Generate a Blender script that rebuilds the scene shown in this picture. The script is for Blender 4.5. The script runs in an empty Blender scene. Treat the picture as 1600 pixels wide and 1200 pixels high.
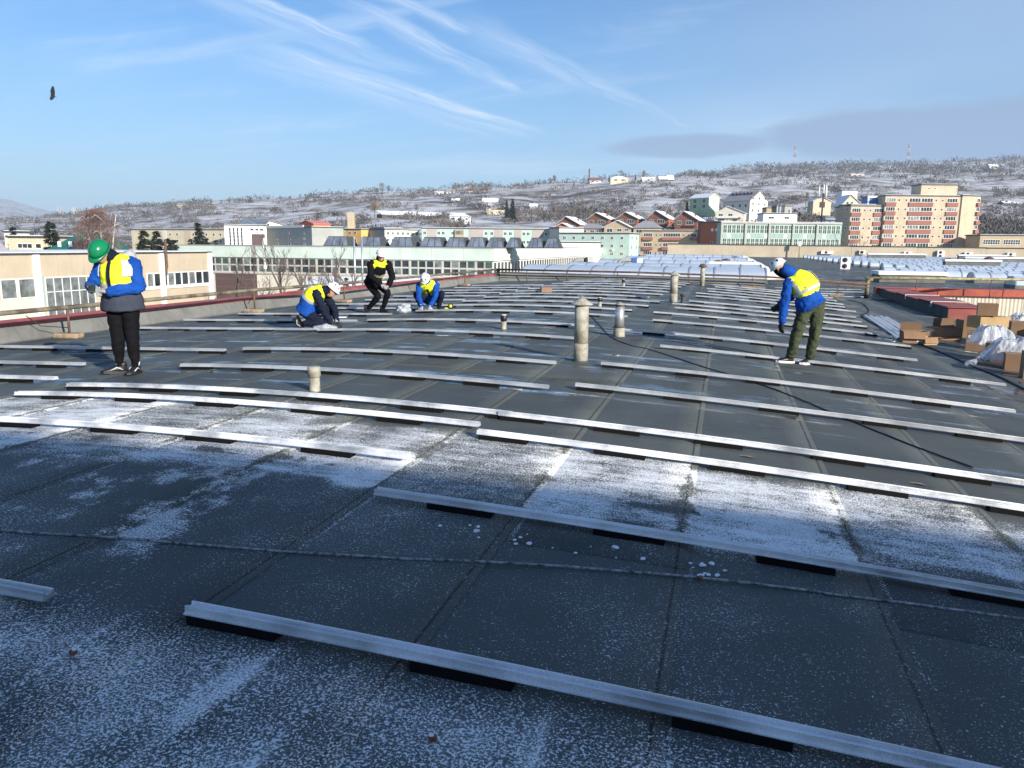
import bpy, bmesh, math, random
from mathutils import Vector, Matrix, noise
R = math.radians
rng = random.Random(7)
S = bpy.context.scene
C = S.collection

# ------------------------------------------------------------------ camera
AX = R(15.11)                       # the hall's long axis (world +Y) against the view direction
FPX, HY, ROLL, CZ = 1203.0, 383.0, R(0.55), 1.6
PT = math.atan((600 - HY) / FPX)
c_right = Vector((math.cos(AX), math.sin(AX), 0)); c_fwd = Vector((-math.sin(AX), math.cos(AX), 0)); Z = Vector((0, 0, 1))
fw = c_fwd * math.cos(PT) - Z * math.sin(PT); upv = c_fwd * math.sin(PT) + Z * math.cos(PT)
cr = c_right * math.cos(ROLL) + upv * math.sin(ROLL); cu = -c_right * math.sin(ROLL) + upv * math.cos(ROLL)
cam = bpy.data.objects.new('camera', bpy.data.cameras.new('camera')); C.objects.link(cam)
m = Matrix((cr, cu, -fw)).transposed().to_4x4(); m.translation = (0, 0, CZ); cam.matrix_world = m
cam.data.sensor_width = 36; cam.data.lens = 36 * FPX / 1600; cam.data.clip_end = 30000; cam.data.clip_start = 0.1
S.camera = cam

# ------------------------------------------------------------------ light
SUN_EL = R(19); sun_h = Vector((0.80, -0.60, 0)).normalized()
sun_dir = (sun_h * math.cos(SUN_EL) + Z * math.sin(SUN_EL))
sl = bpy.data.lights.new('sun', 'SUN'); sl.energy = 5.0; sl.angle = R(0.53); sl.color = (1, 0.93, 0.82)
so = bpy.data.objects.new('sun', sl); C.objects.link(so)
so.rotation_euler = sun_dir.to_track_quat('Z', 'Y').to_euler(); so.location = (30, -30, 40)
S.view_settings.view_transform = 'Standard'; S.view_settings.look = 'None'
S.view_settings.exposure = 0.78; S.view_settings.gamma = 1; S.view_settings.use_curve_mapping = False
try:
    S.cycles.use_denoising = True; S.cycles.max_bounces = 6; S.cycles.volume_bounces = 0; S.cycles.transparent_max_bounces = 8
except Exception: pass

class G:
    """small helper round a node tree"""
    def __init__(s, tree): s.t = tree; s.n = tree.nodes; s.l = tree.links
    def new(s, typ, **kw):
        n = s.n.new(typ)
        for k, v in kw.items(): setattr(n, k, v)
        return n
    def put(s, sock, v):
        if isinstance(v, bpy.types.NodeSocket): s.l.new(v, sock)
        elif v is not None: sock.default_value = v
    def m(s, op, a, b=None, c=None, clamp=False):
        n = s.new('ShaderNodeMath', operation=op, use_clamp=clamp)
        for i, v in enumerate((a, b, c)): s.put(n.inputs[i], v)
        return n.outputs[0]
    def v(s, op, a, b=None):
        n = s.new('ShaderNodeVectorMath', operation=op); s.put(n.inputs[0], a); s.put(n.inputs[1], b)
        return n.outputs[1] if op in ('DOT_PRODUCT', 'LENGTH') else n.outputs[0]
    def mix(s, f, a, b):
        n = s.new('ShaderNodeMix', data_type='RGBA'); s.put(n.inputs[0], f); s.put(n.inputs[6], a); s.put(n.inputs[7], b)
        return n.outputs[2]
    def ss(s, e0, e1, x):
        n = s.new('ShaderNodeMapRange', interpolation_type='SMOOTHSTEP')
        s.put(n.inputs[0], x); s.put(n.inputs[1], e0); s.put(n.inputs[2], e1); return n.outputs[0]
    def noise(s, vec, scale, detail=3, rough=0.55, dist=0.0):
        n = s.new('ShaderNodeTexNoise'); s.put(n.inputs['Vector'], vec); s.put(n.inputs['Scale'], scale)
        n.inputs['Detail'].default_value = detail; n.inputs['Roughness'].default_value = rough; n.inputs['Distortion'].default_value = dist
        return n.outputs[0]
    def comb(s, x, y, z=0.0):
        n = s.new('ShaderNodeCombineXYZ')
        for i, q in enumerate((x, y, z)): s.put(n.inputs[i], q)
        return n.outputs[0]
    def sep(s, v):
        n = s.new('ShaderNodeSeparateXYZ'); s.put(n.inputs[0], v); return n.outputs
    def bump(s, h, strength, dist=0.01):
        n = s.new('ShaderNodeBump'); n.inputs['Strength'].default_value = strength; n.inputs['Distance'].default_value = dist
        s.put(n.inputs['Height'], h); return n.outputs[0]

def pix(px, py):
    x = px - 800; y = 600 - py; c, s = math.cos(ROLL), math.sin(ROLL)
    xr = c * x - s * y; yr = s * x + c * y
    return Vector((xr, FPX * math.cos(PT) + yr * math.sin(PT), -FPX * math.sin(PT) + yr * math.cos(PT))) / FPX
def W(px, py, D):
    """the world point seen at a place of the photograph at D metres ahead of the camera"""
    d = pix(px, py); d = d * (D / d.y)
    return c_right * d.x + c_fwd * d.y + Z * (d.z + CZ)

w = bpy.data.worlds.new('World'); S.world = w; w.use_nodes = True
g = G(w.node_tree); g.n.clear()
sky = g.new('ShaderNodeTexSky', sky_type='NISHITA'); sky.sun_disc = False
sky.sun_elevation = SUN_EL; sky.sun_rotation = math.atan2(sun_h.x, sun_h.y)
sky.altitude = 300; sky.air_density = 1.0; sky.dust_density = 0.4; sky.ozone_density = 1.6
tc = g.new('ShaderNodeTexCoord'); d = tc.outputs['Generated']
# camera-independent sky coordinates: azimuth frame turned so +y is the view's compass heading
dx = g.v('DOT_PRODUCT', d, tuple(c_right)); dy = g.v('DOT_PRODUCT', d, tuple(c_fwd)); dz = g.v('DOT_PRODUCT', d, (0, 0, 1))
den = g.m('ADD', g.m('MAXIMUM', dz, 0.0), 0.06)
X = g.m('DIVIDE', dx, den); Y = g.m('DIVIDE', dy, den)          # a cloud layer overhead
def sp(px, py):
    q = pix(px, py).normalized(); k = max(q.z, 0) + 0.06; return q.x / k, q.y / k
wob = g.noise(g.comb(X, Y), 1.3, 4, 0.6)
wobs = g.m('MULTIPLY', g.m('SUBTRACT', wob, 0.5), 0.5)
mask = None
def streak(p, q, w_up, w_dn, amp, fade=0.25):
    """a cirrus streak between two places in the cloud layer, sharp on one edge"""
    global mask
    a, b = Vector(sp(*p)), Vector(sp(*q)); L = (b - a).length; t = (b - a) / L; nn = Vector((-t.y, t.x))
    al = g.m('ADD', g.m('MULTIPLY', g.m('SUBTRACT', X, a.x), t.x), g.m('MULTIPLY', g.m('SUBTRACT', Y, a.y), t.y))
    ac = g.m('ADD', g.m('MULTIPLY', g.m('SUBTRACT', X, a.x), nn.x), g.m('MULTIPLY', g.m('SUBTRACT', Y, a.y), nn.y))
    ac = g.m('ADD', ac, g.m('MULTIPLY', wobs, 0.35))
    fib = g.noise(g.comb(g.m('MULTIPLY', al, 0.8), g.m('MULTIPLY', ac, 7.0), 3.0 + amp), 1.0, 6, 0.65, 0.4)
    pr = g.m('MULTIPLY', g.ss(-w_dn, 0, ac), g.m('SUBTRACT', 1.0, g.ss(0, w_up, ac)))
    en = g.m('MULTIPLY', g.ss(0, L * fade, al), g.m('SUBTRACT', 1.0, g.ss(L * (1 - fade), L, al)))
    r = g.m('MULTIPLY', g.m('MULTIPLY', pr, en), g.m('MULTIPLY', g.ss(0.3, 0.72, fib), amp))
    mask = r if mask is None else g.m('MAXIMUM', mask, r)
streak((330, 40), (870, 215), 0.22, 0.05, 1.15)
streak((300, 30), (880, 220), 0.60, 0.10, 0.6)
streak((230, -40), (690, 125), 0.22, 0.10, 0.45)
streak((330, -30), (610, 85), 0.10, 0.05, 0.95)
streak((500, -30), (840, 155), 0.16, 0.06, 0.7)
streak((540, -40), (760, 60), 0.10, 0.06, 0.7)
streak((680, 0), (1080, 205), 0.26, 0.10, 0.5)
streak((880, 100), (1110, 215), 0.08, 0.06, 0.42)
th = R(-28); rx = g.m('ADD', g.m('MULTIPLY', X, math.cos(th)), g.m('MULTIPLY', Y, math.sin(th)))
ry = g.m('SUBTRACT', g.m('MULTIPLY', Y, math.cos(th)), g.m('MULTIPLY', X, math.sin(th)))
veil = g.noise(g.comb(g.m('MULTIPLY', rx, 0.45), g.m('MULTIPLY', ry, 1.5), 1.7), 1.0, 6, 0.62, 0.6)
veil = g.m('MULTIPLY', g.ss(0.44, 0.80, veil), 0.46)
vr = g.noise(g.comb(g.m('MULTIPLY', X, 0.35), g.m('MULTIPLY', Y, 0.35), 9.3), 1.0, 2)
right = g.m('MULTIPLY', g.ss(-0.2, 2.2, X), g.m('MULTIPLY', g.ss(0.25, 0.75, vr), 0.38))
cl = g.m('MINIMUM', g.m('MAXIMUM', g.m('MAXIMUM', mask, veil), right), 0.92)
# grey-mauve flat clouds low on the right
el = g.m('ARCSINE', dz); az = g.m('ARCTAN2', dx, dy)
lw = g.m('MULTIPLY', g.m('SUBTRACT', g.noise(g.comb(g.m('MULTIPLY', az, 7.0), g.m('MULTIPLY', el, 26.0)), 1.0, 4), 0.5), 0.9)
def lens(px, py, rx_, ry_, amp):
    q = pix(px, py).normalized(); e0 = math.asin(q.z); a0 = math.atan2(q.x, q.y)
    r = g.m('ADD', g.m('POWER', g.m('DIVIDE', g.m('SUBTRACT', az, a0), rx_), 2.0), g.m('POWER', g.m('DIVIDE', g.m('SUBTRACT', el, e0), ry_), 2.0))
    r = g.m('ADD', g.m('SQRT', r), lw)
    return g.m('MULTIPLY', g.m('SUBTRACT', 1.0, g.ss(0.72, 1.10, r)), amp)
dark = g.m('MAXIMUM', lens(1075, 228, 0.10, 0.016, 0.85), lens(1540, 205, 0.23, 0.037, 0.9))
hs = g.new('ShaderNodeHueSaturation'); hs.inputs['Saturation'].default_value = 1.22; hs.inputs['Value'].default_value = 1.0
g.l.new(sky.outputs[0], hs.inputs['Color'])
low = g.m('SUBTRACT', 1.0, g.ss(-0.02, 0.30, dz))
tint = g.v('MULTIPLY', hs.outputs[0], (0.80, 1.03, 1.27))
col = g.mix(g.m('MULTIPLY', low, 0.6), tint, (3.1, 4.3, 6.3, 1))
col = g.mix(cl, col, (7.0, 8.0, 9.4, 1))
col = g.mix(dark, col, (2.6, 3.55, 5.5, 1))
bg = g.new('ShaderNodeBackground'); g.l.new(col, bg.inputs[0]); bg.inputs[1].default_value = 0.073
out = g.new('ShaderNodeOutputWorld'); g.l.new(bg.outputs[0], out.inputs[0])

# ------------------------------------------------------------------ object helpers
def tag(o, label=None, cat=None, group=None, kind=None):
    if label: o['label'] = label
    if cat: o['category'] = cat
    if group: o['group'] = group
    if kind: o['kind'] = kind
    return o
def empty(name, loc, rz=0.0):
    o = bpy.data.objects.new(name, None); o.empty_display_size = 0.2; C.objects.link(o); o.location = loc; o.rotation_euler = (0, 0, rz); return o
def thing(name, label, cat, loc=(0, 0, 0), rz=0.0, group=None):
    return tag(empty(name, loc, rz), label, cat, group)
def obj(name, me, parent=None, loc=None, rot=None):
    o = bpy.data.objects.new(name, me); C.objects.link(o)
    if parent: o.parent = parent
    if loc is not None: o.location = loc
    if rot is not None: o.rotation_euler = rot
    return o
class MB:
    """collects faces; every face keeps a material"""
    def __init__(s): s.v = []; s.f = []; s.mi = []; s.mats = []; s.sm = []
    def _m(s, mat):
        if mat not in s.mats: s.mats.append(mat)
        return s.mats.index(mat)
    def add(s, vs, fs, mat, smooth=False):
        o = len(s.v); s.v += [tuple(p) for p in vs]; k = s._m(mat)
        for f in fs: s.f.append([i + o for i in f]); s.mi.append(k); s.sm.append(smooth)
        return s
    def box(s, x0, x1, y0, y1, z0, z1, mat, M=None):
        vs = [Vector((x, y, z)) for z in (z0, z1) for y in (y0, y1) for x in (x0, x1)]
        if M: vs = [M @ q for q in vs]
        return s.add(vs, [(0, 2, 3, 1), (4, 5, 7, 6), (0, 1, 5, 4), (2, 6, 7, 3), (0, 4, 6, 2), (1, 3, 7, 5)], mat)
    def prism(s, poly, y0, y1, mat, M=None):
        """a polygon in x-z extruded along y"""
        n = len(poly); vs = [Vector((x, y0, z)) for x, z in poly] + [Vector((x, y1, z)) for x, z in poly]
        if M: vs = [M @ q for q in vs]
        fs = [tuple(range(n)), tuple(range(2 * n - 1, n - 1, -1))] + [(i, i + n, (i + 1) % n + n, (i + 1) % n) for i in range(n)]
        return s.add(vs, fs, mat)
    def tube(s, pts, rad, mat, n=8, cap=True, smooth=True):
        pts = [Vector(p) for p in pts]; N = len(pts)
        if not isinstance(rad, (list, tuple)): rad = [rad] * N
        vs = []; prev = None
        for i, p in enumerate(pts):
            t = (pts[min(i + 1, N - 1)] - pts[max(i - 1, 0)]).normalized()
            ref = prev if prev is not None else (Vector((0, 0, 1)) if abs(t.z) < 0.9 else Vector((1, 0, 0)))
            a = (ref - t * ref.dot(t)).normalized(); prev = a; b = t.cross(a)
            for k in range(n):
                q = 2 * math.pi * k / n; vs.append(p + (a * math.cos(q) + b * math.sin(q)) * rad[i])
        fs = [(i * n + k, i * n + (k + 1) % n, (i + 1) * n + (k + 1) % n, (i + 1) * n + k) for i in range(N - 1) for k in range(n)]
        if cap: fs += [tuple(range(n - 1, -1, -1)), tuple(range((N - 1) * n, N * n))]
        return s.add(vs, fs, mat, smooth)
    def lathe(s, prof, mat, n=16, smooth=True, c=(0, 0, 0)):
        vs = [(c[0] + r * math.cos(2 * math.pi * k / n), c[1] + r * math.sin(2 * math.pi * k / n), c[2] + z) for r, z in prof for k in range(n)]
        fs = [(i * n + k, i * n + (k + 1) % n, (i + 1) * n + (k + 1) % n, (i + 1) * n + k) for i in range(len(prof) - 1) for k in range(n)]
        fs += [tuple(range(n - 1, -1, -1)), tuple(range((len(prof) - 1) * n, len(prof) * n))]
        return s.add(vs, fs, mat, smooth)
    def mesh(s, name):
        me = bpy.data.meshes.new(name); me.from_pydata(s.v, [], s.f)
        for mt in s.mats: me.materials.append(mt)
        me.polygons.foreach_set('material_index', s.mi); me.polygons.foreach_set('use_smooth', s.sm); me.update(); return me
    def build(s, name, parent=None, loc=None, rot=None): return obj(name, s.mesh(name), parent, loc, rot)

# ------------------------------------------------------------------ materials
def mat(name, col, rough=0.7, metal=0.0, var=0.25, vs=1.5, bump=0.0, bs=20.0, fine=0.0, spec=None, coords='OBJECT', col2=None, trans=0, alpha=None, streak=0.0, stsc=1.0):
    M = bpy.data.materials.new(name); M.use_nodes = True; q = G(M.node_tree); b = q.n['Principled BSDF']
    co = q.new('ShaderNodeTexCoord').outputs['Object'] if coords == 'OBJECT' else q.new('ShaderNodeNewGeometry').outputs['Position']
    n1 = q.noise(co, vs, 5, 0.6)
    f = q.ss(0.30, 0.70, n1)
    c1 = tuple(min(1, c * (1 + var)) for c in col) + (1,); c2 = tuple(c * (1 - var) for c in (col2 or col)) + (1,)
    cc = q.mix(f, c2, c1)
    if streak:                         # rain-washed dirt running down the face
        sx = q.sep(co); sv = q.noise(q.comb(q.m('MULTIPLY', q.m('ADD', sx[0], sx[1]), stsc), 0.0, q.m('MULTIPLY', sx[2], 0.07 * stsc)), 2.6, 4, 0.6)
        cc = q.mix(q.m('MULTIPLY', q.ss(0.52, 0.78, sv), streak), cc, tuple(c * 0.45 for c in col) + (1,))
    if fine: cc = q.mix(q.m('MULTIPLY', q.noise(co, bs, 2), fine), cc, (0.02, 0.02, 0.02, 1))
    q.l.new(cc, b.inputs['Base Color'])
    b.inputs['Roughness'].default_value = rough; b.inputs['Metallic'].default_value = metal
    if spec is not None: b.inputs['Specular IOR Level'].default_value = spec
    if trans: b.inputs['Transmission Weight'].default_value = trans
    if alpha is not None: b.inputs['Alpha'].default_value = alpha
    if bump: q.l.new(q.bump(q.noise(co, bs, 4, 0.6), bump, 0.01), b.inputs['Normal'])
    return M
def cloth(name, col, rough=0.85, sc=16, st=0.5):
    return mat(name, col, rough, var=0.18, vs=5, bump=st, bs=sc, spec=0.12)
K = {}
def alu_frosted():
    M = bpy.data.materials.new('frosted_aluminium'); M.use_nodes = True; q = G(M.node_tree); b = q.n['Principled BSDF']; P = q.new('ShaderNodeNewGeometry').outputs['Position']; s = q.sep(P)
    n1 = q.noise(q.comb(q.m('MULTIPLY', s[0], 1.0), s[1], s[2]), 2.2, 4, 0.6); n2 = q.noise(P, 170.0, 2, 0.6)
    fr = q.m('MULTIPLY', q.ss(0.36, 0.62, q.m('ADD', q.m('MULTIPLY', n1, 0.6), q.m('MULTIPLY', n2, 0.4))), q.m('SUBTRACT', 1.0, q.m('MULTIPLY', q.ss(6.0, 9.0, s[1]), 0.7)))
    q.l.new(q.mix(fr, (0.60, 0.61, 0.62, 1), (0.84, 0.86, 0.90, 1)), b.inputs['Base Color']); q.l.new(q.m('SUBTRACT', 0.78, q.m('MULTIPLY', fr, 0.72)), b.inputs['Metallic']); q.l.new(q.m('ADD', 0.30, q.m('MULTIPLY', fr, 0.5)), b.inputs['Roughness'])
    q.l.new(q.bump(n2, 0.25, 0.002), b.inputs['Normal']); return M
K['alu'] = alu_frosted()
K['rubber'] = mat('black_rubber', (0.006, 0.006, 0.007), 0.8, spec=0.15, var=0.3, bump=0.4, bs=90)
K['bitumen'] = mat('bitumen_upstand', (0.17, 0.17, 0.155), 0.9, var=0.22, vs=1.2, bump=0.3, bs=60, streak=0.5)
K['bitdark'] = mat('dark_membrane', (0.055, 0.062, 0.066), 0.8, var=0.3, vs=2, bump=0.3, bs=70)
K['redmetal'] = mat('red_coping', (0.30, 0.075, 0.06), 0.55, 0.0, 0.3, 1.3, 0.1, 8, streak=0.4)
K['rust'] = mat('rusty_steel', (0.14, 0.085, 0.06), 0.8, 0.2, 0.35, 6, 0.3, 40)
K['pipe'] = mat('weathered_pipe', (0.23, 0.20, 0.14), 0.65, 0.2, 0.35, 3, 0.2, 30, col2=(0.13, 0.10, 0.07))
K['pipeyel'] = mat('yellowed_pipe', (0.30, 0.27, 0.13), 0.6, 0.0, 0.35, 5, 0.2, 30, col2=(0.25, 0.2, 0.1))
K['concrete'] = mat('concrete', (0.36, 0.34, 0.31), 0.9, var=0.25, vs=3, bump=0.4, bs=40)
K['footing'] = mat('earthy_concrete', (0.27, 0.20, 0.13), 0.95, var=0.35, vs=8, bump=0.6, bs=30)
K['asbestos'] = mat('fibre_cement', (0.36, 0.35, 0.30), 0.85, var=0.28, vs=7, bump=0.35, bs=50, streak=0.85, stsc=9.0, col2=(0.30, 0.27, 0.20))
K['galv'] = mat('galvanised', (0.55, 0.56, 0.57), 0.4, 0.7, 0.2, 8, 0.1, 20)
K['cable'] = mat('black_cable', (0.012, 0.012, 0.014), 0.5)
K['ropegrey'] = mat('frosted_cable', (0.26, 0.27, 0.28), 0.85, var=0.75, vs=30, bump=0.4, bs=90, coords='W')
K['card'] = mat('cardboard', (0.26, 0.155, 0.088), 0.85, var=0.12, vs=3, bump=0.1, bs=40)  # darkened to paint in the boxes' unlit fronts; the yellow copy stays light
K['card2'] = mat('cardboard_yellow', (0.40, 0.27, 0.13), 0.85, var=0.12, vs=3, bump=0.1, bs=40)
K['cardin'] = mat('cardboard_inside', (0.19, 0.115, 0.065), 0.9, var=0.12, vs=3)
K['label'] = mat('white_label', (0.75, 0.77, 0.8), 0.6, var=0.05)
K['labelblue'] = mat('blue_print', (0.06, 0.2, 0.42), 0.6, var=0.05)
K['poly'] = mat('frosted_polycarbonate', (0.50, 0.57, 0.66), 0.42, var=0.12, vs=0.6, bump=0.05, bs=8, coords='W')
K['polyend'] = mat('white_end_panel', (0.72, 0.73, 0.70), 0.6, var=0.1, vs=1)
K['polyrib'] = mat('rib_grey', (0.26, 0.30, 0.36), 0.6, var=0.2)
K['snow'] = mat('snow_cover', (0.82, 0.84, 0.88), 0.85, var=0.05, vs=2, bump=0.3, bs=5)
K['white'] = mat('white_paint', (0.74, 0.74, 0.72), 0.5, var=0.08, vs=2, streak=0.2)
K['pane'] = mat('window_glass', (0.035, 0.045, 0.05), 0.12, var=0.6, vs=0.7, coords='W')
K['panegrey'] = mat('dusty_glass', (0.16, 0.18, 0.18), 0.25, var=0.5, vs=0.9, coords='W')
K['panegreen'] = mat('green_glass', (0.05, 0.085, 0.08), 0.15, var=0.5, vs=0.5, coords='W')
K['dark'] = mat('dark_void', (0.02, 0.02, 0.022), 0.8)
K['black'] = mat('black_plastic', (0.015, 0.015, 0.017), 0.45)
K['skin'] = mat('skin', (0.52, 0.27, 0.19), 0.55, var=0.1, vs=14)
# ------------------------------------------------------------------ roof surface
def prof(u):
    if u < -7.2: return -0.0761 - 0.03 * (-7.2 - u)
    if u > 4.4: return -0.4932 - 0.075 * (u - 4.4)
    q = u + 4.4745; return -0.009374 * q * q + 0.0003507 * q ** 3
def lump(x, y): return 0.007 * noise.noise(Vector((x * 0.9, y * 0.45, 0))) + 0.004 * noise.noise(Vector((x * 2.3, y * 1.4, 5)))
def zr(x, y): return prof(x) + lump(x, y) + 0.012
def roofpt(px, py):
    """where the line of sight through a place of the photograph meets the hall's roof"""
    dd = pix(px, py); wd = c_right * dd.x + c_fwd * dd.y + Z * dd.z; t = 1.0
    while t < 300:
        p = wd * t + Vector((0, 0, CZ))
        if p.z < prof(p.x) + 0.012: return p
        t += 0.02

SEAM0, SEAMW = -0.16, 1.02
def membrane():
    M = bpy.data.materials.new('frosted_bitumen_felt'); M.use_nodes = True; q = G(M.node_tree); b = q.n['Principled BSDF']
    P = q.new('ShaderNodeNewGeometry').outputs['Position']; s = q.sep(P); x, y = s[0], s[1]
    sheetx = q.m('FLOOR', q.m('DIVIDE', q.m('SUBTRACT', x, SEAM0), SEAMW))
    frac = q.m('FRACT', q.m('DIVIDE', q.m('SUBTRACT', x, SEAM0), SEAMW))
    edge = q.m('MINIMUM', frac, q.m('SUBTRACT', 1.0, frac))                # 0 at a seam, in sheet widths
    wn = q.new('ShaderNodeTexWhiteNoise', noise_dimensions='1D'); q.put(wn.inputs['W'], sheetx); sr = wn.outputs[0]
    big = q.noise(q.comb(x, y, 0.0), 0.55, 4, 0.6); mid = q.noise(q.comb(x, q.m('MULTIPLY', y, 0.7), 4.0), 2.2, 5, 0.62)
    stx = q.noise(q.comb(q.m('MULTIPLY', x, 5.5), q.m('MULTIPLY', y, 0.55), 2.0), 1.0, 4, 0.6)   # streaks along the hall
    sty = q.noise(q.comb(q.m('MULTIPLY', x, 0.35), q.m('MULTIPLY', y, 2.4), 8.0), 1.0, 5, 0.62)  # streaks along the rails
    brush = q.noise(q.comb(q.m('MULTIPLY', x, 2.6), q.m('MULTIPLY', y, 9.0), 3.0), 1.0, 5, 0.7)  # the wind-swept texture
    fine = q.noise(P, 95.0, 3, 0.6); fine2 = q.noise(P, 260.0, 2, 0.5)
    nb = q.m('SUBTRACT', big, 0.5); nm = q.m('SUBTRACT', mid, 0.5)
    yw = q.m('ADD', y, q.m('ADD', q.m('MULTIPLY', nb, 1.3), q.m('MULTIPLY', q.m('SUBTRACT', sr, 0.5), 0.5)))
    # the strip that the sun has only just reached, still white; ends at the laps of the sheets
    band = q.m('MULTIPLY', q.ss(4.2, 4.6, yw), q.m('SUBTRACT', 1.0, q.ss(5.9, 6.3, yw)))
    leftb = q.m('MULTIPLY', q.ss(5.6, 6.2, yw), q.m('MULTIPLY', q.m('SUBTRACT', 1.0, q.ss(6.4, 7.0, yw)), q.m('SUBTRACT', 1.0, q.ss(-3.6, -3.0, x))))
    band = q.m('MAXIMUM', band, q.m('MULTIPLY', leftb, 0.9))
    bandd = q.m('MULTIPLY', band, q.m('ADD', 0.60, q.m('ADD', q.m('MULTIPLY', nm, 1.0), q.m('MULTIPLY', q.m('SUBTRACT', brush, 0.5), 1.1))))
    clear = q.ss(0.0, 0.05, q.m('ADD', edge, q.m('MULTIPLY', nm, 0.35)))
    lap = q.m('ABSOLUTE', q.m('SUBTRACT', q.m('ADD', y, q.m('MULTIPLY', nm, 0.12)), 4.98)); lap = q.m('MAXIMUM', q.ss(0.02, 0.09, lap), q.ss(0.40, 0.46, mid))
    bandd = q.m('MULTIPLY', bandd, q.m('MULTIPLY', q.m('ADD', 0.55, q.m('MULTIPLY', clear, 0.45)), q.m('ADD', 0.45, q.m('MULTIPLY', lap, 0.55))))
    wn3 = q.new('ShaderNodeTexWhiteNoise', noise_dimensions='2D'); q.put(wn3.inputs['Vector'], q.comb(sheetx, q.m('FLOOR', q.m('ADD', q.m('DIVIDE', y, 1.9), q.m('MULTIPLY', sr, 3.0))))); s3 = wn3.outputs[0]
    bandd = q.m('MULTIPLY', bandd, q.m('ADD', 0.62, q.m('MULTIPLY', s3, 0.5)))
    near = q.m('SUBTRACT', 1.0, q.ss(2.35, 2.95, q.m('ADD', y, q.m('MULTIPLY', nm, 0.6))))
    shade = q.m('SUBTRACT', 1.0, q.ss(4.3, 5.0, yw))
    speck = q.m('MULTIPLY', shade, q.m('ADD', 0.19, q.m('ADD', q.m('MULTIPLY', nb, 0.8), q.m('MULTIPLY', nm, 0.45))))
    nearD = q.m('MULTIPLY', near, q.m('ADD', 0.43, q.m('ADD', q.m('MULTIPLY', q.ss(0.52, 0.70, stx), 0.20), q.m('MULTIPLY', nm, 0.75))))
    nearD = q.m('MULTIPLY', nearD, q.m('SUBTRACT', 1.0, q.m('MULTIPLY', q.ss(-0.6, 1.4, q.m('ADD', x, nm)), 0.38)))
    leftp = q.m('MULTIPLY', q.m('SUBTRACT', 1.0, q.ss(-2.9, -2.4, q.m('ADD', x, nm))), q.m('MULTIPLY', shade, q.ss(0.45, 0.62, mid)))
    ridge = q.m('MULTIPLY', q.m('MULTIPLY', shade, 0.42), q.m('MULTIPLY', q.m('SUBTRACT', 1.0, q.ss(0.0, 0.05, q.m('ABSOLUTE', q.m('SUBTRACT', frac, 0.07)))), q.ss(0.45, 0.6, stx)))
    far = q.m('MULTIPLY', q.ss(6.2, 7.5, y), q.m('MULTIPLY', q.ss(0.56, 0.74, sty), q.m('MULTIPLY', q.ss(0.42, 0.62, mid), 0.78)))
    D = q.m('MAXIMUM', q.m('MAXIMUM', bandd, q.m('MAXIMUM', speck, nearD)), q.m('MAXIMUM', q.m('MAXIMUM', far, ridge), q.m('MULTIPLY', leftp, 0.56)))
    D = q.m('MINIMUM', q.m('MAXIMUM', D, 0.0), 1.0)
    thr = q.m('SUBTRACT', 0.665, q.m('MULTIPLY', D, 0.33))
    gr = q.m('ADD', q.m('MULTIPLY', fine, 0.72), q.m('MULTIPLY', fine2, 0.28))
    F = q.ss(q.m('SUBTRACT', thr, 0.03), q.m('ADD', thr, 0.06), gr)
    powder = q.m('MULTIPLY', q.ss(0.34, 0.80, D), q.ss(0.25, 0.7, q.m('ADD', q.m('MULTIPLY', brush, 0.5), q.m('MULTIPLY', stx, 0.5))))
    F = q.m('MAXIMUM', F, q.m('MULTIPLY', powder, 0.55))
    # felt
    wet = q.m('MULTIPLY', q.ss(0.50, 0.60, q.m('ADD', q.m('MULTIPLY', sty, 0.75), q.m('MULTIPLY', mid, 0.25))), q.ss(6.0, 8.0, yw))
    tone = q.mix(q.ss(0.35, 0.65, big), (0.066, 0.080, 0.074, 1), (0.118, 0.140, 0.127, 1))
    wn2 = q.new('ShaderNodeTexWhiteNoise', noise_dimensions='2D'); q.put(wn2.inputs['Vector'], q.comb(sheetx, q.m('FLOOR', q.m('ADD', q.m('DIVIDE', y, 8.4), sr)))); sr2 = wn2.outputs[0]
    tone = q.mix(q.m('MULTIPLY', sr2, 0.5), tone, (0.05, 0.055, 0.056, 1)); tone = q.mix(q.m('MULTIPLY', q.ss(0.45, 0.75, mid), 0.4), tone, (0.12, 0.128, 0.112, 1))
    tone = q.mix(q.m('MULTIPLY', fine2, 0.7), tone, (0.045, 0.05, 0.055, 1))
    tone = q.mix(q.m('SUBTRACT', 1.0, q.ss(0.003, 0.011, edge)), tone, (0.012, 0.012, 0.013, 1))      # bled bitumen at the laps
    tone = q.mix(q.m('MULTIPLY', wet, 0.45), tone, (0.022, 0.025, 0.028, 1))
    q.l.new(q.mix(F, tone, (0.86, 0.88, 0.90, 1)), b.inputs['Base Color'])
    rg = q.m('SUBTRACT', 0.72, q.m('MULTIPLY', wet, 0.58)); q.l.new(q.m('ADD', rg, q.m('MULTIPLY', F, 0.15)), b.inputs['Roughness'])
    hgt = q.m('ADD', q.m('MULTIPLY', fine2, 0.35), q.m('ADD', q.m('MULTIPLY', F, 0.5), q.m('MULTIPLY', mid, 0.8)))
    hgt = q.m('MULTIPLY', hgt, q.m('SUBTRACT', 1.0, q.m('MULTIPLY', wet, 0.95)))
    q.l.new(q.bump(hgt, 0.55, 0.006), b.inputs['Normal'])
    return M
K['felt'] = membrane()

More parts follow.
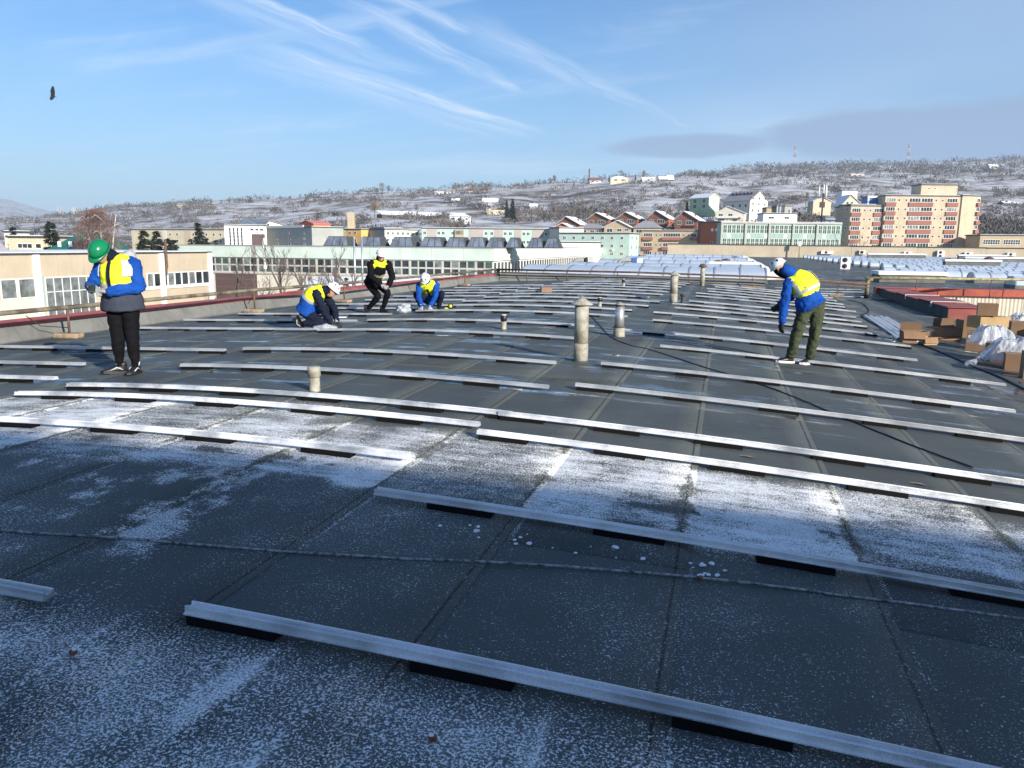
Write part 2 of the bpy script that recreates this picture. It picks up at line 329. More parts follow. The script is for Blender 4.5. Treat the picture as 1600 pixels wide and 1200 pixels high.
def roof_sheet(name, x0, x1, y0, y1, mt, lapx=0.05, lapy=0.06, nx=4, parent=None):
    """one length of felt: rises a few millimetres towards its lapped edges, which fold down onto the next"""
    ny = max(2, int((y1 - y0) / 0.7)); vs = []; fs = []
    xs = [x0 + (x1 + lapx - x0) * i / nx for i in range(nx + 1)]; ys = [y0 - lapy + (y1 - y0 + lapy) * j / ny for j in range(ny + 1)]
    for j, yy in enumerate(ys):
        for i, xx in enumerate(xs): vs.append((xx, yy, zr(xx, yy) + 0.002 + 0.006 * i / nx + 0.005 * (1 - j / ny)))
    W_ = nx + 1
    fs += [(j * W_ + i, j * W_ + i + 1, (j + 1) * W_ + i + 1, (j + 1) * W_ + i) for j in range(ny) for i in range(nx)]
    o = len(vs)
    for j in range(ny + 1): p = vs[j * W_ + nx]; vs.append((p[0] + 0.002, p[1], p[2] - 0.012))
    fs += [(j * W_ + nx, o + j, o + j + 1, (j + 1) * W_ + nx) for j in range(ny)]
    o = len(vs)
    for i in range(nx + 1): p = vs[i]; vs.append((p[0], p[1] - 0.002, p[2] - 0.012))
    fs += [(i + 1, i, o + i, o + i + 1) for i in range(nx)]
    return MB().add(vs, fs, mt, True).build(name, parent)

YE = 37.0                                                       # far end of this hall's vault
mb = MB(); xs = [-13.2 + i * 0.6 for i in range(37)]            # deck -13.2 .. 8.4
for a, b_, y0, y1 in [(0, 36, -3, YE + 0.4)]:
    vs = []; n = len(xs)
    for yy in (y0, y1):
        vs += [(xx, yy, prof(xx) - 0.02) for xx in xs]
    mb.add(vs, [(i, i + 1, n + i + 1, n + i) for i in range(n - 1)], K['bitdark'], True)
roof = tag(mb.build('roof'), 'dark felted vaulted roof of the hall with frost and wet patches', 'roof', kind='structure')
i0 = int(math.floor((-12.9 - SEAM0) / SEAMW))
for i in range(i0, i0 + 22):
    xa = SEAM0 + i * SEAMW; yy = -3.0 - rng.random() * 5
    while yy < YE:
        L = 8.4 + rng.uniform(-0.8, 0.8); a, b_ = max(yy, -3.0), min(yy + L, YE)
        if b_ - a > 0.4 and xa < 8.0: roof_sheet('felt_sheet', max(xa, -13.1), min(xa + SEAMW, 8.25), a, b_, K['felt'], parent=roof)
        yy += L
for i in range(6):                                              # right of the vault, beside the light well
    xa = 8.25 + i * SEAMW; roof_sheet('felt_sheet', xa, xa + SEAMW, -3, 28.6, K['felt'], parent=roof)

# next bays of the same works: flat dark roof to the long beige wall
tag(MB().box(-10.9, 8.2, YE + 0.45, 196, -0.95, -0.62, K['felt']).box(8.2, 70, 41.5, 196, -0.95, -0.64, K['felt']).build('far_roof'), 'flat dark roof of the further bays', 'roof', kind='structure')

# ------------------------------------------------------------------ left parapet with red coping
para = thing('parapet_wall', 'low grey felted parapet with red metal coping behind the pipe rail', 'parapet', (-12.4, 0, -0.3))
PL = [(-12.55, -3), (-12.5, 8), (-12.45, 16), (-12.2, 22), (-11.75, 28), (-10.9, YE + 0.3)]
def pl_at(y):
    for (xa, ya), (xb, yb) in zip(PL, PL[1:]):
        if y <= yb: return xa + (xb - xa) * (y - ya) / (yb - ya)
    return PL[-1][0]
yy = -3.0
while yy < YE:
    L = 2.02; ye = min(yy + L - 0.012, YE + 0.2); vs = []; fs = []
    secp = [(0.30, 0.004), (0.22, 0.035), (0.02, 0.30), (-0.02, 0.33), (-0.02, -0.3)]
    for q_ in (yy, ye):
        xb = pl_at(q_); jit = 0.012 * noise.noise(Vector((q_ * 1.7, 3, 1)))
        vs += [(xb + dx_, q_, prof(xb) + dz_ + jit + 0.01) for dx_, dz_ in secp]
    n = len(secp); fs = [(i, i + 1, n + i + 1, n + i) for i in range(n - 1)] + [tuple(range(n)), tuple(range(2 * n - 1, n - 1, -1))]
    p_ = MB().add(vs, fs, K['bitumen']).build('upstand_panel', para); p_.matrix_parent_inverse = Matrix.Translation((12.4, 0, 0.3))
    yy += L
yy = -3.0; k = 0
while yy < YE:
    L = 2.6; ye = min(yy + L + 0.05, YE + 0.2); lift = 0.006 * (k % 2) + rng.uniform(0, 0.02); vs = []; fs = []
    secp = [(0.05, 0.285), (0.055, 0.335), (-0.14, 0.39), (-0.42, 0.345), (-0.43, 0.28)]
    for q_ in (yy, ye):
        xb = pl_at(q_); vs += [(xb + dx_, q_, prof(xb) + dz_ + lift) for dx_, dz_ in secp]
    n = len(secp); fs = [(i, i + 1, n + i + 1, n + i) for i in range(n - 1)] + [tuple(range(n)), tuple(range(2 * n - 1, n - 1, -1))]
    p_ = MB().add(vs, fs, K['redmetal']).build('coping_sheet', para); p_.matrix_parent_inverse = Matrix.Translation((12.4, 0, 0.3))
    yy += L; k += 1
# hall walls below the roof edge
K['hallwall'] = mat('hall_wall', (0.42, 0.38, 0.31), 0.85, var=0.12, vs=0.6, bump=0.2, bs=20, streak=0.4)
hw = MB(); hw.box(-12.95, -12.75, -3, YE + 0.4, -9, -0.45, K['hallwall']); hw.box(-11.3, -11.1, YE + 0.45, 196, -9, -0.97, K['hallwall']); hw.box(14.2, 14.4, -3, 28.6, -9, -1.5, K['hallwall'])
tag(hw.build('hall_wall'), 'plain plastered outer wall of the hall below the parapet', 'wall', kind='structure')

# taller block of the works behind the photographer; it shades the near part of the roof
bb = thing('plant_block', 'tall plain block of the works standing behind the roof', 'building', (16, -12, -9))
BH = 9.55
MB().box(-15, 18, -14, 0, 0, BH + 9, K['hallwall']).build('wall', bb); MB().box(-15.2, 18.2, -14.2, 0.2, BH + 9.002, BH + 9.14, K['redmetal']).build('coping', bb)

# unseen bulk right of view, added for the shade by the boxes; form invented
vh = thing('ventilation_housing', 'long grey sheet-metal ventilation housing on the roof beside the boxes', 'ventilation housing', (9.2, 4.5, -0.9))
MB().box(0, 2.2, 0, 14.0, 0, 1.85, K['concrete']).build('case', vh); MB().box(-0.1, 2.3, -0.1, 14.1, 1.852, 1.95, K['galv']).build('lid', vh)
for i in range(9): MB().box(-0.04, -0.003, 0.5 + i * 1.5, 1.7 + i * 1.5, 0.5, 1.4, K['galv']).build('louvre', vh)

# ------------------------------------------------------------------ far upstand and pipe railing
ups = thing('end_upstand', 'low grey felted upstand closing the far end of the vault below the skylights', 'parapet', (-4, YE + 0.2, 0))
for i in range(10):
    xa = -10.7 + i * 1.26; xb = xa + 1.25; zt = 0.30 - 0.012 * i
    vs = [(xa, YE, prof(xa)), (xb, YE, prof(xb)), (xb, YE + 0.28, zt), (xa, YE + 0.28, zt), (xa, YE + 0.42, -0.9), (xb, YE + 0.42, -0.9)]
    p_ = MB().add(vs, [(0, 1, 2, 3), (3, 2, 5, 4), (0, 3, 4), (1, 5, 2)], K['bitumen']).build('upstand_panel', ups); p_.matrix_parent_inverse = Matrix.Translation((4, -YE - 0.2, 0))
def rail_post(par, x, y, h, foot=True):
    z0 = zr(x, y) + 0.008
    MB().tube([(0, 0, 0.08), (0, 0, h)], 0.022, K['rust'], 8).build('post', par, (x, y, z0))
    if foot:
        f = MB().box(-0.26, 0.22, -0.13, 0.12, 0, 0.1, K['footing']).build('footing_block', par, (x, y, z0), (0, 0, rng.uniform(-0.3, 0.3)))
        bv = f.modifiers.new('b', 'BEVEL'); bv.width = 0.03; bv.segments = 2
lp = thing('pipe_railing', 'long weathered pipe rail on rusty posts along the left parapet', 'railing', (0, 0, 0))
pts = [(-12.1, -2, 0.36), (-11.9, 6.0, 0.37), (-11.75, 12.0, 0.38), (-11.7, 17.6, 0.39), (-11.1, 21.5, 0.41), (-10.9, 27, 0.42), (-10.75, YE - 0.35, 0.42)]
MB().tube(pts, 0.043, K['pipe'], 10).build('pipe', lp)
for x, y in [(-11.76, 11.7), (-11.7, 17.6), (-11.1, 21.4), (-10.9, 27.2), (-10.8, 32)]:
    rail_post(lp, x, y, 0.40 - zr(x, y) - 0.03)
MB().tube([(-11.7, 17.6, 0.3), (-12.1, 17.9, 0.0)], 0.008, K['cable'], 5).build('stay_wire', lp)
MB().tube([(-11.76, 11.7, 0.0), (-12.1, 11.4, 0.05), (-12.2, 11.2, 0.25)], 0.008, K['cable'], 5).build('stay_wire', lp)
ep = thing('pipe_railing', 'double dark pipe rail in front of the arched skylights at the roof end', 'railing', (0, YE - 0.35, 0))
for zz, rr, mt in ((0.42, 0.045, K['rust']), (0.27, 0.022, K['rust'])):
    MB().tube([(-10.75, 0, zz), (-4, 0, zz - 0.02), (2, 0, zz - 0.12), (6.2, 0, zz - 0.34)], rr, mt, 8).build('pipe', ep)
for x in (-9.2, -7.2, -4.8, -1.5, 1.3, 4.9):
    z0 = zr(x, YE - 0.35) + 0.008; zt = 0.40 - max(0, (x + 4)) * 0.03
    MB().tube([(x, 0, z0), (x, 0, zt)], 0.022, K['rust'], 8).build('post', ep)
    if x > 0: MB().box(x - 0.3, x + 0.25, -0.15, 0.12, z0, z0 + 0.1, K['footing']).build('footing_block', ep)
MB().tube([(4.9, 0, -0.05), (5.6, 0.1, 0.06)], 0.01, K['rust'], 6).build('stay_wire', ep)
MB().tube([(4.9, 0, -0.28), (5.8, 0.1, 0.02)], 0.01, K['rust'], 6).build('stay_wire', ep)
rp = thing('pipe_railing', 'thick yellowed pipe running right from a short pipe post above the red coping', 'railing', (6.3, 37.9, -0.62))
MB().tube([(0, 0, 0.16), (0, 0, 0.72), (0.03, 0, 0.80), (0.10, 0, 0.85), (0.2, 0.02, 0.86)], 0.085, K['pipeyel'], 12).build('post', rp)
MB().lathe([(0.10, 0), (0.10, 0.17), (0.086, 0.18)], K['rubber'], 12).build('boot', rp)
MB().tube([(-0.1, 0, 0.92), (3, 1.2, 0.905), (12, 4.4, 0.86), (20, 7.6, 0.83)], 0.062, K['pipeyel'], 10).build('pipe', rp)
for x in (2.2, 5.6, 9.0): MB().tube([(x, 0.4 * x, 0.0), (x, 0.4 * x, 0.86)], 0.02, K['rust'], 6).build('post', rp)

# ------------------------------------------------------------------ arched skylights on the further bays
def barrel(x0, x1, yc, halfw, rise, zb, pw, label, group, endl=True):
    t = thing('arched_skylight', label, 'skylight', (x0, yc, zb), group=group)
    L = x1 - x0; n = max(1, round(L / pw)); pw = L / n; seg = 8
    def arc(k, e=0.0):
        a = math.pi * k / seg; return (-math.cos(a) * (halfw + e), math.sin(a) * (rise + e) + 0.22)
    vs = [(xx, *arc(k)) for xx in (0.02, pw - 0.02) for k in range(seg + 1)]
    me = MB().add(vs, [(k, k + seg + 1, k + seg + 2, k + 1) for k in range(seg)], K['poly'], True).mesh('panel')
    vs = [(xx, *arc(k, 0.025)) for xx in (-0.035, 0.035) for k in range(seg + 1)]
    rb = MB().add(vs, [(k, k + seg + 1, k + seg + 2, k + 1) for k in range(seg)], K['polyrib'], True).mesh('rib')
    for i in range(n): obj('panel', me, t, (i * pw, 0, 0.0))
    for i in range(n + 1): obj('rib', rb, t, (i * pw, 0, 0.0))
    MB().box(-0.05, L + 0.05, -halfw - 0.04, halfw + 0.04, 0, 0.218, K['bitumen']).build('kerb', t)
    for xx in (0.0, L):
        vs = [(xx, *arc(k)) for k in range(seg + 1)]
        MB().add(vs, [tuple(range(seg + 1))], K['polyend']).build('end_panel', t)
    if endl:                              # hipped white end segments towards the aisle
        for k in range(seg):
            a0, a1 = arc(k), arc(k + 1); MB().add([(L + 0.01, *a0), (L + 0.01, *a1), (L + 0.55, a1[0] * 0.8, 0.22 + (a1[1] - 0.22) * 0.72), (L + 0.55, a0[0] * 0.8, 0.22 + (a0[1] - 0.22) * 0.72), (L + 1.15, a1[0] * 0.45, 0.2), (L + 1.15, a0[0] * 0.45, 0.2)], [(0, 3, 2, 1), (3, 5, 4, 2)], K['polyend']).build('hip_panel', t)
LO = ['nearest', 'second', 'third', 'fourth', 'fifth', 'sixth', 'seventh', 'eighth', 'ninth', 'tenth', 'eleventh', 'twelfth', 'thirteenth', 'fourteenth', 'fifteenth', 'sixteenth', 'seventeenth', 'eighteenth', 'nineteenth', 'twentieth']
for i, yc in enumerate((40.6, 52.5, 66, 84, 106)):
    barrel(-10.0, 2.0 if i == 0 else 2.3, yc, 2.1, 0.48, -0.10 if i == 0 else -0.22 + 0.03 * i, 1.22, 'frosted arched skylight left of the aisle, %s row from the pipe rail' % LO[i], 'arched skylights left of the aisle')
for i in range(20):
    yc = 52.5 + i * 6.6 + (1.2 if i % 3 == 1 else 0)
    barrel(16.6 - (3.5 if i in (2, 3) else 0), min(44, yc * 0.335 + 2.5), yc, 0.95, 0.5, -0.66, 1.0, 'frosted arched skylight right of the aisle, %s row behind the red coping' % LO[i], 'arched skylights right of the aisle', False)
def curb(x0, x1, y0, y1, h, label):
    t = thing('roof_hatch', label, 'roof hatch', ((x0 + x1) / 2, (y0 + y1) / 2, -0.62), group='snow-topped roof hatches'); a, b_ = (x1 - x0) / 2, (y1 - y0) / 2
    MB().box(-a, a, -b_, b_, 0, h, K['bitumen']).build('kerb', t); MB().box(-a - 0.1, a + 0.1, -b_ - 0.1, b_ + 0.1, h, h + 0.22, K['snow']).build('cover', t)
curb(10.2, 14.2, 57, 60, 0.5, 'long snow-topped hatch left of the nearest right-hand skylights')
curb(-0.9, 2.0, 59, 61.5, 0.95, 'flat white-topped hatch between the left skylight rows behind the cowled vent')
curb(22, 27, 88.9, 90, 1.0, 'snow-topped hatch among the right-hand skylights near the short chimney')
curb(30, 37, 112, 113.2, 1.1, 'snow-topped hatch far among the right-hand skylights, long and low')
curb(24, 33, 146, 147, 1.2, 'white hatch strip before the beige wall near the tall wall unit')
curb(37, 44, 142, 143, 1.2, 'white hatch strip at the far right before the beige wall')

# ------------------------------------------------------------------ light well on the right, red copings, corrugated wall
lw_ = thing('light_well_parapet', 'dark felted kerb with stepped red coping sheets beside the boxes', 'parapet', (7.6, 35, -0.7))
MI = Matrix.Translation((-7.6, -35, 0.7))
def wpart(name, mbx, par, mi): p_ = mbx.build(name, par); p_.matrix_parent_inverse = mi; return p_
wpart('kerb', MB().box(7.35, 8.2, 28.75, 41.0, -1.6, -0.32, K['bitdark']), lw_, MI)
for i in range(6):
    ya = 28.6 + i * 2.05; zt = -0.315 + 0.035 * (i % 2)
    wpart('coping_sheet', MB().box(7.28, 8.5, ya, ya + 2.07, zt, zt + 0.03, K['redmetal']), lw_, MI)
    if i in (1, 3): wpart('coping_edge', MB().box(7.24, 7.278, ya + 0.0, ya + 0.05, zt - 0.14, zt + 0.04, K['label']).box(7.24, 8.5, ya - 0.03, ya + 0.02, zt + 0.032, zt + 0.05, K['label']), lw_, MI)
wpart('end_face', MB().box(7.33, 8.22, 28.66, 28.745, -1.6, -0.34, K['redmetal']), lw_, MI)
lw2 = thing('corrugated_wall', 'cream corrugated sheet wall under a bright red coping, behind the boxes', 'wall', (20, 41, -4))
MI2 = Matrix.Translation((-20, -41, 4))
K['corr'] = mat('cream_sheet', (0.62, 0.54, 0.43), 0.6, var=0.12, vs=1.2, streak=0.35)
def corr(x0, x1):
    vs = []; fs = []; n = int((x1 - x0) / 0.04)
    for i in range(n + 1):
        x = x0 + (x1 - x0) * i / n; yv = 41.0 - 0.012 * (1 if (i // 2) % 2 else 0); vs += [(x, yv, -4.2), (x, yv, -0.55)]
    fs = [(2 * i, 2 * i + 2, 2 * i + 3, 2 * i + 1) for i in range(n)]
    return MB().add(vs, fs, K['corr'])
for i in range(12): wpart('sheet', corr(8.3 + i * 1.05, 8.3 + i * 1.05 + 1.045), lw2, MI2)
K['redbright'] = mat('bright_red_coping', (0.40, 0.085, 0.05), 0.55, var=0.2, vs=2, streak=0.3)
for i in range(5):
    xa = 7.2 + i * 2.75
    wpart('coping_sheet', MB().box(xa, xa + 2.72, 40.82, 41.6, -0.56, -0.24, K['redbright']), lw2, MI2)
    wpart('seam_strip', MB().box(xa + 2.70, xa + 2.76, 40.80, 41.62, -0.57, -0.225, K['redmetal']), lw2, MI2)
tag(MB().box(8.3, 40, 28.6, 41.0, -4.3, -4.2, K['concrete']).build('light_well_floor'), 'concrete floor of the light well', 'floor', kind='structure')
tag(MB().box(8.25, 40, 28.4, 28.6, -4.3, -1.0, K['hallwall']).build('light_well_wall'), 'near wall of the light well below the roof edge', 'wall', kind='structure')
# long beige wall at the end of the works, with outdoor units
bw = thing('long_wall', 'long low beige factory wall behind the skylights', 'wall', (0, 190, 0))
K['beigewall'] = mat('beige_wall', (0.50, 0.42, 0.31), 0.85, var=0.10, vs=0.25, streak=0.35)
for i in range(9):
    xa = -13.5 + i * 14.0; MB().box(xa, xa + 13.96, 6, 9, -1, 2.2 - 0.06 * i, K['beigewall']).build('wall_panel', bw)
    MB().box(xa - 0.02, xa + 13.98, 5.8, 9.2, 2.2 - 0.06 * i, 2.38 - 0.06 * i, K['bitdark']).build('coping', bw)
def acunit(loc, w_, h_, label, fans=1, d_=0.5):
    t = thing('air_conditioner', label, 'air conditioner', loc, group='outdoor units'); MB().box(-w_ / 2, w_ / 2, -d_ / 2, d_ / 2, 0.06, h_, K['white']).build('case', t)
    for i in range(fans):
        zc = 0.06 + (h_ - 0.06) * (i + 0.5) / fans; r = min(w_, h_ / fans) * 0.36
        o = MB().lathe([(r, 0), (r, 0.03), (r * 0.86, 0.04), (r * 0.3, 0.02), (r * 0.25, 0.05)], K['dark'], 14).build('fan_grille', t, (-w_ * 0.08, -d_ / 2 - 0.01, zc), (R(90), 0, 0))
    for sx in (-1, 1): MB().box(sx * w_ * 0.35 - 0.03, sx * w_ * 0.35 + 0.03, -d_ / 2, d_ / 2, 0, 0.06, K['black']).build('foot', t)
acunit((12.3, 88, -0.62), 0.95, 1.35, 'tall white outdoor unit standing on the roof beside the aisle', 2, 0.6)
for px, lab, ww, hh in ((1292, 'pair-like small outdoor unit on the beige wall above the skylight ends', 2.6, 0.8), (1347, 'single outdoor unit on the beige wall below the curved corner of the flats', 1.3, 1.0),
    (1418, 'small outdoor unit on the beige wall right of the tall roof unit', 1.6, 0.8), (1470, 'tall white outdoor unit on the beige wall with two fans', 1.5, 1.7), (1513, 'outdoor unit on the beige wall left of the last one', 1.6, 0.8), (1580, 'outdoor unit on the beige wall nearest the right edge', 1.6, 0.8)):
    p = W(px, 396, 176); k = 195.6 / p.y; acunit((p.x * k, 195.6, 0.2 if hh < 1.5 else -0.4), ww, hh, lab, 2 if hh > 1.5 else 1)
# ------------------------------------------------------------------ mounting rails on rubber pads
RP = [(-0.042, 0.0), (-0.042, 0.005), (-0.029, 0.009), (-0.028, 0.034), (-0.020, 0.036), (-0.016, 0.022), (0.016, 0.022), (0.020, 0.036), (0.028, 0.034), (0.029, 0.009), (0.042, 0.005), (0.042, 0.0)]
PADH = 0.030
def mounting_rail(s, u0, u1, label, group, skew=0.0, phase=0.0, step=1.0):
    t = thing('mounting_rail', label, 'rail', ((u0 + u1) / 2, s, prof((u0 + u1) / 2)), group=group); um = (u0 + u1) / 2
    def zc(u): return prof(u) + 0.030 - prof(um)
    n = 14; vs = []; m_ = len(RP)
    for i in range(n + 1):
        u = u0 + (u1 - u0) * i / n; yo = skew * (u - um)
        vs += [(u - um, yo + py_, zc(u) + PADH + pz_) for py_, pz_ in RP]
    fs = [(i * m_ + k, i * m_ + (k + 1) % m_, (i + 1) * m_ + (k + 1) % m_, (i + 1) * m_ + k) for i in range(n) for k in range(m_)]
    fs += [tuple(range(m_ - 1, -1, -1)), tuple(range(n * m_, (n + 1) * m_))]
    MB().add(vs, fs, K['alu']).build('rail_profile', t)
    u = u0 + 0.02 + phase
    while u < u1 - 0.2:
        ue = min(u + 0.42, u1 + 0.012); vs = []
        for uu in (u, ue):
            yo = skew * (uu - um); vs += [(uu - um, yo + a, zc(uu) + b_) for a, b_ in ((-0.048, -0.024), (0.048, -0.024), (0.047, PADH - 0.001), (-0.047, PADH - 0.001))]
        MB().add(vs, [(0, 1, 2, 3), (7, 6, 5, 4), (0, 4, 5, 1), (1, 5, 6, 2), (2, 6, 7, 3), (3, 7, 4, 0)], K['rubber']).build('rubber_pad', t)
        u += step + rng.uniform(-0.12, 0.12)
right = [(2.67, -2.17, 3.05), (4.38, -2.09, 3.1), (6.13, -1.96, 3.25), (6.9, -1.99, 3.2), (8.74, -1.59, 3.6), (10.52, -1.56, 3.55), (12.95, -0.94, 4.2), (14.9, -1.8, 3.4), (17.3, -1.45, 3.8), (19.3, -1.6, 3.5), (21.2, -1.2, 3.6), (22.6, -1.35, 3.7), (24.2, -0.95, 3.8), (26.9, -0.85, 4.2), (28.6, -0.9, 4.1), (30.3, -0.5, 4.3), (32.2, -0.6, 4.3), (34.1, -0.3, 4.4), (35.6, -0.4, 4.4)]
mid = [(2.55, -8.0, -2.81), (5.21, -7.4, -2.2), (6.39, -7.19, -2.02), (6.93, -7.05, -1.87), (8.43, -6.74, -1.84), (10.17, -6.98, -2.13), (13.0, -7.3, -2.25), (15.1, -7.3, -2.4), (17.6, -7.2, -2.05), (19.4, -7.25, -2.15), (21.1, -7.2, -1.9), (22.9, -7.1, -1.75), (24.6, -7.1, -2.2), (26.3, -7.0, -1.9), (28.1, -7.0, -1.85), (29.9, -6.9, -1.8), (31.8, -6.9, -1.6), (33.7, -6.8, -1.5), (35.3, -6.8, -1.4)]
left = [(7.3, -11.9, -7.6), (8.4, -12.1, -8.25), (10.0, -11.9, -7.2), (13.1, -11.6, -7.45), (14.9, -11.75, -7.45), (16.6, -11.5, -7.4), (18.4, -10.8, -7.35), (20.0, -10.7, -7.4), (21.8, -10.6, -7.35), (23.7, -10.5, -7.3), (25.5, -10.4, -7.3), (27.3, -10.4, -7.2), (29.2, -10.3, -7.2), (31.1, -10.2, -7.1)]
aisle = [(38.2, 2.6, 6.3), (40.2, 2.5, 6.6), (42.4, 2.7, 6.9), (45.0, 2.8, 7.2)]
LO2 = ['first', 'second', 'third', 'fourth', 'fifth', 'sixth', 'seventh', 'eighth', 'ninth', 'tenth', 'eleventh', 'twelfth', 'thirteenth', 'fourteenth', 'fifteenth', 'sixteenth', 'seventeenth', 'eighteenth', 'nineteenth', 'twentieth']
for rows, where in ((right, 'right-hand'), (mid, 'middle'), (left, 'left-hand')):
    for i, (s_, a, b_) in enumerate(rows):
        mounting_rail(s_, a, b_, 'aluminium rail on black pads, %s column, %s counted from the camera' % (where, LO2[i]), 'mounting rails in the %s column' % where, rng.uniform(-0.006, 0.006), rng.choice((0, 0, 0.0, 0.35)))
def flat_rail(s, u0, u1, label):
    t = thing('mounting_rail', label, 'rail', ((u0 + u1) / 2, s, -0.62), group='mounting rails in the aisle'); h = (u1 - u0) / 2
    mb_ = MB(); m_ = len(RP); vs = [(x, a, PADH + b_) for x in (-h, h) for a, b_ in RP]
    mb_.add(vs, [(k, (k + 1) % m_, m_ + (k + 1) % m_, m_ + k) for k in range(m_)] + [tuple(range(m_ - 1, -1, -1)), tuple(range(m_, 2 * m_))], K['alu']).build('rail_profile', t)
    for x in (-h, -h / 3, h / 3, h - 0.4): MB().box(x, x + 0.4, -0.048, 0.048, 0, PADH - 0.001, K['rubber']).build('rubber_pad', t)
for i, (s_, a, b_) in enumerate(aisle): flat_rail(s_, a, b_, 'short aluminium rail beyond the pipe rail in the aisle, %s counted from the camera' % LO2[i])

# ------------------------------------------------------------------ vent pipes
def vent(px, py, label, h, r, kind, group=None):
    p = roofpt(px, py); t = thing('vent_pipe', label, 'vent pipe', (p.x, p.y, zr(p.x, p.y)), group=group)
    if kind == 'cone':
        MB().lathe([(r * 1.04, 0), (r * 1.02, h * 0.30)], K['asbestos'], 18).build('sleeve', t)
        MB().lathe([(r, h * 0.302), (r * 0.99, h * 0.87)], K['asbestos'], 18).build('pipe', t)
        MB().lathe([(r * 0.97, 0), (r * 1.03, 0.002), (r * 1.03, 0.012), (r * 0.97, 0.014)], K['rust'], 18).build('joint_band', t, (0, 0, h * 0.296))
        for a in range(3): MB().tube([(r * 0.9 * math.cos(a * 2.1), r * 0.9 * math.sin(a * 2.1), h * 0.85), (r * 0.95 * math.cos(a * 2.1), r * 0.95 * math.sin(a * 2.1), h * 0.895)], 0.008, K['rust'], 5).build('cap_strut', t)
        MB().lathe([(r * 1.55, h * 0.885), (r * 1.58, h * 0.895), (r * 0.75, h * 0.955), (0.008, h * 1.02)], K['asbestos'], 18, False).build('cap', t)
        MB().lathe([(r * 1.25, -0.02), (r * 1.2, 0.015), (r * 1.03, 0.03)], K['bitdark'], 18).build('collar', t)
    elif kind == 'flat':
        MB().lathe([(r * 1.28, 0), (r * 1.2, h * 0.12), (r * 1.12, h * 0.29)], K['asbestos'], 16).build('sleeve', t)
        MB().lathe([(r * 1.04, h * 0.292), (r * 0.95, h * 0.60), (r * 0.95, h * 0.89)], K['galv'], 16).build('pipe', t)
        for q_ in (0.57, 0.74): MB().lathe([(r * 0.96, 0), (r * 1.0, 0.006), (r * 0.96, 0.012)], K['galv'], 16).build('joint_band', t, (0, 0, h * q_))
        MB().lathe([(r * 1.28, h * 0.90), (r * 1.32, h * 0.91), (r * 1.30, h * 0.925)], K['black'], 16).build('cap_rim', t)
        MB().lathe([(r * 1.2, h * 0.925), (r * 0.6, h * 0.97), (0.01, h * 1.0)], K['asbestos'], 16).build('cap', t)
        MB().lathe([(r * 1.31, h * 0.285), (r * 1.16, h * 0.29), (r * 1.13, h * 0.315), (r * 1.02, h * 0.318)], K['bitdark'], 16).build('tar_ring', t)
        o = MB().box(-0.42, 0.42, -0.36, 0.36, 0.0, 0.012, K['bitdark']).build('felt_patch', t, None, (0, 0.0, R(12)))
    elif kind == 'mush':
        MB().lathe([(r, 0), (r, h * 0.86)], K['asbestos'], 14).build('pipe', t)
        MB().lathe([(r * 1.9, h * 0.84), (r * 1.95, h * 0.87), (r * 1.2, h * 0.95), (0.02, h)], K['rust'], 14, False).build('cap', t)
        MB().box(-0.5, 0.45, -0.5, 0.4, 0.0, 0.012, K['bitdark']).build('felt_patch', t)
    else:
        MB().lathe([(r * 1.15, -0.01), (r * 1.02, 0.03), (r, h * 0.55)], K['asbestos'], 12).build('pipe', t)
        MB().lathe([(r * 0.8, h * 0.555), (r * 1.18, h * 0.60), (r * 1.22, h * 0.97), (r * 1.0, h)], K['black'] if kind == 'small' else K['asbestos'], 12).build('cap', t)
        if kind == 'small': MB().lathe([(r * 1.05, 0), (r * 0.9, 0.008), (0.01, 0.012)], K['snow'], 12).build('frost_cap', t, (0, 0, h))
    return p
vent(907, 566, 'tall grey cement vent pipe with a pointed cone cap, nearest of the big vents', 0.93, 0.102, 'cone')
vent(967, 527, 'metal vent pipe with a shallow dark-rimmed cap standing on a dark felt patch', 0.64, 0.088, 'flat')
p3 = vent(1052, 473, 'tall dark-streaked vent pipe with a pointed cap before the pipe rail', 0.94, 0.115, 'cone')
vent(1097, 447, 'vent pipe with a dark mushroom cowl at the far roof end', 0.98, 0.10, 'mush')
vent(787, 515, 'short stubby vent with a black frosted cap in the middle of the roof', 0.27, 0.052, 'small', 'short stub vents')
vent(492, 612, 'short stubby cement vent nearest the camera, between two rails', 0.275, 0.058, 'stub', 'short stub vents')
vent(937, 479, 'short dark stub vent behind the tall cone-capped pipe', 0.235, 0.05, 'small', 'short stub vents')
vent(974, 448, 'short dark stub vent just before the far upstand', 0.30, 0.06, 'small', 'short stub vents')
t = thing('vent_pipe', 'small dark vent stub leaning beside the tall streaked pipe', 'vent pipe', (p3.x + 0.28, p3.y + 0.1, zr(p3.x + 0.28, p3.y + 0.1)))
MB().lathe([(0.09, -0.01), (0.07, 0.05), (0.07, 0.22)], K['bitdark'], 12).build('pipe', t); MB().lathe([(0.09, 0.22), (0.09, 0.28), (0.05, 0.29)], K['bitdark'], 12).build('cap', t)
def far_vent(px, ptop, pbase, y, label, r=0.2):
    d_ = pix(px, pbase); wd = c_right * d_.x + c_fwd * d_.y + Z * d_.z; k = y / wd.y; p = wd * k + Vector((0, 0, CZ)); h = (pbase - ptop) / FPX * (k)
    t = thing('vent_pipe', label, 'vent pipe', p, group='far cowled vents'); MB().lathe([(r, 0), (r, h * 0.7)], K['asbestos'], 10).build('pipe', t)
    MB().lathe([(r * 0.7, h * 0.68), (r * 1.9, h * 0.72), (r * 1.3, h * 0.9), (0.03, h)], K['rust'], 10, False).build('cap', t)
    MB().lathe([(r * 0.9, -3.0), (r * 0.9, 0.02)], K['asbestos'], 8).build('duct', t)
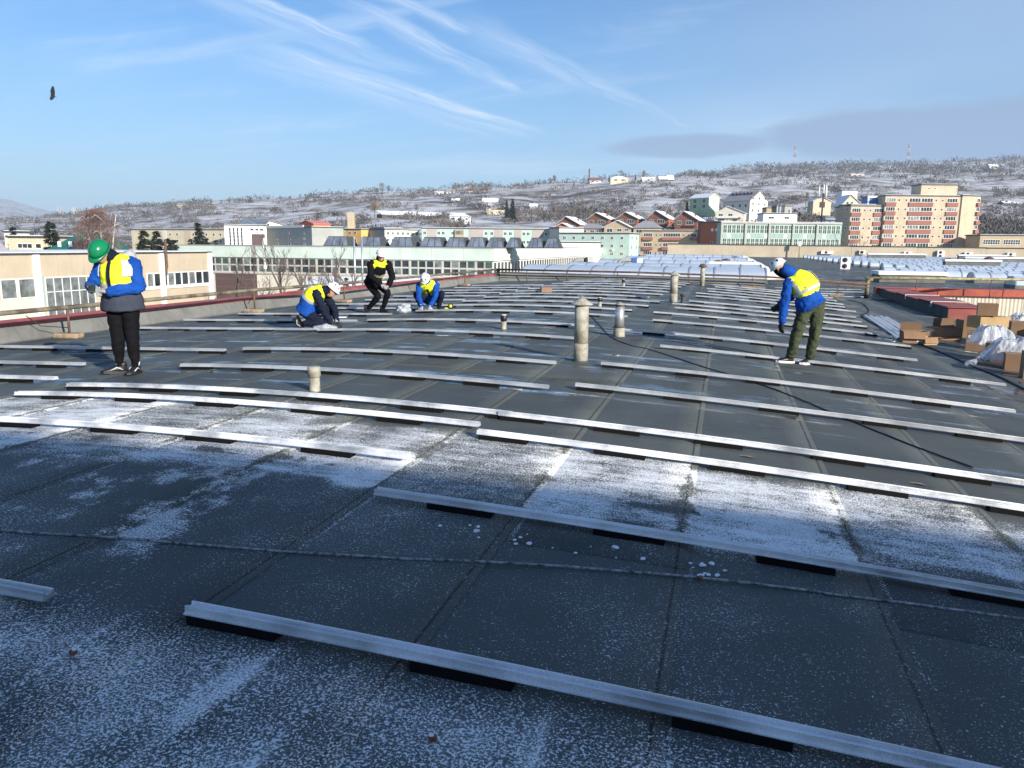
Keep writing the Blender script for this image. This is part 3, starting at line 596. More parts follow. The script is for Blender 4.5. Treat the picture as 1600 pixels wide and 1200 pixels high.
far_vent(1122, 406, 419, 60, 'cowled vent rising between the left skylight rows, nearest of the receding line')
far_vent(1134, 404, 415, 66, 'second cowled vent in the receding line between the left skylights')
far_vent(1143, 402, 408, 84, 'third small cowled vent in the receding line', 0.22)
far_vent(1149, 400.5, 406, 100, 'fourth small cowled vent in the receding line', 0.25)
far_vent(1155, 399, 404, 115, 'fifth, smallest cowled vent in the receding line', 0.28)
far_vent(1544, 401, 416, 92, 'short rusty chimney among the right-hand skylights', 0.3)
far_vent(1482, 403, 411, 125, 'stubby dark vent at the end of the white hatch strip', 0.4)

# ------------------------------------------------------------------ cables
def on_roof(pxs, lift):
    out = []
    for q_ in pxs:
        p = roofpt(*q_); out.append((p.x, p.y, zr(p.x, p.y) + lift))
    return out
def smooth(pts, n=6):
    pts = [Vector(p) for p in pts]; o = []
    for i in range(len(pts) - 1):
        a, b_, c_, d_ = pts[max(i - 1, 0)], pts[i], pts[i + 1], pts[min(i + 2, len(pts) - 1)]
        for k in range(n):
            t_ = k / n; o.append(0.5 * ((2 * b_) + (c_ - a) * t_ + (2 * a - 5 * b_ + 4 * c_ - d_) * t_ ** 2 + (-a + 3 * b_ - 3 * c_ + d_) * t_ ** 3))
    return o + [pts[-1]]
def cable(name, label, pxs, r, mt, lift=None, n=8, wob=0.0):
    pts = smooth(on_roof(pxs, r + 0.008 if lift is None else lift), n)
    for i, p in enumerate(pts):
        p.z = zr(p.x, p.y) + r + 0.008; p.x += wob * noise.noise(Vector((i * 0.7, 1, 2))); p.y += wob * noise.noise(Vector((i * 0.7, 7, 2)))
    return tag(MB().tube(pts, r, mt, 7).build(name), label, 'cable')
cable('frosted_cable', 'frosted cable lying right across the shaded foreground', [(-120, 818), (0, 834), (180, 846), (330, 859), (480, 870), (640, 879), (800, 885), (960, 897), (1090, 909), (1250, 926), (1330, 937), (1450, 953), (1600, 973), (1720, 990)], 0.0075, K['ropegrey'], n=4, wob=0.008)
cable('black_cable', 'black cable running from the cone-capped vent down to the right', [(920, 490), (936, 508), (955, 528), (985, 541), (1020, 549), (1100, 575), (1180, 600), (1250, 626), (1330, 660), (1420, 696), (1520, 733)], 0.008, K['cable'], n=10, wob=0.015)
cable('black_cable', 'thick black cable along the edge of the shade beside the boxes', [(1350, 476), (1358, 487), (1347, 495), (1375, 512), (1400, 528), (1440, 540), (1480, 556), (1520, 574), (1560, 590), (1605, 612)], 0.016, K['cable'], n=8)
cable('black_cable', 'looped black cable below the pipe post', [(1325, 470), (1345, 474), (1357, 484), (1352, 492), (1335, 498), (1322, 500)], 0.012, K['cable'])
cable('white_cable', 'thin loose white wires lying at the rail ends before the metal sheets', [(1366, 520), (1380, 530), (1398, 535), (1392, 526), (1402, 522), (1410, 532)], 0.006, K['label'])

# ------------------------------------------------------------------ small things lying about
def lying(px, py): p = roofpt(px, py); return Vector((p.x, p.y, zr(p.x, p.y) + 0.006))
K['nut'] = mat('walnut_shell', (0.22, 0.08, 0.045), 0.8, var=0.4, vs=60, bump=0.5, bs=120)
for (px, py), lab in (((115, 1026), 'small brown walnut with frost on it at the far left of the foreground'), ((676, 1162), 'small brown walnut near the bottom edge'), ((1092, 910), 'brown walnut resting against the frosted cable'), ((1080, 722), 'tiny reddish walnut shell beside the second right-hand rails')):
    p = lying(px, py); t = thing('walnut', lab, 'walnut', p, rng.random() * 6, 'walnuts on the roof'); r = 0.0155
    bm = bmesh.new(); bmesh.ops.create_icosphere(bm, subdivisions=3, radius=r)
    for v in bm.verts: v.co = Vector((v.co.x * 1.15, v.co.y, v.co.z * 0.85)) * (1 + 0.10 * noise.noise(v.co * 160)); v.co.z += r * 0.8
    me = bpy.data.meshes.new('shell'); bm.to_mesh(me); bm.free(); me.materials.append(K['nut']); me.polygons.foreach_set('use_smooth', [True] * len(me.polygons)); obj('shell', me, t)
    bm = bmesh.new(); bmesh.ops.create_icosphere(bm, subdivisions=2, radius=r * 0.8)
    for v in bm.verts: v.co = Vector((v.co.x * 0.9, v.co.y * 0.8, v.co.z * 0.45 + r * 1.45)) + Vector((0.002, 0.003, 0))
    me = bpy.data.meshes.new('frost'); bm.to_mesh(me); bm.free(); me.materials.append(K['snow']); obj('frost', me, t)
K['leaf'] = mat('dry_leaf', (0.30, 0.26, 0.20), 0.8, var=0.3, vs=30)
for px, py, lab in ((1160, 715, 'pale dry leaf sliver near the third right-hand rail'), (1425, 757, 'long pale dry leaf on the felt at the right')):
    p = lying(px, py); MBx = MB(); n = 8
    vs = [(x, s_ * 0.022 * math.sin(math.pi * (x + 0.12) / 0.24), 0.004 + 0.012 * abs(s_) * (1 + math.sin(x * 30)) / 2) for x in [-0.12 + 0.24 * i / n for i in range(n + 1)] for s_ in (-1, 0, 1)]
    fs = [(3 * i + k, 3 * i + k + 1, 3 * i + k + 4, 3 * i + k + 3) for i in range(n) for k in (0, 1)]
    tag(MBx.add(vs, fs, K['leaf'], True).build('dry_leaf', None, p, (0, 0, -0.5)), lab, 'leaf', 'dry leaves')
for i in range(26):                                  # lumps of snow below the second rail
    x = rng.uniform(-1.55, 0.1); y = rng.uniform(3.98, 4.22); r = rng.uniform(0.006, 0.019)
    bm = bmesh.new(); bmesh.ops.create_icosphere(bm, subdivisions=3, radius=r)
    for v in bm.verts: v.co *= 1 + 0.6 * noise.noise(v.co * 55 + Vector((i, 0, 0))); v.co.z = v.co.z * 0.45 + r * 0.3
    me = bpy.data.meshes.new('snow_lump'); bm.to_mesh(me); bm.free(); me.materials.append(K['snow'])
    tag(obj('snow_lump', me, None, (x, y, zr(x, y) + 0.008)), 'little lump of snow on the felt just before the second right-hand rail', 'snow', 'snow lumps before the second rail')

# ------------------------------------------------------------------ cardboard boxes, wrap and sheets on the right
def carton(px, py, wx, wy, h, rz, label, mt=None, openf=None, z=0.0, lab=None):
    p = roofpt(px, py); mt = mt or K['card']; t = thing('cardboard_box', label, 'box', (p.x, p.y, zr(p.x, p.y) + 0.012 + z), AX + R(rz), 'cardboard boxes')
    a, b_ = wx / 2, wy / 2; th = 0.006
    if not openf:
        MB().box(-a, a, -b_, b_, 0, h, mt).build('body', t); MB().box(-a, a, -0.03, 0.03, h, h + 0.002, K['card2']).build('tape', t)
    else:
        mb_ = MB()
        for q_ in ((-a, a, -b_, -b_ + th), (-a, a, b_ - th, b_), (-a, -a + th, -b_ + th, b_ - th), (a - th, a, -b_ + th, b_ - th)): mb_.box(*q_, 0, h, mt)
        mb_.box(-a + th, a - th, -b_ + th, b_ - th, 0, th, K['cardin']).build('body', t)
        for side, ang in openf.items():
            L = b_ * 0.98; q_ = R(ang)
            if side in 'fb':
                s_ = -1 if side == 'f' else 1; M_ = Matrix.Translation((0, s_ * b_, h)) @ Matrix.Rotation(-s_ * q_, 4, 'X'); o = MB().box(-a, a, -0.003, 0.003, 0.001, L, K['card'] if side == 'f' else K['cardin'], M_).build('flap', t)
            else:
                s_ = -1 if side == 'l' else 1; M_ = Matrix.Translation((s_ * a, 0, h)) @ Matrix.Rotation(s_ * q_, 4, 'Y'); MB().box(-0.003, 0.003, -b_, b_, 0.001, L, mt, M_).build('flap', t)
    if lab: o = MB().box(lab[0], lab[0] + lab[2], -b_ - 0.003, -b_ - 0.001, lab[1], lab[1] + lab[3], K['label']).box(lab[0] + 0.02, lab[0] + lab[2] - 0.03, -b_ - 0.005, -b_ - 0.0035, lab[1] + lab[3] * 0.3, lab[1] + lab[3] * 0.6, K['labelblue']).build('shipping_label', t)
    return t
carton(1424, 536, 0.44, 0.36, 0.26, -14, 'open brown box with its back flap raised, end of the silver sheets', None, {'f': 150, 'b': -8, 'l': 60, 'r': 75}, lab=(0.06, 0.04, 0.13, 0.1))
carton(1447, 539, 0.32, 0.28, 0.17, 10, 'small tan box with a bright sunlit flap in front of the open boxes', K['card2'], {'f': 165, 'b': -10, 'r': 100})
carton(1478, 531, 0.50, 0.40, 0.30, -3, 'open brown box with dark inside and a folded front flap, centre of the pile', None, {'f': 170, 'b': -5, 'l': 100})
carton(1507, 527, 0.30, 0.42, 0.44, -6, 'upright olive-brown box behind the centre open box', K['cardin'])
carton(1526, 548, 0.42, 0.5, 0.40, -32, 'squat brown box with a white sticker under the long yellow box', None, lab=(-0.18, 0.28, 0.05, 0.06))
carton(1540, 541, 0.74, 0.45, 0.26, 6, 'long yellowish box lying across the pile', K['card2'], z=0.42)
carton(1536, 541, 0.40, 0.40, 0.27, -28, 'box with a sunlit orange side on top of the long yellow box', None, z=0.70)
carton(1552, 565, 0.30, 0.4, 0.36, -35, 'brown box half covered by the clear wrap, left of the hanging strip', None)
carton(1570, 568, 0.50, 0.42, 0.30, -30, 'brown box under the middle of the clear wrap', None)
carton(1588, 556, 0.36, 0.36, 0.26, -25, 'box with sunlit front sitting on the clear wrap', K['card'], z=0.46)
carton(1592, 580, 0.48, 0.42, 0.30, -28, 'brown box below the clear wrap near the right edge', None)
carton(1622, 594, 0.5, 0.4, 0.46, -25, 'tall brown box cut by the right edge of the picture', None)
carton(1618, 560, 0.5, 0.4, 0.62, -20, 'brown box behind the wrapped ones at the right edge', None)
carton(853, 457, 0.36, 0.3, 0.17, 8, 'lone tan carton among the rails before the far upstand', K['card'])
K['wrap'] = mat('clear_wrap', (0.80, 0.84, 0.90), 0.16, var=0.08, vs=6, bump=0.6, bs=22, alpha=0.34)
def wrap(px, py, wx, wy, z0, sag, rz, label, seed):
    p = roofpt(px, py); n = 64; vs = []
    for j in range(n + 1):
        for i in range(n + 1):
            u, v_ = i / n * 2 - 1, j / n * 2 - 1; r = max(abs(u), abs(v_)); N3 = noise.noise
            zz = z0 - sag * max(0, r - 0.45) ** 1.4 * 1.9 + 0.055 * N3(Vector((u * 3, v_ * 3, seed))) + 0.05 * abs(N3(Vector((u * 6, v_ * 5, seed + 4)))) + 0.03 * abs(N3(Vector((u * 15, v_ * 12, seed + 6)))) + 0.012 * N3(Vector((u * 34, v_ * 30, seed)))
            e = 1 + 0.16 * N3(Vector((u * 2, v_ * 2, seed + 9)))
            vs.append((u * wx / 2 * e, v_ * wy / 2 * e, max(zz, 0.02)))
    fs = [(j * (n + 1) + i, j * (n + 1) + i + 1, (j + 1) * (n + 1) + i + 1, (j + 1) * (n + 1) + i) for j in range(n) for i in range(n)]
    o = MB().add(vs, fs, K['wrap'], True).build('plastic_wrap', None, (p.x, p.y, zr(p.x, p.y)), (0, 0, AX + R(rz))); s_ = o.modifiers.new('s', 'SOLIDIFY'); s_.thickness = 0.002
    return tag(o, label, 'plastic wrap', 'clear wrap on the boxes')
wrap(1588, 574, 1.15, 0.95, 0.50, 0.45, -28, 'crumpled clear plastic wrap draped over the boxes at the right', 3)
wrap(1546, 559, 0.72, 0.6, 0.62, 0.42, -10, 'clear plastic wrap hanging over the corner of the long yellow box', 8)
wrap(1600, 545, 0.9, 0.6, 0.78, 0.25, 0, 'pale plastic sheet heaped behind the wrapped boxes', 15)
p = roofpt(1514, 574); q_ = roofpt(1548, 561)
pts = smooth([(p.x, p.y, zr(p.x, p.y) + 0.04), ((p.x + q_.x) / 2, (p.y + q_.y) / 2, zr(p.x, p.y) + 0.10), (q_.x, q_.y, zr(q_.x, q_.y) + 0.34)], 8)
tag(MB().tube(pts, [0.085 - 0.05 * min(1, i / 5) + 0.012 * math.sin(i * 2.3) for i in range(len(pts))], K['wrap'], 9).build('plastic_wrap'), 'twisted strip of clear wrap trailing down onto the shaded felt', 'plastic wrap', 'clear wrap on the boxes')
a_, b2 = roofpt(1352, 494), roofpt(1406, 531); ax_ = (b2 - a_); ax_.z = 0; LL = ax_.length; ax_.normalize()
for i in range(5):
    n_ = Vector((ax_.y * -1, ax_.x, 0)); o_ = a_ + n_ * (0.02 - 0.15 * i) * -1; vs = []
    sec = [(-0.07, 0), (-0.045, 0.0), (-0.035, 0.035), (0.035, 0.035), (0.045, 0), (0.07, 0)]
    z0 = 0.012 + 0.012 * (i % 2) + 0.004 * i
    for f_ in (0, 0.33, 0.66, 1.0):
        c_ = o_ + ax_ * (LL * f_ + 0.12 * (i % 3)); vs += [(c_.x + n_.x * -w_, c_.y + n_.y * -w_, zr(c_.x, c_.y) + z0 + h_) for w_, h_ in sec]
    m_ = len(sec); fs = [(j * m_ + k, j * m_ + k + 1, (j + 1) * m_ + k + 1, (j + 1) * m_ + k) for j in range(3) for k in range(m_ - 1)]
    o = MB().add(vs, fs, K['alu']).build('metal_sheet'); s_ = o.modifiers.new('s', 'SOLIDIFY'); s_.thickness = 0.003
    tag(o, 'bright ribbed aluminium sheet in the bundle by the open box, %s from the rail ends' % LO2[i], 'metal sheet', 'bundle of aluminium sheets')
def clear_bag(px, py, label, w_, h_, seed):
    p = lying(px, py); bm = bmesh.new(); bmesh.ops.create_icosphere(bm, subdivisions=4, radius=1)
    for v in bm.verts:
        d_ = 1 + 0.35 * noise.noise(v.co * 1.8 + Vector((seed, 0, 0))) + 0.14 * noise.noise(v.co * 6 + Vector((0, seed, 0))); v.co = Vector((v.co.x * w_ / 2 * d_, v.co.y * w_ * 0.35 * d_, max(0.0, v.co.z * 0.5 + 0.42) * h_ * d_))
    me = bpy.data.meshes.new('bag'); bm.to_mesh(me); bm.free(); me.materials.append(K['wrap']); me.polygons.foreach_set('use_smooth', [True] * len(me.polygons))
    t = thing('parts_bag', label, 'plastic bag', p, AX, 'clear bags of fixings'); obj('bag', me, t)
    for i in range(14):
        x, y, z_ = rng.uniform(-w_ * 0.4, w_ * 0.45), rng.uniform(-w_ * 0.36, 0.02), rng.uniform(0.01, h_ * 0.4)
        MB().box(-0.02, 0.02, -0.013, 0.013, 0, 0.02, K['galv']).build('clamp', t, (x, y, z_), (rng.random(), rng.random(), rng.random() * 3))
clear_bag(508, 518, 'clear bag of metal clamps in front of the kneeling worker', 0.44, 0.13, 1.0)
clear_bag(632, 490, 'crumpled clear bag of clamps between the two workers at the back', 0.34, 0.24, 6.0)
p = lying(533, 497); o = MB().box(-0.13, 0.13, -0.05, 0.05, 0, 0.03, K['label']).build('paper_scrap', None, p, (0, 0, 0.4)); o.modifiers.new('b', 'BEVEL').width = 0.02
tag(o, 'white scrap of paper on the felt right of the kneeling worker', 'paper')
p = lying(704, 483); t = thing('tape_measure', 'small black and yellow tape measure right of the squatting worker', 'tape measure', p, AX)
K['yel'] = mat('yellow_plastic', (0.62, 0.60, 0.05), 0.5, var=0.1)
MB().tube([(0, -0.035, 0.07), (0, 0.035, 0.07)], 0.07, K['black'], 14).build('case', t); MB().tube([(0, -0.045, 0.07), (0, -0.036, 0.07)], 0.045, K['yel'], 14).build('face_plate', t); MB().box(-0.15, -0.05, -0.02, 0.02, 0.0, 0.03, K['yel']).build('blade', t)
# ------------------------------------------------------------------ people
TS = bpy.data.scenes.new('workbench')          # scratch scene for growing meshes, removed at the end
def rings(chain, side, n=14, inflate=0.0, sub=3):
    """chain: (point, half-width along side, half-depth); returns smooth rings"""
    pts = [Vector(c[0]) for c in chain]; ra = [c[1] for c in chain]; rb = [c[2] for c in chain]
    P, A, B = [], [], []
    for i in range(len(pts) - 1):
        p0, p1, p2, p3_ = pts[max(i - 1, 0)], pts[i], pts[i + 1], pts[min(i + 2, len(pts) - 1)]
        for k in range(sub):
            t_ = k / sub; P.append(0.5 * ((2 * p1) + (p2 - p0) * t_ + (2 * p0 - 5 * p1 + 4 * p2 - p3_) * t_ ** 2 + (-p0 + 3 * p1 - 3 * p2 + p3_) * t_ ** 3))
            e = t_ * t_ * (3 - 2 * t_); A.append(ra[i] + (ra[i + 1] - ra[i]) * e); B.append(rb[i] + (rb[i + 1] - rb[i]) * e)
    P.append(pts[-1]); A.append(ra[-1]); B.append(rb[-1]); N = len(P); out = []; side = Vector(side)
    for i in range(N):
        t_ = (P[min(i + 1, N - 1)] - P[max(i - 1, 0)]).normalized(); a = (side - t_ * side.dot(t_)); a = a.normalized() if a.length > 1e-4 else t_.orthogonal().normalized(); b_ = t_.cross(a)
        out.append((P[i], a, b_, A[i] + inflate, B[i] + inflate))
    return out
def loft(chain, side=(1, 0, 0), n=14, sub=3, cap=0.7):
    R_ = rings(chain, side, n, 0, sub); vs = []; fs = []
    for p, a, b_, ra, rb in R_:
        vs += [p + a * math.cos(2 * math.pi * k / n) * ra + b_ * math.sin(2 * math.pi * k / n) * rb for k in range(n)]
    N = len(R_); fs = [(i * n + k, i * n + (k + 1) % n, (i + 1) * n + (k + 1) % n, (i + 1) * n + k) for i in range(N - 1) for k in range(n)]
    # rounded ends
    for idx, sgn in ((0, -1), (N - 1, 1)):
        p, a, b_, ra, rb = R_[idx]; t_ = (a.cross(b_)) * sgn * 1.0; o = len(vs); base = idx * n; rr = min(ra, rb); last = base
        for q_ in (0.5, 0.8):
            s_ = math.sqrt(1 - q_ * q_); o = len(vs)
            vs += [p + t_ * rr * cap * q_ + a * math.cos(2 * math.pi * k / n) * ra * s_ + b_ * math.sin(2 * math.pi * k / n) * rb * s_ for k in range(n)]
            fs += [(last + k, last + (k + 1) % n, o + (k + 1) % n, o + k) for k in range(n)]; last = o
        vs.append(p + t_ * rr * cap); fs += [(last + k, last + (k + 1) % n, len(vs) - 1) for k in range(n)]
    return vs, fs
def merged(name, lofts, voxel, mt, parent, wr=0.0, wf=9.0, smooth_it=6, seed=0):
    """one continuous surface grown from overlapping lofts"""
    mb_ = MB()
    for vs, fs in lofts: mb_.add(vs, fs, mt)
    me = mb_.mesh(name)
    bm = bmesh.new(); bm.from_mesh(me); bmesh.ops.recalc_face_normals(bm, faces=bm.faces); bm.to_mesh(me); bm.free()
    tmp = bpy.data.objects.new('tmp', me); TS.collection.objects.link(tmp)
    r = tmp.modifiers.new('r', 'REMESH'); r.mode = 'VOXEL'; r.voxel_size = voxel
    s_ = tmp.modifiers.new('s', 'SMOOTH'); s_.factor = 0.5; s_.iterations = smooth_it
    with bpy.context.temp_override(scene=TS, view_layer=TS.view_layers[0]):
        dg = bpy.context.evaluated_depsgraph_get(); dg.update()
        nm = bpy.data.meshes.new_from_object(tmp.evaluated_get(dg))
    bpy.data.objects.remove(tmp); bpy.data.meshes.remove(me)
    nm.name = name
    if wr:
        nrm_ = [v.normal.copy() for v in nm.vertices]; cos_ = [v.co.copy() for v in nm.vertices]; new_ = []
        for c_, n_ in zip(cos_, nrm_):
            q_ = noise.noise(Vector((c_.x * wf, c_.y * wf, c_.z * wf * 1.7 + seed))) + 0.5 * noise.noise(Vector((c_.x * wf * 2.2, c_.y * wf * 2.2 + seed, c_.z * wf * 3.6)))
            new_.extend(c_ + n_ * wr * q_)
        nm.vertices.foreach_set('co', new_)
    nm.materials.clear(); nm.materials.append(mt); nm.polygons.foreach_set('use_smooth', [True] * len(nm.polygons)); nm.update()
    return obj(name, nm, parent)
def patch(name, chain, side, t0, t1, a0, a1, inflate, mt, parent, sub=6, n=20):
    """a strip of cloth lying on a loft between two heights and two angles (degrees)"""
    R_ = rings(chain, side, 14, inflate, sub); N = len(R_) - 1; i0_, i1_ = int(round(t0 * N)), max(int(round(t1 * N)), int(round(t0 * N)) + 1); vs = []; full = abs(a1 - a0) >= 359
    for i in range(i0_, i1_ + 1):
        p, a, b_, ra, rb = R_[i]
        vs += [p + a * math.cos(R(a0 + (a1 - a0) * k / n)) * ra + b_ * math.sin(R(a0 + (a1 - a0) * k / n)) * rb for k in range(n + 1)]
    fs = [(i * (n + 1) + k, i * (n + 1) + k + 1, (i + 1) * (n + 1) + k + 1, (i + 1) * (n + 1) + k) for i in range(i1_ - i0_) for k in range(n)]
    o = MB().add(vs, fs, mt, True).build(name, parent); s_ = o.modifiers.new('s', 'SOLIDIFY'); s_.thickness = 0.006; s_.offset = 1
    return o
def orient(fwd_, up_):
    f_ = Vector(fwd_).normalized(); u_ = Vector(up_); u_ = (u_ - f_ * u_.dot(f_)).normalized(); r_ = f_.cross(u_)
    return Matrix((r_, f_, u_)).transposed().to_4x4()      # local x right, y forward, z up
def head_lofts(c, M):
    T = lambda *p: c + (M.to_3x3() @ Vector(p))
    L = [loft([(T(0, 0.0, -0.125), 0.045, 0.05), (T(0, 0.012, -0.09), 0.062, 0.075), (T(0, 0.008, -0.03), 0.074, 0.092), (T(0, -0.002, 0.04), 0.077, 0.10), (T(0, -0.006, 0.09), 0.06, 0.08)], M.to_3x3() @ Vector((1, 0, 0)), 16)]
    L.append(loft([(T(0, 0.088, 0.012), 0.010, 0.010), (T(0, 0.106, -0.028), 0.017, 0.016)], M.to_3x3() @ Vector((1, 0, 0)), 8))
    for s_ in (-1, 1): L.append(loft([(T(s_ * 0.077, -0.01, -0.035), 0.008, 0.016), (T(s_ * 0.082, -0.012, 0.015), 0.008, 0.02)], M.to_3x3() @ Vector((1, 0, 0)), 8))
    L.append(loft([(T(-0.022, 0.088, -0.062), 0.007, 0.008), (T(0.022, 0.088, -0.062), 0.007, 0.008)], (0, 0, 1), 6))
    return L
def helmet(parent, c, M, mt, climbing=False):
    MM = Matrix.Translation(c) @ M; mb_ = MB(); n = 28; rowsn = 9; vs = []
    for i in range(rowsn + 1):
        a = math.pi / 2 * i / rowsn
        for k in range(n):
            q_ = 2 * math.pi * k / n; r = math.cos(a); x, y = math.cos(q_) * 0.112 * r, math.sin(q_) * 0.138 * r - 0.003
            rg = 0.004 * max(0, 1 - abs(x) / 0.03) * math.sin(a * 2) if not climbing else 0.0
            vs.append(MM @ Vector((x, y, 0.012 + 0.128 * math.sin(a) ** 0.9 + rg)))
    fs = [(i * n + k, i * n + (k + 1) % n, (i + 1) * n + (k + 1) % n, (i + 1) * n + k) for i in range(rowsn) for k in range(n)]
    hd = mb_.add(vs, fs, mt, True).build('helmet', parent); s_ = hd.modifiers.new('s', 'SOLIDIFY'); s_.thickness = 0.005
    vs = []
    for k in range(n + 1):                                  # brim: a peak in front, a lip all round
        q_ = 2 * math.pi * k / n; f_ = max(0, math.sin(q_)) ** 3 * (0.045 if not climbing else 0.018)
        for e, dz in ((0.0, 0.012), (0.010 + f_, 0.002 - f_ * 0.25)):
            vs.append(MM @ Vector((math.cos(q_) * (0.112 + e * (0.6 if f_ > 0.01 else 1)), math.sin(q_) * (0.138 + e) - 0.003, dz)))
    br = MB().add(vs, [(2 * k, 2 * k + 2, 2 * k + 3, 2 * k + 1) for k in range(n)], mt, True).build('brim', hd); s_ = br.modifiers.new('s', 'SOLIDIFY'); s_.thickness = 0.005
    if climbing:
        for sx, ang, el_ in ((-1, 60, 35), (1, 60, 35), (-1, -50, 40), (1, -50, 40), (-1, 5, 45), (1, 5, 45)):
            a = R(el_); q_ = R(90 - sx * (90 - ang)) if ang > 0 else R(-90 + sx * (90 + ang)); r = math.cos(a)
            p = Vector((math.cos(q_) * 0.114 * r, math.sin(q_) * 0.140 * r - 0.003, 0.012 + 0.130 * math.sin(a) ** 0.9)); nn_ = Vector((p.x / 0.0125, p.y / 0.019, (p.z - 0.012) / 0.0164)).normalized()
            O = orient(nn_, (0, 0, 1)); MB().lathe([(0.017, -0.004), (0.017, 0.002), (0.012, 0.003)], K['black'], 10).build('vent_slot', hd).matrix_local = MM @ Matrix.Translation(p) @ O @ Matrix.Rotation(R(-90), 4, 'X') @ Matrix.Diagonal((0.8, 1.5, 1, 1))
    T = lambda *p: MM @ Vector(p)
    for s_ in (-1, 1): MB().tube([T(s_ * 0.10, -0.02, 0.02), T(s_ * 0.088, 0.0, -0.06), T(s_ * 0.04, 0.045, -0.135)], 0.006, K['black'], 5).build('chin_strap', hd)
    return hd
def hand_lofts(wrist, dirv, palmn, curl=0.5, s=1.0, mirror=1):
    """palm and five fingers; dirv points along the hand, palmn out of the palm"""
    d_ = Vector(dirv).normalized(); nrm = Vector(palmn); nrm = (nrm - d_ * nrm.dot(d_)).normalized(); sd = d_.cross(nrm) * mirror
    T = lambda a, b_, c_: wrist + (sd * a + d_ * b_ + nrm * c_) * s
    L = [loft([(T(0, -0.03, 0), 0.034 * s, 0.028 * s), (T(0, 0.02, 0), 0.040 * s, 0.024 * s), (T(0, 0.085, 0.002), 0.046 * s, 0.020 * s)], sd, 12)]
    for i, (x, l_) in enumerate(((-0.034, 0.066), (-0.011, 0.076), (0.012, 0.072), (0.033, 0.056))):
        pts = [T(x, 0.075, 0)]; ang = 0.15; p = pts[0]
        for seg, f_ in enumerate((0.45, 0.32, 0.25)):
            ang += curl * (0.55 if seg == 0 else 0.75); p = p + (d_ * math.cos(ang) + nrm * math.sin(ang) + sd * (x * 0.8)) * l_ * f_ * s; pts.append(p)
        L.append(loft([(pts[0], 0.0115 * s, 0.0115 * s), (pts[1], 0.011 * s, 0.011 * s), (pts[2], 0.010 * s, 0.010 * s), (pts[3], 0.009 * s, 0.009 * s)], sd, 8, 2))
    t0 = T(-0.036, 0.02, 0.004); L.append(loft([(t0, 0.015 * s, 0.014 * s), (T(-0.060, 0.045, 0.014), 0.013 * s, 0.013 * s), (T(-0.064, 0.078, 0.028), 0.010 * s, 0.010 * s)], sd, 8, 2))
    return L
def shoe(parent, heel, toe, mt, sole_mt, roll=(0, 0, 1), accent=None):
    h_, t_ = Vector(heel), Vector(toe); d_ = (t_ - h_).normalized(); up_ = Vector(roll); up_ = (up_ - d_ * up_.dot(d_)).normalized(); sd = d_.cross(up_)
    T = lambda a, b_, c_: h_ + sd * a + d_ * b_ + up_ * c_
    L = [loft([(T(0, -0.005, 0.055), 0.036, 0.045), (T(0, 0.05, 0.062), 0.040, 0.050), (T(0, 0.12, 0.055), 0.043, 0.043), (T(0, 0.20, 0.043), 0.046, 0.030), (T(0, 0.262, 0.035), 0.034, 0.020)], sd, 14), loft([(T(0, 0.03, 0.07), 0.042, 0.05), (T(0, 0.02, 0.125), 0.045, 0.052)], sd, 12)]
    sh = merged('shoe', L, 0.012, mt, parent, 0, smooth_it=3)
    outline = [(-0.038, -0.03), (-0.044, 0.06), (-0.047, 0.17), (-0.040, 0.25), (0, 0.285), (0.040, 0.25), (0.047, 0.17), (0.044, 0.06), (0.038, -0.03), (0, -0.048)]
    vs = [T(a, b_, z_ - (0.0 if z_ else 0) + (0.018 if b_ > 0.24 else 0)) for z_ in (0.0, 0.030) for a, b_ in outline]; n = len(outline)
    MB().add(vs, [tuple(range(n - 1, -1, -1)), tuple(range(n, 2 * n))] + [(k, (k + 1) % n, n + (k + 1) % n, n + k) for k in range(n)], sole_mt).build('sole', sh)
    if accent:
        for a in (-1, 1): MB().tube([T(a * 0.043, 0.03, 0.05), T(a * 0.048, 0.10, 0.085), T(a * 0.040, 0.17, 0.05)], 0.006, accent, 5).build('stripe', sh)
    return sh
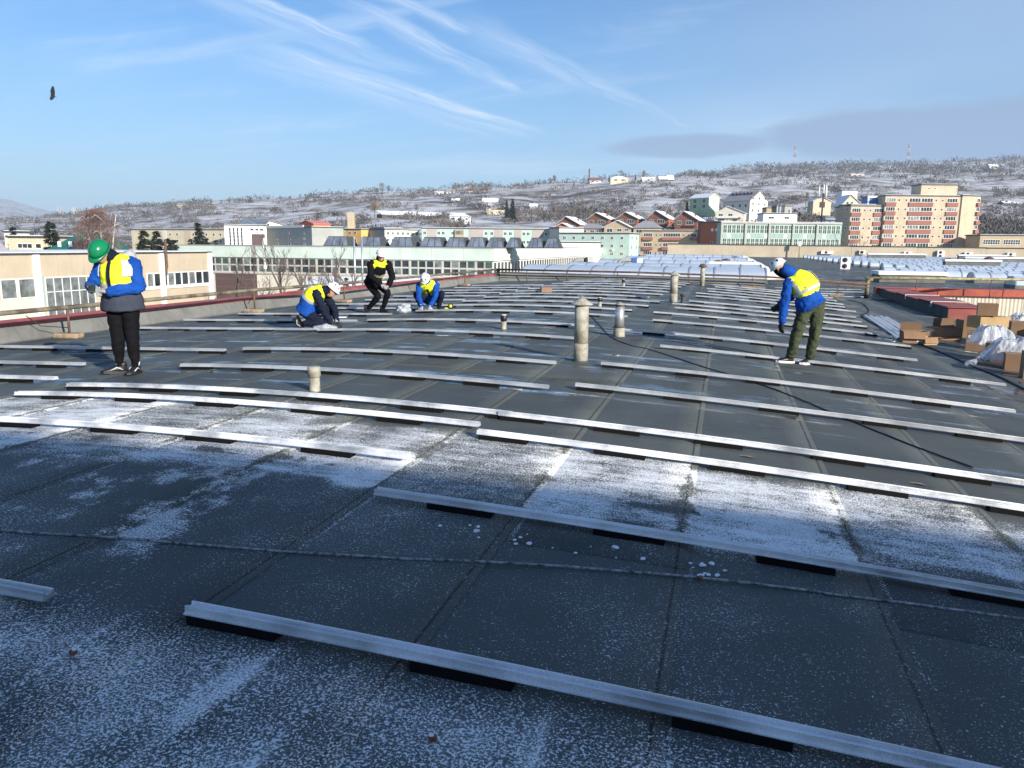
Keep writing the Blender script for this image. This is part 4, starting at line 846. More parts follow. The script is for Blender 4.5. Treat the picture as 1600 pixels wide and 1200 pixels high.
def person(label, loc, J, mats, helmet_mt, climb, seed=0, trous=None, vest=None, extras=None):
    """J holds the joints in metres: x to the right in the picture, y away from the camera, z up"""
    t = thing('person', label, 'person', loc, AX)
    j = {k_: Vector(v) for k_, v in J.items() if not k_.startswith('_')}
    side = (j['shR'] - j['shL']).normalized(); hside = (j['hipR'] - j['hipL']).normalized(); pel = (j['hipL'] + j['hipR']) / 2; shc = (j['shL'] + j['shR']) / 2
    M = orient(J['_look'], J['_crown']); hc = j['head']
    tq = (shc - pel)
    # body: one continuous surface
    def torso(r, z0=0.0, z1=1.0, flare=0.0):
        W0, D0 = 0.165 + r, 0.125 + r
        ch = [(pel - tq * 0.06, W0 + flare, D0 + flare), (pel + tq * 0.16, W0 + flare * 0.6, D0 + flare * 0.5), (pel + tq * 0.42 + j['_b'] * 1.0, 0.150 + r, 0.118 + r), (pel + tq * 0.72 + j['_b'] * 0.9, 0.172 + r, 0.130 + r), (pel + tq * 0.93 + j['_b'] * 0.3, 0.170 + r, 0.108 + r), (shc + tq.normalized() * 0.045, 0.105 + r, 0.075 + r)]
        return ch
    j['_b'] = Vector(J.get('_bulge', (0, 0, 0)))
    sd = (side + hside).normalized()
    def arm(s_, r, end=1.0):
        a, e, w_ = j['sh' + s_], j['el' + s_], j['wr' + s_]; q_ = e + (w_ - e) * end
        return [loft([(a + (shc - a) * 0.25, 0.066 + r, 0.066 + r), (a, 0.062 + r, 0.064 + r), (a + (e - a) * 0.5, 0.054 + r, 0.056 + r), (e, 0.047 + r, 0.049 + r), (e + (q_ - e) * 0.5, 0.042 + r, 0.044 + r), (q_, 0.030 + r * 1.1, 0.032 + r * 1.1)], (0.3, 1, 0.2), 12)]
    def leg(s_, r, end=1.0, cuff=0.0):
        h_, k_, a = j['hip' + s_], j['kn' + s_], j['an' + s_]; q_ = k_ + (a - k_) * end
        return [loft([(h_ + (h_ - k_).normalized() * 0.05, 0.086 + r, 0.090 + r), (h_ + (k_ - h_) * 0.3, 0.084 + r, 0.088 + r), (h_ + (k_ - h_) * 0.75, 0.066 + r, 0.070 + r), (k_, 0.058 + r, 0.062 + r), (k_ + (q_ - k_) * 0.35, 0.056 + r, 0.060 + r), (k_ + (q_ - k_) * 0.75, 0.042 + r + cuff * 0.5, 0.045 + r + cuff * 0.5), (q_, 0.036 + r + cuff, 0.038 + r + cuff)], tuple(hside), 12)]
    neck = loft([(shc, 0.07, 0.07), (shc + (hc - shc) * 0.45, 0.055, 0.055), (hc + M.to_3x3() @ Vector((0, -0.02, -0.07)), 0.052, 0.056)], tuple(sd), 12)
    body = [loft(torso(-0.03), tuple(sd), 16, cap=0.1), neck] + head_lofts(hc, M)
    for s_ in 'LR': body += arm(s_, -0.012) + leg(s_, -0.014); body += [loft([(j['wr' + s_], 0.024, 0.024), (j['wr' + s_] + (j['wr' + s_] - j['el' + s_]).normalized() * 0.05, 0.024, 0.018)], (1, 0, 0), 8)]
    b_ = merged('body', body, 0.013, K['skin'], t, 0, smooth_it=2)
    for s_ in (-1, 1):
        e_ = hc + M.to_3x3() @ Vector((s_ * 0.030, 0.083, 0.015)); MB().lathe([(0.003, -0.008), (0.010, -0.005), (0.0115, 0), (0.010, 0.005), (0.003, 0.008)], K['black'], 8).build('eye', b_, e_)
    # trousers
    TR = mats['trousers']; tl = [loft([(pel - Vector((0, 0, 0.05)), 0.165, 0.135), (pel + tq * 0.06, 0.178, 0.155), (pel + tq * 0.22, 0.165, 0.135)], tuple(hside), 16, cap=0.4)]
    for s_ in 'LR': tl += leg(s_, J.get('_tr', 0.014), 0.97, J.get('_cuff', 0.0))
    merged('trousers', tl, 0.016, TR, t, J.get('_wr', 0.012), 10, 4, seed)
    if J.get('_cuffmat'):
        for s_ in 'LR':
            k_, a = j['kn' + s_], j['an' + s_]; merged('trouser_cuff', [loft([(k_ + (a - k_) * 0.72, 0.066, 0.07), (k_ + (a - k_) * 0.84, 0.074, 0.08), (k_ + (a - k_) * 0.97, 0.066, 0.07)], tuple(hside), 12)], 0.014, J['_cuffmat'], t, 0.016, 16, 2, seed + 5)
    def cut(ch, a, b2_):
        out = []; m_ = 9
        for i in range(m_):
            f_ = (a + (b2_ - a) * i / (m_ - 1)) * (len(ch) - 1); i_ = max(0, min(int(f_), len(ch) - 2)); q_ = f_ - i_
            out.append((Vector(ch[i_][0]).lerp(Vector(ch[i_ + 1][0]), q_), ch[i_][1] + (ch[i_ + 1][1] - ch[i_][1]) * q_, ch[i_][2] + (ch[i_ + 1][2] - ch[i_][2]) * q_))
        return out
    # jacket
    fl = J.get('_flare', 0.02); jr = J.get('_jr', 0.022); jt = torso(jr, flare=fl)
    jl = [loft(jt, tuple(sd), 18, cap=0.1)]
    for s_ in 'LR': jl += arm(s_, J.get('_sl', 0.020), 0.98)
    jk = merged('jacket', jl, 0.014, mats['jacket'], t, 0.019, 11, 3, seed)
    if mats.get('lower'):
        lo_ = cut(torso(jr + 0.034, flare=fl), -0.03, J.get('_lowt', 0.3)); merged('lower_panel', [loft(lo_, tuple(sd), 18, cap=0.1)], 0.015, mats['lower'], jk, 0.010, 9, 4, seed + 8)
    if mats.get('sleeve'):
        for s_ in 'LR': merged('sleeve', arm(s_, J.get('_sl', 0.020) + 0.008, 0.99), 0.014, mats['sleeve'], jk, 0.012, 12, 3, seed + 2)
    if mats.get('hood'):
        hl = [loft([(shc + tq.normalized() * 0.0, 0.125, 0.105), (shc + (hc - shc) * 0.35 - M.to_3x3() @ Vector((0, 0.02, 0)), 0.105, 0.10), (hc + M.to_3x3() @ Vector((0, -0.05, -0.06)), 0.092, 0.088), (hc + M.to_3x3() @ Vector((0, -0.055, 0.02)), 0.088, 0.075)][:J.get('_hoodn', 4)], tuple(sd), 14)]
        merged('hood', hl, 0.014, mats['hood'], jk, 0.008, 12, 3, seed + 1)
    if mats.get('gaiter'): merged('neck_gaiter', [loft([(shc + (hc - shc) * 0.3, 0.075, 0.08), (hc + M.to_3x3() @ Vector((0, 0.006, -0.10)), 0.072, 0.085), (hc + M.to_3x3() @ Vector((0, 0.010, -0.03)), 0.086, 0.106), (hc + M.to_3x3() @ Vector((0, 0.0, 0.005)), 0.088, 0.108)], tuple(M.to_3x3() @ Vector((1, 0, 0))), 14, cap=0.1)], 0.013, mats['gaiter'], jk, 0.004, 12, 3, seed + 4)
    # vest
    vt = torso(jr + 0.020); v0, v1 = J.get('_vest', (0.22, 1.0)); nR = len(vt)
    vch = cut(vt, v0, v1)
    vl = [loft(vch, tuple(sd), 18)]
    for s_ in 'LR': a = j['sh' + s_]; vl.append(loft([(shc + (a - shc) * 0.4 + tq.normalized() * 0.01, 0.095, 0.085), (a + (shc - a) * 0.22 + tq.normalized() * 0.012, 0.088, 0.085)], tuple(tq.normalized().cross(sd)), 12))
    ve = merged('vest', vl, 0.015, mats['vest'], t, 0.011, 11, 3, seed + 3)
    for a, b2_, a0, a1 in J.get('_bands', []): patch('reflective_band', vch, tuple(sd), a, b2_, a0, a1, 0.012, K['reflect'], ve, 10, 30)
    for a, b2_, a0, a1 in J.get('_front', []): patch('front_opening', vch, tuple(sd), a, b2_, a0, a1, J.get('_finf', 0.022), mats.get('inner', K['navy']), ve, 10, 8)
    # gloves
    for s_, mir in (('L', 1), ('R', -1)):
        cfg = J.get('_hand' + s_, {}); dv = cfg.get('dir', (j['wr' + s_] - j['el' + s_])); gl = hand_lofts(j['wr' + s_] + Vector(dv).normalized() * 0.02, dv, cfg.get('palm', (0, 1, 0)), cfg.get('curl', 0.6), 1.12, mir)
        gv = merged('glove', gl, 0.0075, mats['glove'], t, 0.0, smooth_it=2)
        w0 = j['wr' + s_]; dd = (j['wr' + s_] - j['el' + s_]).normalized(); merged('cuff', [loft([(w0 - dd * 0.045, 0.047, 0.047), (w0 + dd * 0.015, 0.043, 0.041)], (0.2, 1, 0.1), 12)], 0.011, mats.get('gcuff', mats['glove']), gv, 0.0, smooth_it=2)
    for s_ in 'LR': shoe(t, j['he' + s_], j['to' + s_], mats['shoe'], mats['sole'], J.get('_sole' + s_, (0, 0, 1)), mats.get('accent'))
    helmet(t, hc + M.to_3x3() @ Vector((0, 0.0, 0.022)), M, helmet_mt, climb)
    return t, j, M
K['navy'] = cloth('navy_cloth', (0.010, 0.014, 0.030)); K['blk'] = cloth('black_cloth', (0.006, 0.006, 0.008)); K['blue'] = cloth('blue_softshell', (0.008, 0.062, 0.30), 0.8)
K['hivis'] = mat('hivis_yellow', (0.80, 0.88, 0.02), 0.7, var=0.08, vs=6, bump=0.35, bs=14); K['reflect'] = mat('reflective_tape', (0.55, 0.57, 0.58), 0.4, 0.3, 0.12, 8)
K['slate'] = cloth('slate_cloth', (0.045, 0.052, 0.075)); K['olive'] = cloth('olive_cloth', (0.055, 0.066, 0.038), sc=11, st=0.7); K['olived'] = cloth('dark_olive_cloth', (0.028, 0.027, 0.022), sc=12, st=0.8)
K['glove'] = cloth('grey_knit_glove', (0.30, 0.31, 0.32)); K['glovedk'] = cloth('dark_glove', (0.03, 0.032, 0.036)); K['hoodgrey'] = cloth('grey_hood', (0.36, 0.37, 0.39))
K['hgreen'] = mat('green_helmet', (0.006, 0.19, 0.075), 0.22, var=0.04, vs=3); K['hwhite'] = mat('white_helmet', (0.76, 0.77, 0.78), 0.3, var=0.05, vs=3)
K['shoewhite'] = mat('white_sole', (0.7, 0.7, 0.68), 0.7, var=0.1)
def at_feet(px, py): p = roofpt(px, py); return Vector((p.x, p.y, zr(p.x, p.y) + 0.012))

# the man in the green helmet, looking down at what he holds
loc = at_feet(200, 586)
t1, j1, M1 = person('person in green helmet, blue sleeves and yellow vest standing looking down at gloved hands', loc, dict(
    hipL=(-0.095, 0.02, 0.86), hipR=(0.095, 0.0, 0.86), knL=(-0.085, -0.02, 0.46), knR=(0.105, -0.03, 0.46), anL=(-0.105, 0.02, 0.10), anR=(0.105, 0.0, 0.09),
    heL=(-0.06, 0.06, 0.0), toL=(-0.30, -0.10, 0.0), heR=(0.105, 0.06, 0.0), toR=(0.10, -0.24, 0.0),
    shL=(-0.20, 0.0, 1.37), shR=(0.18, -0.01, 1.38), elL=(-0.31, -0.06, 1.12), wrL=(-0.235, -0.28, 1.11), elR=(0.25, -0.06, 1.09), wrR=(-0.02, -0.27, 1.05),
    head=(-0.135, -0.16, 1.515), _look=(-0.18, -0.70, -0.74), _crown=(-0.08, -0.72, 0.66), _bulge=(0, -0.02, 0), _bands=[(0.10, 0.22, 0, 360), (0.4, 1.0, 196, 222), (0.4, 1.0, 306, 338), ], _front=[(0.0, 0.98, 262, 272)],
    _vest=(0.33, 0.99), _lowt=0.40, _flare=0.03, _jr=0.035, _sl=0.026, _tr=0.022, _cuff=-0.016, _hoodn=4,
    _handL=dict(dir=(0.55, -0.1, -0.25), palm=(0, 0.2, -1), curl=0.5), _handR=dict(dir=(-1, -0.1, 0.05), palm=(0.1, 0.1, 1), curl=0.7)),
    dict(trousers=K['blk'], jacket=K['blue'], lower=K['slate'], vest=K['hivis'], glove=K['glove'], gcuff=K['slate'], shoe=K['black'], sole=K['black'], accent=K['shoewhite'], hood=K['navy']), K['hgreen'], False, 1)
merged('grey_hood', [loft([((0.02, 0.10, 1.45), 0.11, 0.06), ((0.09, 0.10, 1.50), 0.09, 0.05), ((0.13, 0.09, 1.44), 0.05, 0.05)], (0, 1, 0.2), 12)], 0.013, K['hoodgrey'], t1, 0.008, 12, 3)
for xx, zz in ((-0.105, 0.115), (0.105, 0.105)): MB().lathe([(0.045, 0), (0.045, 0.05)], K['shoewhite'], 12).build('sock', t1, (xx, 0.02, zz))
ph = thing('hand_tool', 'small dark gadget held by the person in the green helmet', 'gadget', loc + Matrix.Rotation(AX, 3, 'Z') @ Vector((-0.17, -0.36, 1.085)), AX + 0.4)
o = MB().box(-0.04, 0.04, -0.07, 0.07, -0.012, 0.012, K['black']).build('case', ph, None, (0.5, 0, 0)); o.modifiers.new('b', 'BEVEL').width = 0.006
MB().box(-0.034, 0.034, -0.06, 0.06, 0.0125, 0.0135, K['pane']).build('screen', ph, None, (0.5, 0, 0))

# the man bending down on the right, seen from behind
loc = at_feet(1240, 569)
person('person in white helmet, blue jacket and olive trousers bending down beside the rails at right', loc, dict(
    hipL=(0.12, 0.0, 0.90), hipR=(0.32, 0.05, 0.92), knL=(0.01, -0.03, 0.50), knR=(0.315, 0.02, 0.50), anL=(-0.055, 0.0, 0.11), anR=(0.265, 0.02, 0.10),
    heL=(-0.02, 0.03, 0.0), toL=(-0.30, -0.03, 0.0), heR=(0.29, 0.06, -0.02), toR=(0.06, -0.10, -0.02),
    shL=(-0.16, 0.04, 1.26), shR=(0.17, 0.20, 1.40), elL=(-0.215, 0.0, 0.93), wrL=(-0.235, 0.0, 0.65), elR=(0.10, 0.42, 1.10), wrR=(-0.12, 0.46, 0.90),
    head=(-0.28, 0.17, 1.50), _look=(-0.55, 0.80, -0.60), _crown=(-0.62, 0.15, 0.72), _bulge=(0.03, -0.02, 0.03), _bands=[(0.02, 0.13, 0, 360), (0.16, 0.92, 130, 152), (0.16, 0.92, 28, 50), (0.05, 0.92, 196, 214), (0.05, 0.92, 326, 344)], _vest=(0.42, 0.985), _flare=0.055, _jr=0.035, _sl=0.022, _tr=0.028, _wr=0.022, _cuffmat=K['olived'], _cuff=0.02, _hoodn=3,
    _handL=dict(dir=(-0.05, 0, -1), palm=(0.6, 0.3, 0), curl=0.5)),
    dict(trousers=K['olive'], jacket=K['blue'], vest=K['hivis'], glove=K['glovedk'], shoe=K['black'], sole=K['shoewhite'], hood=K['blue'], gaiter=K['blk']), K['hwhite'], True, 2)

# the man kneeling at the left, in profile
loc = at_feet(500, 515)
person('person in white helmet and navy sleeves kneeling over the rail at left', loc, dict(
    hipL=(-0.26, -0.06, 0.34), hipR=(-0.24, 0.14, 0.36), knL=(0.10, -0.16, 0.11), knR=(0.16, 0.18, 0.40), anL=(-0.28, -0.14, 0.13), anR=(0.06, 0.20, 0.10),
    heL=(-0.365, -0.15, 0.245), toL=(-0.25, -0.15, 0.01), heR=(0.02, 0.22, 0.0), toR=(0.30, 0.20, 0.0),
    shL=(0.00, -0.17, 0.71), shR=(0.04, 0.17, 0.73), elL=(0.13, -0.20, 0.40), wrL=(0.26, -0.16, 0.15), elR=(0.26, 0.12, 0.42), wrR=(0.34, -0.02, 0.16),
    head=(0.275, -0.02, 0.775), _look=(0.75, -0.10, -0.62), _crown=(0.62, -0.02, 0.72), _bulge=(-0.05, 0, 0.05), _bands=[(0.0, 0.16, 0, 360), (0.15, 0.9, 60, 78), (0.15, 0.9, 102, 120)], _vest=(0.42, 0.99), _flare=0.03, _jr=0.035, _sl=0.024, _tr=0.02, _soleL=(-0.85, 0.0, -0.3), _lowt=0.5,
    _handL=dict(dir=(0.75, 0.05, -0.4), palm=(0, 0.2, -1), curl=0.8), _handR=dict(dir=(0.5, -0.2, -0.5), palm=(0, 0, -1), curl=0.8)),
    dict(trousers=K['navy'], jacket=K['navy'], lower=K['blue'], vest=K['hivis'], glove=K['glovedk'], gcuff=K['glove'], shoe=K['black'], sole=K['blk'], accent=K['shoewhite'], hood=K['navy']), K['hwhite'], True, 3)

# the man in black half crouching
loc = at_feet(590, 489)
person('person in white helmet and black clothes half crouching with hands together', loc, dict(
    hipL=(-0.22, 0.08, 0.72), hipR=(-0.04, 0.16, 0.74), knL=(0.06, -0.18, 0.42), knR=(0.26, 0.02, 0.50), anL=(-0.22, -0.02, 0.11), anR=(0.12, 0.14, 0.11),
    heL=(-0.30, 0.02, 0.0), toL=(-0.18, -0.24, 0.0), heR=(0.06, 0.16, 0.0), toR=(0.30, 0.00, 0.0),
    shL=(-0.13, -0.10, 1.20), shR=(0.29, 0.00, 1.20), elL=(-0.08, -0.28, 0.90), wrL=(0.15, -0.36, 0.72), elR=(0.40, -0.12, 0.90), wrR=(0.34, -0.34, 0.70),
    head=(0.14, -0.16, 1.42), _look=(0.35, -0.9, -0.30), _crown=(0.10, -0.28, 0.92), _bulge=(-0.02, 0.05, 0.02), _bands=[(0.10, 0.24, 0, 360)], _finf=0.05, _front=[(0.42, 0.98, 240, 304), (0.25, 0.42, 252, 292)], _vest=(0.40, 0.99), _flare=0.02, _jr=0.03, _sl=0.024, _tr=0.02,
    _handL=dict(dir=(0.8, -0.1, -0.3), palm=(0.2, 0.3, -1), curl=0.9), _handR=dict(dir=(-0.5, -0.1, -0.6), palm=(-0.6, 0.3, 0), curl=0.9)),
    dict(trousers=K['blk'], jacket=K['blk'], sleeve=K['blk'], vest=K['hivis'], glove=K['glove'], shoe=K['black'], sole=K['black'], hood=K['blk'], inner=K['blk']), K['hwhite'], False, 4)

# the man squatting, facing us
loc = at_feet(671, 487)
person('person in white helmet and blue sleeves squatting and reaching down to the rail', loc, dict(
    hipL=(-0.08, 0.30, 0.27), hipR=(0.10, 0.30, 0.27), knL=(-0.33, -0.02, 0.43), knR=(0.32, -0.02, 0.45), anL=(-0.22, 0.12, 0.10), anR=(0.22, 0.12, 0.10),
    heL=(-0.19, 0.18, 0.0), toL=(-0.27, -0.10, 0.0), heR=(0.20, 0.18, 0.0), toR=(0.28, -0.10, 0.0),
    shL=(-0.24, -0.02, 0.64), shR=(0.18, -0.01, 0.66), elL=(-0.25, -0.16, 0.36), wrL=(-0.17, -0.22, 0.14), elR=(0.17, -0.16, 0.37), wrR=(0.04, -0.22, 0.14),
    head=(-0.075, -0.17, 0.80), _look=(-0.10, -0.60, -0.80), _crown=(-0.12, -0.78, 0.62), _bulge=(0, 0.06, 0.05), _bands=[(0.06, 0.18, 0, 360), (0.3, 1.0, 208, 226), (0.3, 1.0, 314, 332)], _front=[(0.0, 0.98, 264, 276)], _vest=(0.36, 0.99), _flare=0.02, _jr=0.03, _sl=0.022, _tr=0.02,
    _handL=dict(dir=(0.0, -0.25, -1), palm=(0, 1, 0), curl=0.35), _handR=dict(dir=(-0.1, -0.25, -1), palm=(0, 1, 0), curl=0.35)),
    dict(trousers=K['navy'], jacket=K['blue'], vest=K['hivis'], glove=K['glove'], shoe=K['black'], sole=K['black'], hood=K['blue']), K['hwhite'], True, 5)
# ------------------------------------------------------------------ terrain
COLS = [-900, 0, 100, 200, 400, 600, 800, 1000, 1200, 1400, 1600, 2500]
TY = {320: [405, 405, 405, 405, 405, 400, 400, 395, 392, 392, 392, 392], 400: [390, 390, 390, 390, 385, 375, 364, 358, 352, 352, 362, 362],
      500: [378, 378, 378, 378, 370, 352, 350, 340, 338, 338, 350, 350], 650: [366, 366, 364, 362, 350, 335, 332, 320, 318, 318, 326, 326],
      850: [352, 352, 349, 345, 330, 315, 308, 298, 298, 300, 304, 304], 1100: [346, 346, 339, 327, 314, 304, 295, 281, 284, 286, 288, 288],
      1500: [349, 349, 345, 334, 322, 312, 303, 289, 277, 275, 275, 275], 2200: [352, 350, 350, 344, 334, 325, 315, 293, 265, 261, 255, 250],
      3500: [340, 341, 350, 352, 350, 345, 335, 318, 295, 290, 285, 280], 6000: [300, 312, 335, 348, 350, 350, 345, 330, 310, 305, 300, 295], 8500: [345] * 12}
TD = sorted(TY)
def hor(px): return HY + (px - 800) * math.tan(ROLL)
def ter(px, D):
    if D <= 255: zz = -9.0
    else:
        i = 0
        while i < len(COLS) - 2 and px > COLS[i + 1]: i += 1
        f_ = min(max((px - COLS[i]) / (COLS[i + 1] - COLS[i]), 0), 1); f_ = f_ * f_ * (3 - 2 * f_) if COLS[i] >= 0 else f_
        def zk(k):
            if k < 0: return -9.0
            y = TY[TD[k]][i] * (1 - f_) + TY[TD[k]][i + 1] * f_; return CZ + TD[k] * (hor(px) - y) / FPX
        k = 0
        while k < len(TD) - 1 and D > TD[k]: k += 1
        d0 = TD[k - 1] if k else 255; q_ = min(max((D - d0) / (TD[k] - d0), 0), 1); zz = zk(k - 1) * (1 - q_) + zk(k) * q_
    xw = (px - 800) / 1222 * D
    a = max(0, min(1, (D - 300) / 300)); zz += a * (2.6 * noise.noise(Vector((xw / 70, D / 70, 1))) + 1.1 * noise.noise(Vector((xw / 22, D / 22, 4)))) * (1 + D / 1500)
    return zz
def terpt(px, D):
    xr = (px - 800) / 1222 * D; p = c_right * xr + c_fwd * D; return Vector((p.x, p.y, ter(px, D)))
def onhill(px, py, d0=300, d1=2600):
    """distance at which the line of sight through a place meets the hillside"""
    D = d0; prev = None
    while D < d1:
        zz = W(px, py, D).z
        if zz < ter(px, D): return D
        D += 4
    return d1
K['hill'] = (lambda: None)()
def hillmat():
    M = bpy.data.materials.new('snow_dusted_hill'); M.use_nodes = True; q = G(M.node_tree); b = q.n['Principled BSDF']; P = q.new('ShaderNodeNewGeometry').outputs['Position']; s = q.sep(P)
    dd = q.v('DOT_PRODUCT', P, tuple(c_fwd)); xx = q.v('DOT_PRODUCT', P, tuple(c_right))
    n1 = q.noise(q.comb(q.m('MULTIPLY', xx, 0.7), dd, 0.0), 0.030, 8, 0.72); n2 = q.noise(P, 0.006, 4, 0.6); n3 = q.noise(P, 0.25, 4, 0.7)
    sn = q.ss(0.41, 0.57, q.m('ADD', q.m('ADD', q.m('MULTIPLY', n1, 0.62), q.m('MULTIPLY', n2, 0.20)), q.m('MULTIPLY', n3, 0.18)))
    ear = q.mix(q.ss(0.4, 0.6, n2), (0.125, 0.098, 0.070, 1), (0.20, 0.165, 0.115, 1)); ear = q.mix(q.m('MULTIPLY', n3, 0.6), ear, (0.06, 0.055, 0.05, 1))
    q.l.new(q.mix(q.m('MULTIPLY', sn, 0.9), ear, (0.66, 0.66, 0.69, 1)), b.inputs['Base Color']); b.inputs['Roughness'].default_value = 0.95; b.inputs['Specular IOR Level'].default_value = 0.1
    return M
K['hill'] = hillmat()
cols = [-900 + 17 * i for i in range(201)]; ds = [150 * (8500 / 150) ** (k / 129) for k in range(130)]
vs = [terpt(px, D) for D in ds for px in cols]; n = len(cols)
tag(MB().add(vs, [(j * n + i, j * n + i + 1, (j + 1) * n + i + 1, (j + 1) * n + i) for j in range(len(ds) - 1) for i in range(n - 1)], K['hill'], True).build('hills'), 'snow-dusted scrubby hills behind the town', 'hills', kind='structure')
K['yard'] = mat('yard_ground', (0.13, 0.12, 0.11), 0.95, var=0.4, vs=0.2, coords='W')
vs = [(9000 * math.cos(2 * math.pi * k / 48), 9000 * math.sin(2 * math.pi * k / 48), -9.3) for k in range(48)]
tag(MB().add(vs, [tuple(range(48))], K['yard']).build('ground'), 'ground of the yards between the halls', 'ground', kind='structure')

# ------------------------------------------------------------------ buildings
_wm = {}
def win_mesh(w_, h_, nc, nr, fm, pm, ft=None):
    key = (round(w_, 2), round(h_, 2), nc, nr, fm.name, pm.name)
    if key in _wm: return _wm[key]
    f_ = ft or min(0.12, w_ * 0.1); mb_ = MB(); d_ = 0.05
    mb_.box(f_, w_ - f_, -0.02, -0.006, f_, h_ - f_, pm)
    mb_.box(0, w_, -d_, -0.004, 0, f_, fm).box(0, w_, -d_, -0.004, h_ - f_, h_, fm).box(0, f_, -d_, -0.004, f_, h_ - f_, fm).box(w_ - f_, w_, -d_, -0.004, f_, h_ - f_, fm)
    for i in range(1, nc): x = w_ * i / nc; mb_.box(x - f_ * 0.4, x + f_ * 0.4, -d_ * 0.9, -0.004, f_, h_ - f_, fm)
    for i in range(1, nr): z_ = h_ * i / nr; mb_.box(f_, w_ - f_, -d_ * 0.8, -0.004, z_ - f_ * 0.35, z_ + f_ * 0.35, fm)
    _wm[key] = mb_.mesh('window'); return _wm[key]
class Bld:
    def __init__(s, name, label, cat, x0, x1, yt, yb, D0, D1=None, thick=10, wall=None, roof='flat', group=None, ext=6.0, over=0.3):
        D1 = D1 or D0; a, b_ = W(x0, yt, D0), W(x1, yt, D1); v_ = b_ - a; v_.z = 0; s.L = v_.length; s.x0, s.x1, s.yt, s.yb = x0, x1, yt, yb
        z1 = a.z; z0 = W(x0, yb, D0).z; s.H = z1 - z0; s.thick = thick
        s.t = thing(name, label, cat, (a.x, a.y, z0), math.atan2(v_.y, v_.x), group); s.wall = wall
        MB().box(0, s.L, 0, thick, -ext, s.H, wall).build('wall', s.t)
        if roof == 'flat': MB().box(-over, s.L + over, -over, thick + over, s.H, s.H + 0.35, K['bitdark']).build('roof', s.t); MB().box(-over + 0.3, s.L + over - 0.3, -over + 0.3, thick + over - 0.3, s.H + 0.352, s.H + 0.46, K['snow']).build('roof_snow', s.t)
    def lx(s, px): return (px - s.x0) / (s.x1 - s.x0) * s.L
    def lz(s, py): return (s.yb - py) / (s.yb - s.yt) * s.H
    def win(s, xa, ya, xb, yb, nc=1, nr=1, fm=None, pm=None, name='window', par=None):
        w_, h_ = max(0.3, round(s.lx(xb) - s.lx(xa), 1)), max(0.3, round(s.lz(ya) - s.lz(yb), 1))
        return obj(name, win_mesh(w_, h_, nc, nr, fm or K['white'], pm or K['pane']), s.t, (s.lx(xa), 0, s.lz(yb)))
    def wins(s, xs, ys, w_, h_, **kw):
        for y in ys:
            for x in xs: s.win(x, y, x + w_, y + h_, **kw)
    def sidewins(s, n, rows, h_=1.3, w_=1.1, **kw):
        me = win_mesh(w_, h_, 1, 1, K['white'], K['pane'])
        for z_ in rows:
            for i in range(n): obj('window', me, s.t, (s.L, s.thick * (i + 0.5) / n - w_ / 2, z_), (0, 0, R(90)))
    def box(s, name, xa, xb, ya, yb, y0, y1, mt): return MB().box(s.lx(xa), s.lx(xb), y0, y1, s.lz(yb), s.lz(ya), mt).build(name, s.t)
def gable(name, label, x0, x1, ye, yr, yb, D0, D1, thick, wall, front=True, roofm=None, cat='house', group=None, over=0.5, ext=4.0, hip=False, ridge_x=0.5):
    b_ = Bld(name, label, cat, x0, x1, ye, yb, D0, D1, thick, wall, None, group, ext); L, H, T = b_.L, b_.H, thick; rh = (ye - yr) * (D0 / FPX); rm = roofm or K['snow']; o = over; th = 0.22
    if hip:
        MB().add([(-o, -o, H), (L + o, -o, H), (L + o, T + o, H), (-o, T + o, H), (L * 0.32, T / 2, H + rh), (L * 0.68, T / 2, H + rh)], [(0, 1, 5, 4), (1, 2, 5), (2, 3, 4, 5), (3, 0, 4), (3, 2, 1, 0)], rm).build('roof', b_.t)
    elif front:                          # ridge runs away from us, the gable faces us
        rx_ = L * ridge_x
        MB().prism([(0, H + 0.001), (L, H + 0.001), (rx_, H + rh)], 0.0, T, wall).build('gable', b_.t)
        e = rh / max(rx_, 0.1); e2 = rh / max(L - rx_, 0.1)
        MB().prism([(-o, H - e * o), (rx_, H + rh), (rx_, H + rh + th), (-o, H - e * o + th)], -o, T + o, rm).build('roof', b_.t); MB().prism([(rx_, H + rh), (L + o, H - e2 * o), (L + o, H - e2 * o + th), (rx_, H + rh + th)], -o, T + o, rm).build('roof', b_.t)
        MB().prism([(-o - 0.02, H - e * o - 0.12), (rx_, H + rh - 0.12), (L + o + 0.02, H - e2 * o - 0.12), (L + o + 0.02, H - e2 * o), (rx_, H + rh), (-o - 0.02, H - e * o)], -o - 0.12, -o - 0.01, K['rust']).build('barge_board', b_.t)
    else:                                # ridge parallel to the front
        M_ = Matrix.Rotation(R(90), 4, 'Z') @ Matrix.Scale(-1, 4, (0, 1, 0)); e = rh / (T / 2)
        def pr(poly, a, c_, mt, nm): MB().add([(a, y, z_) for y, z_ in poly] + [(c_, y, z_) for y, z_ in poly], [tuple(range(len(poly)))[::-1], tuple(range(len(poly), 2 * len(poly)))] + [(i, (i + 1) % len(poly), len(poly) + (i + 1) % len(poly), len(poly) + i) for i in range(len(poly))], mt).build(nm, b_.t)
        pr([(0, H + 0.001), (T, H + 0.001), (T / 2, H + rh)], 0, L, wall, 'gable')
        pr([(-o, H - e * o), (T / 2, H + rh), (T / 2, H + rh + th), (-o, H - e * o + th)], -o, L + o, rm, 'roof'); pr([(T / 2, H + rh), (T + o, H - e * o), (T + o, H - e * o + th), (T / 2, H + rh + th)], -o, L + o, rm, 'roof')
    return b_
def wm(name, col, **kw): K[name] = mat(name, col, 0.85, var=kw.pop('var', 0.08), vs=0.3, streak=kw.pop('streak', 0.25), **kw); return K[name]
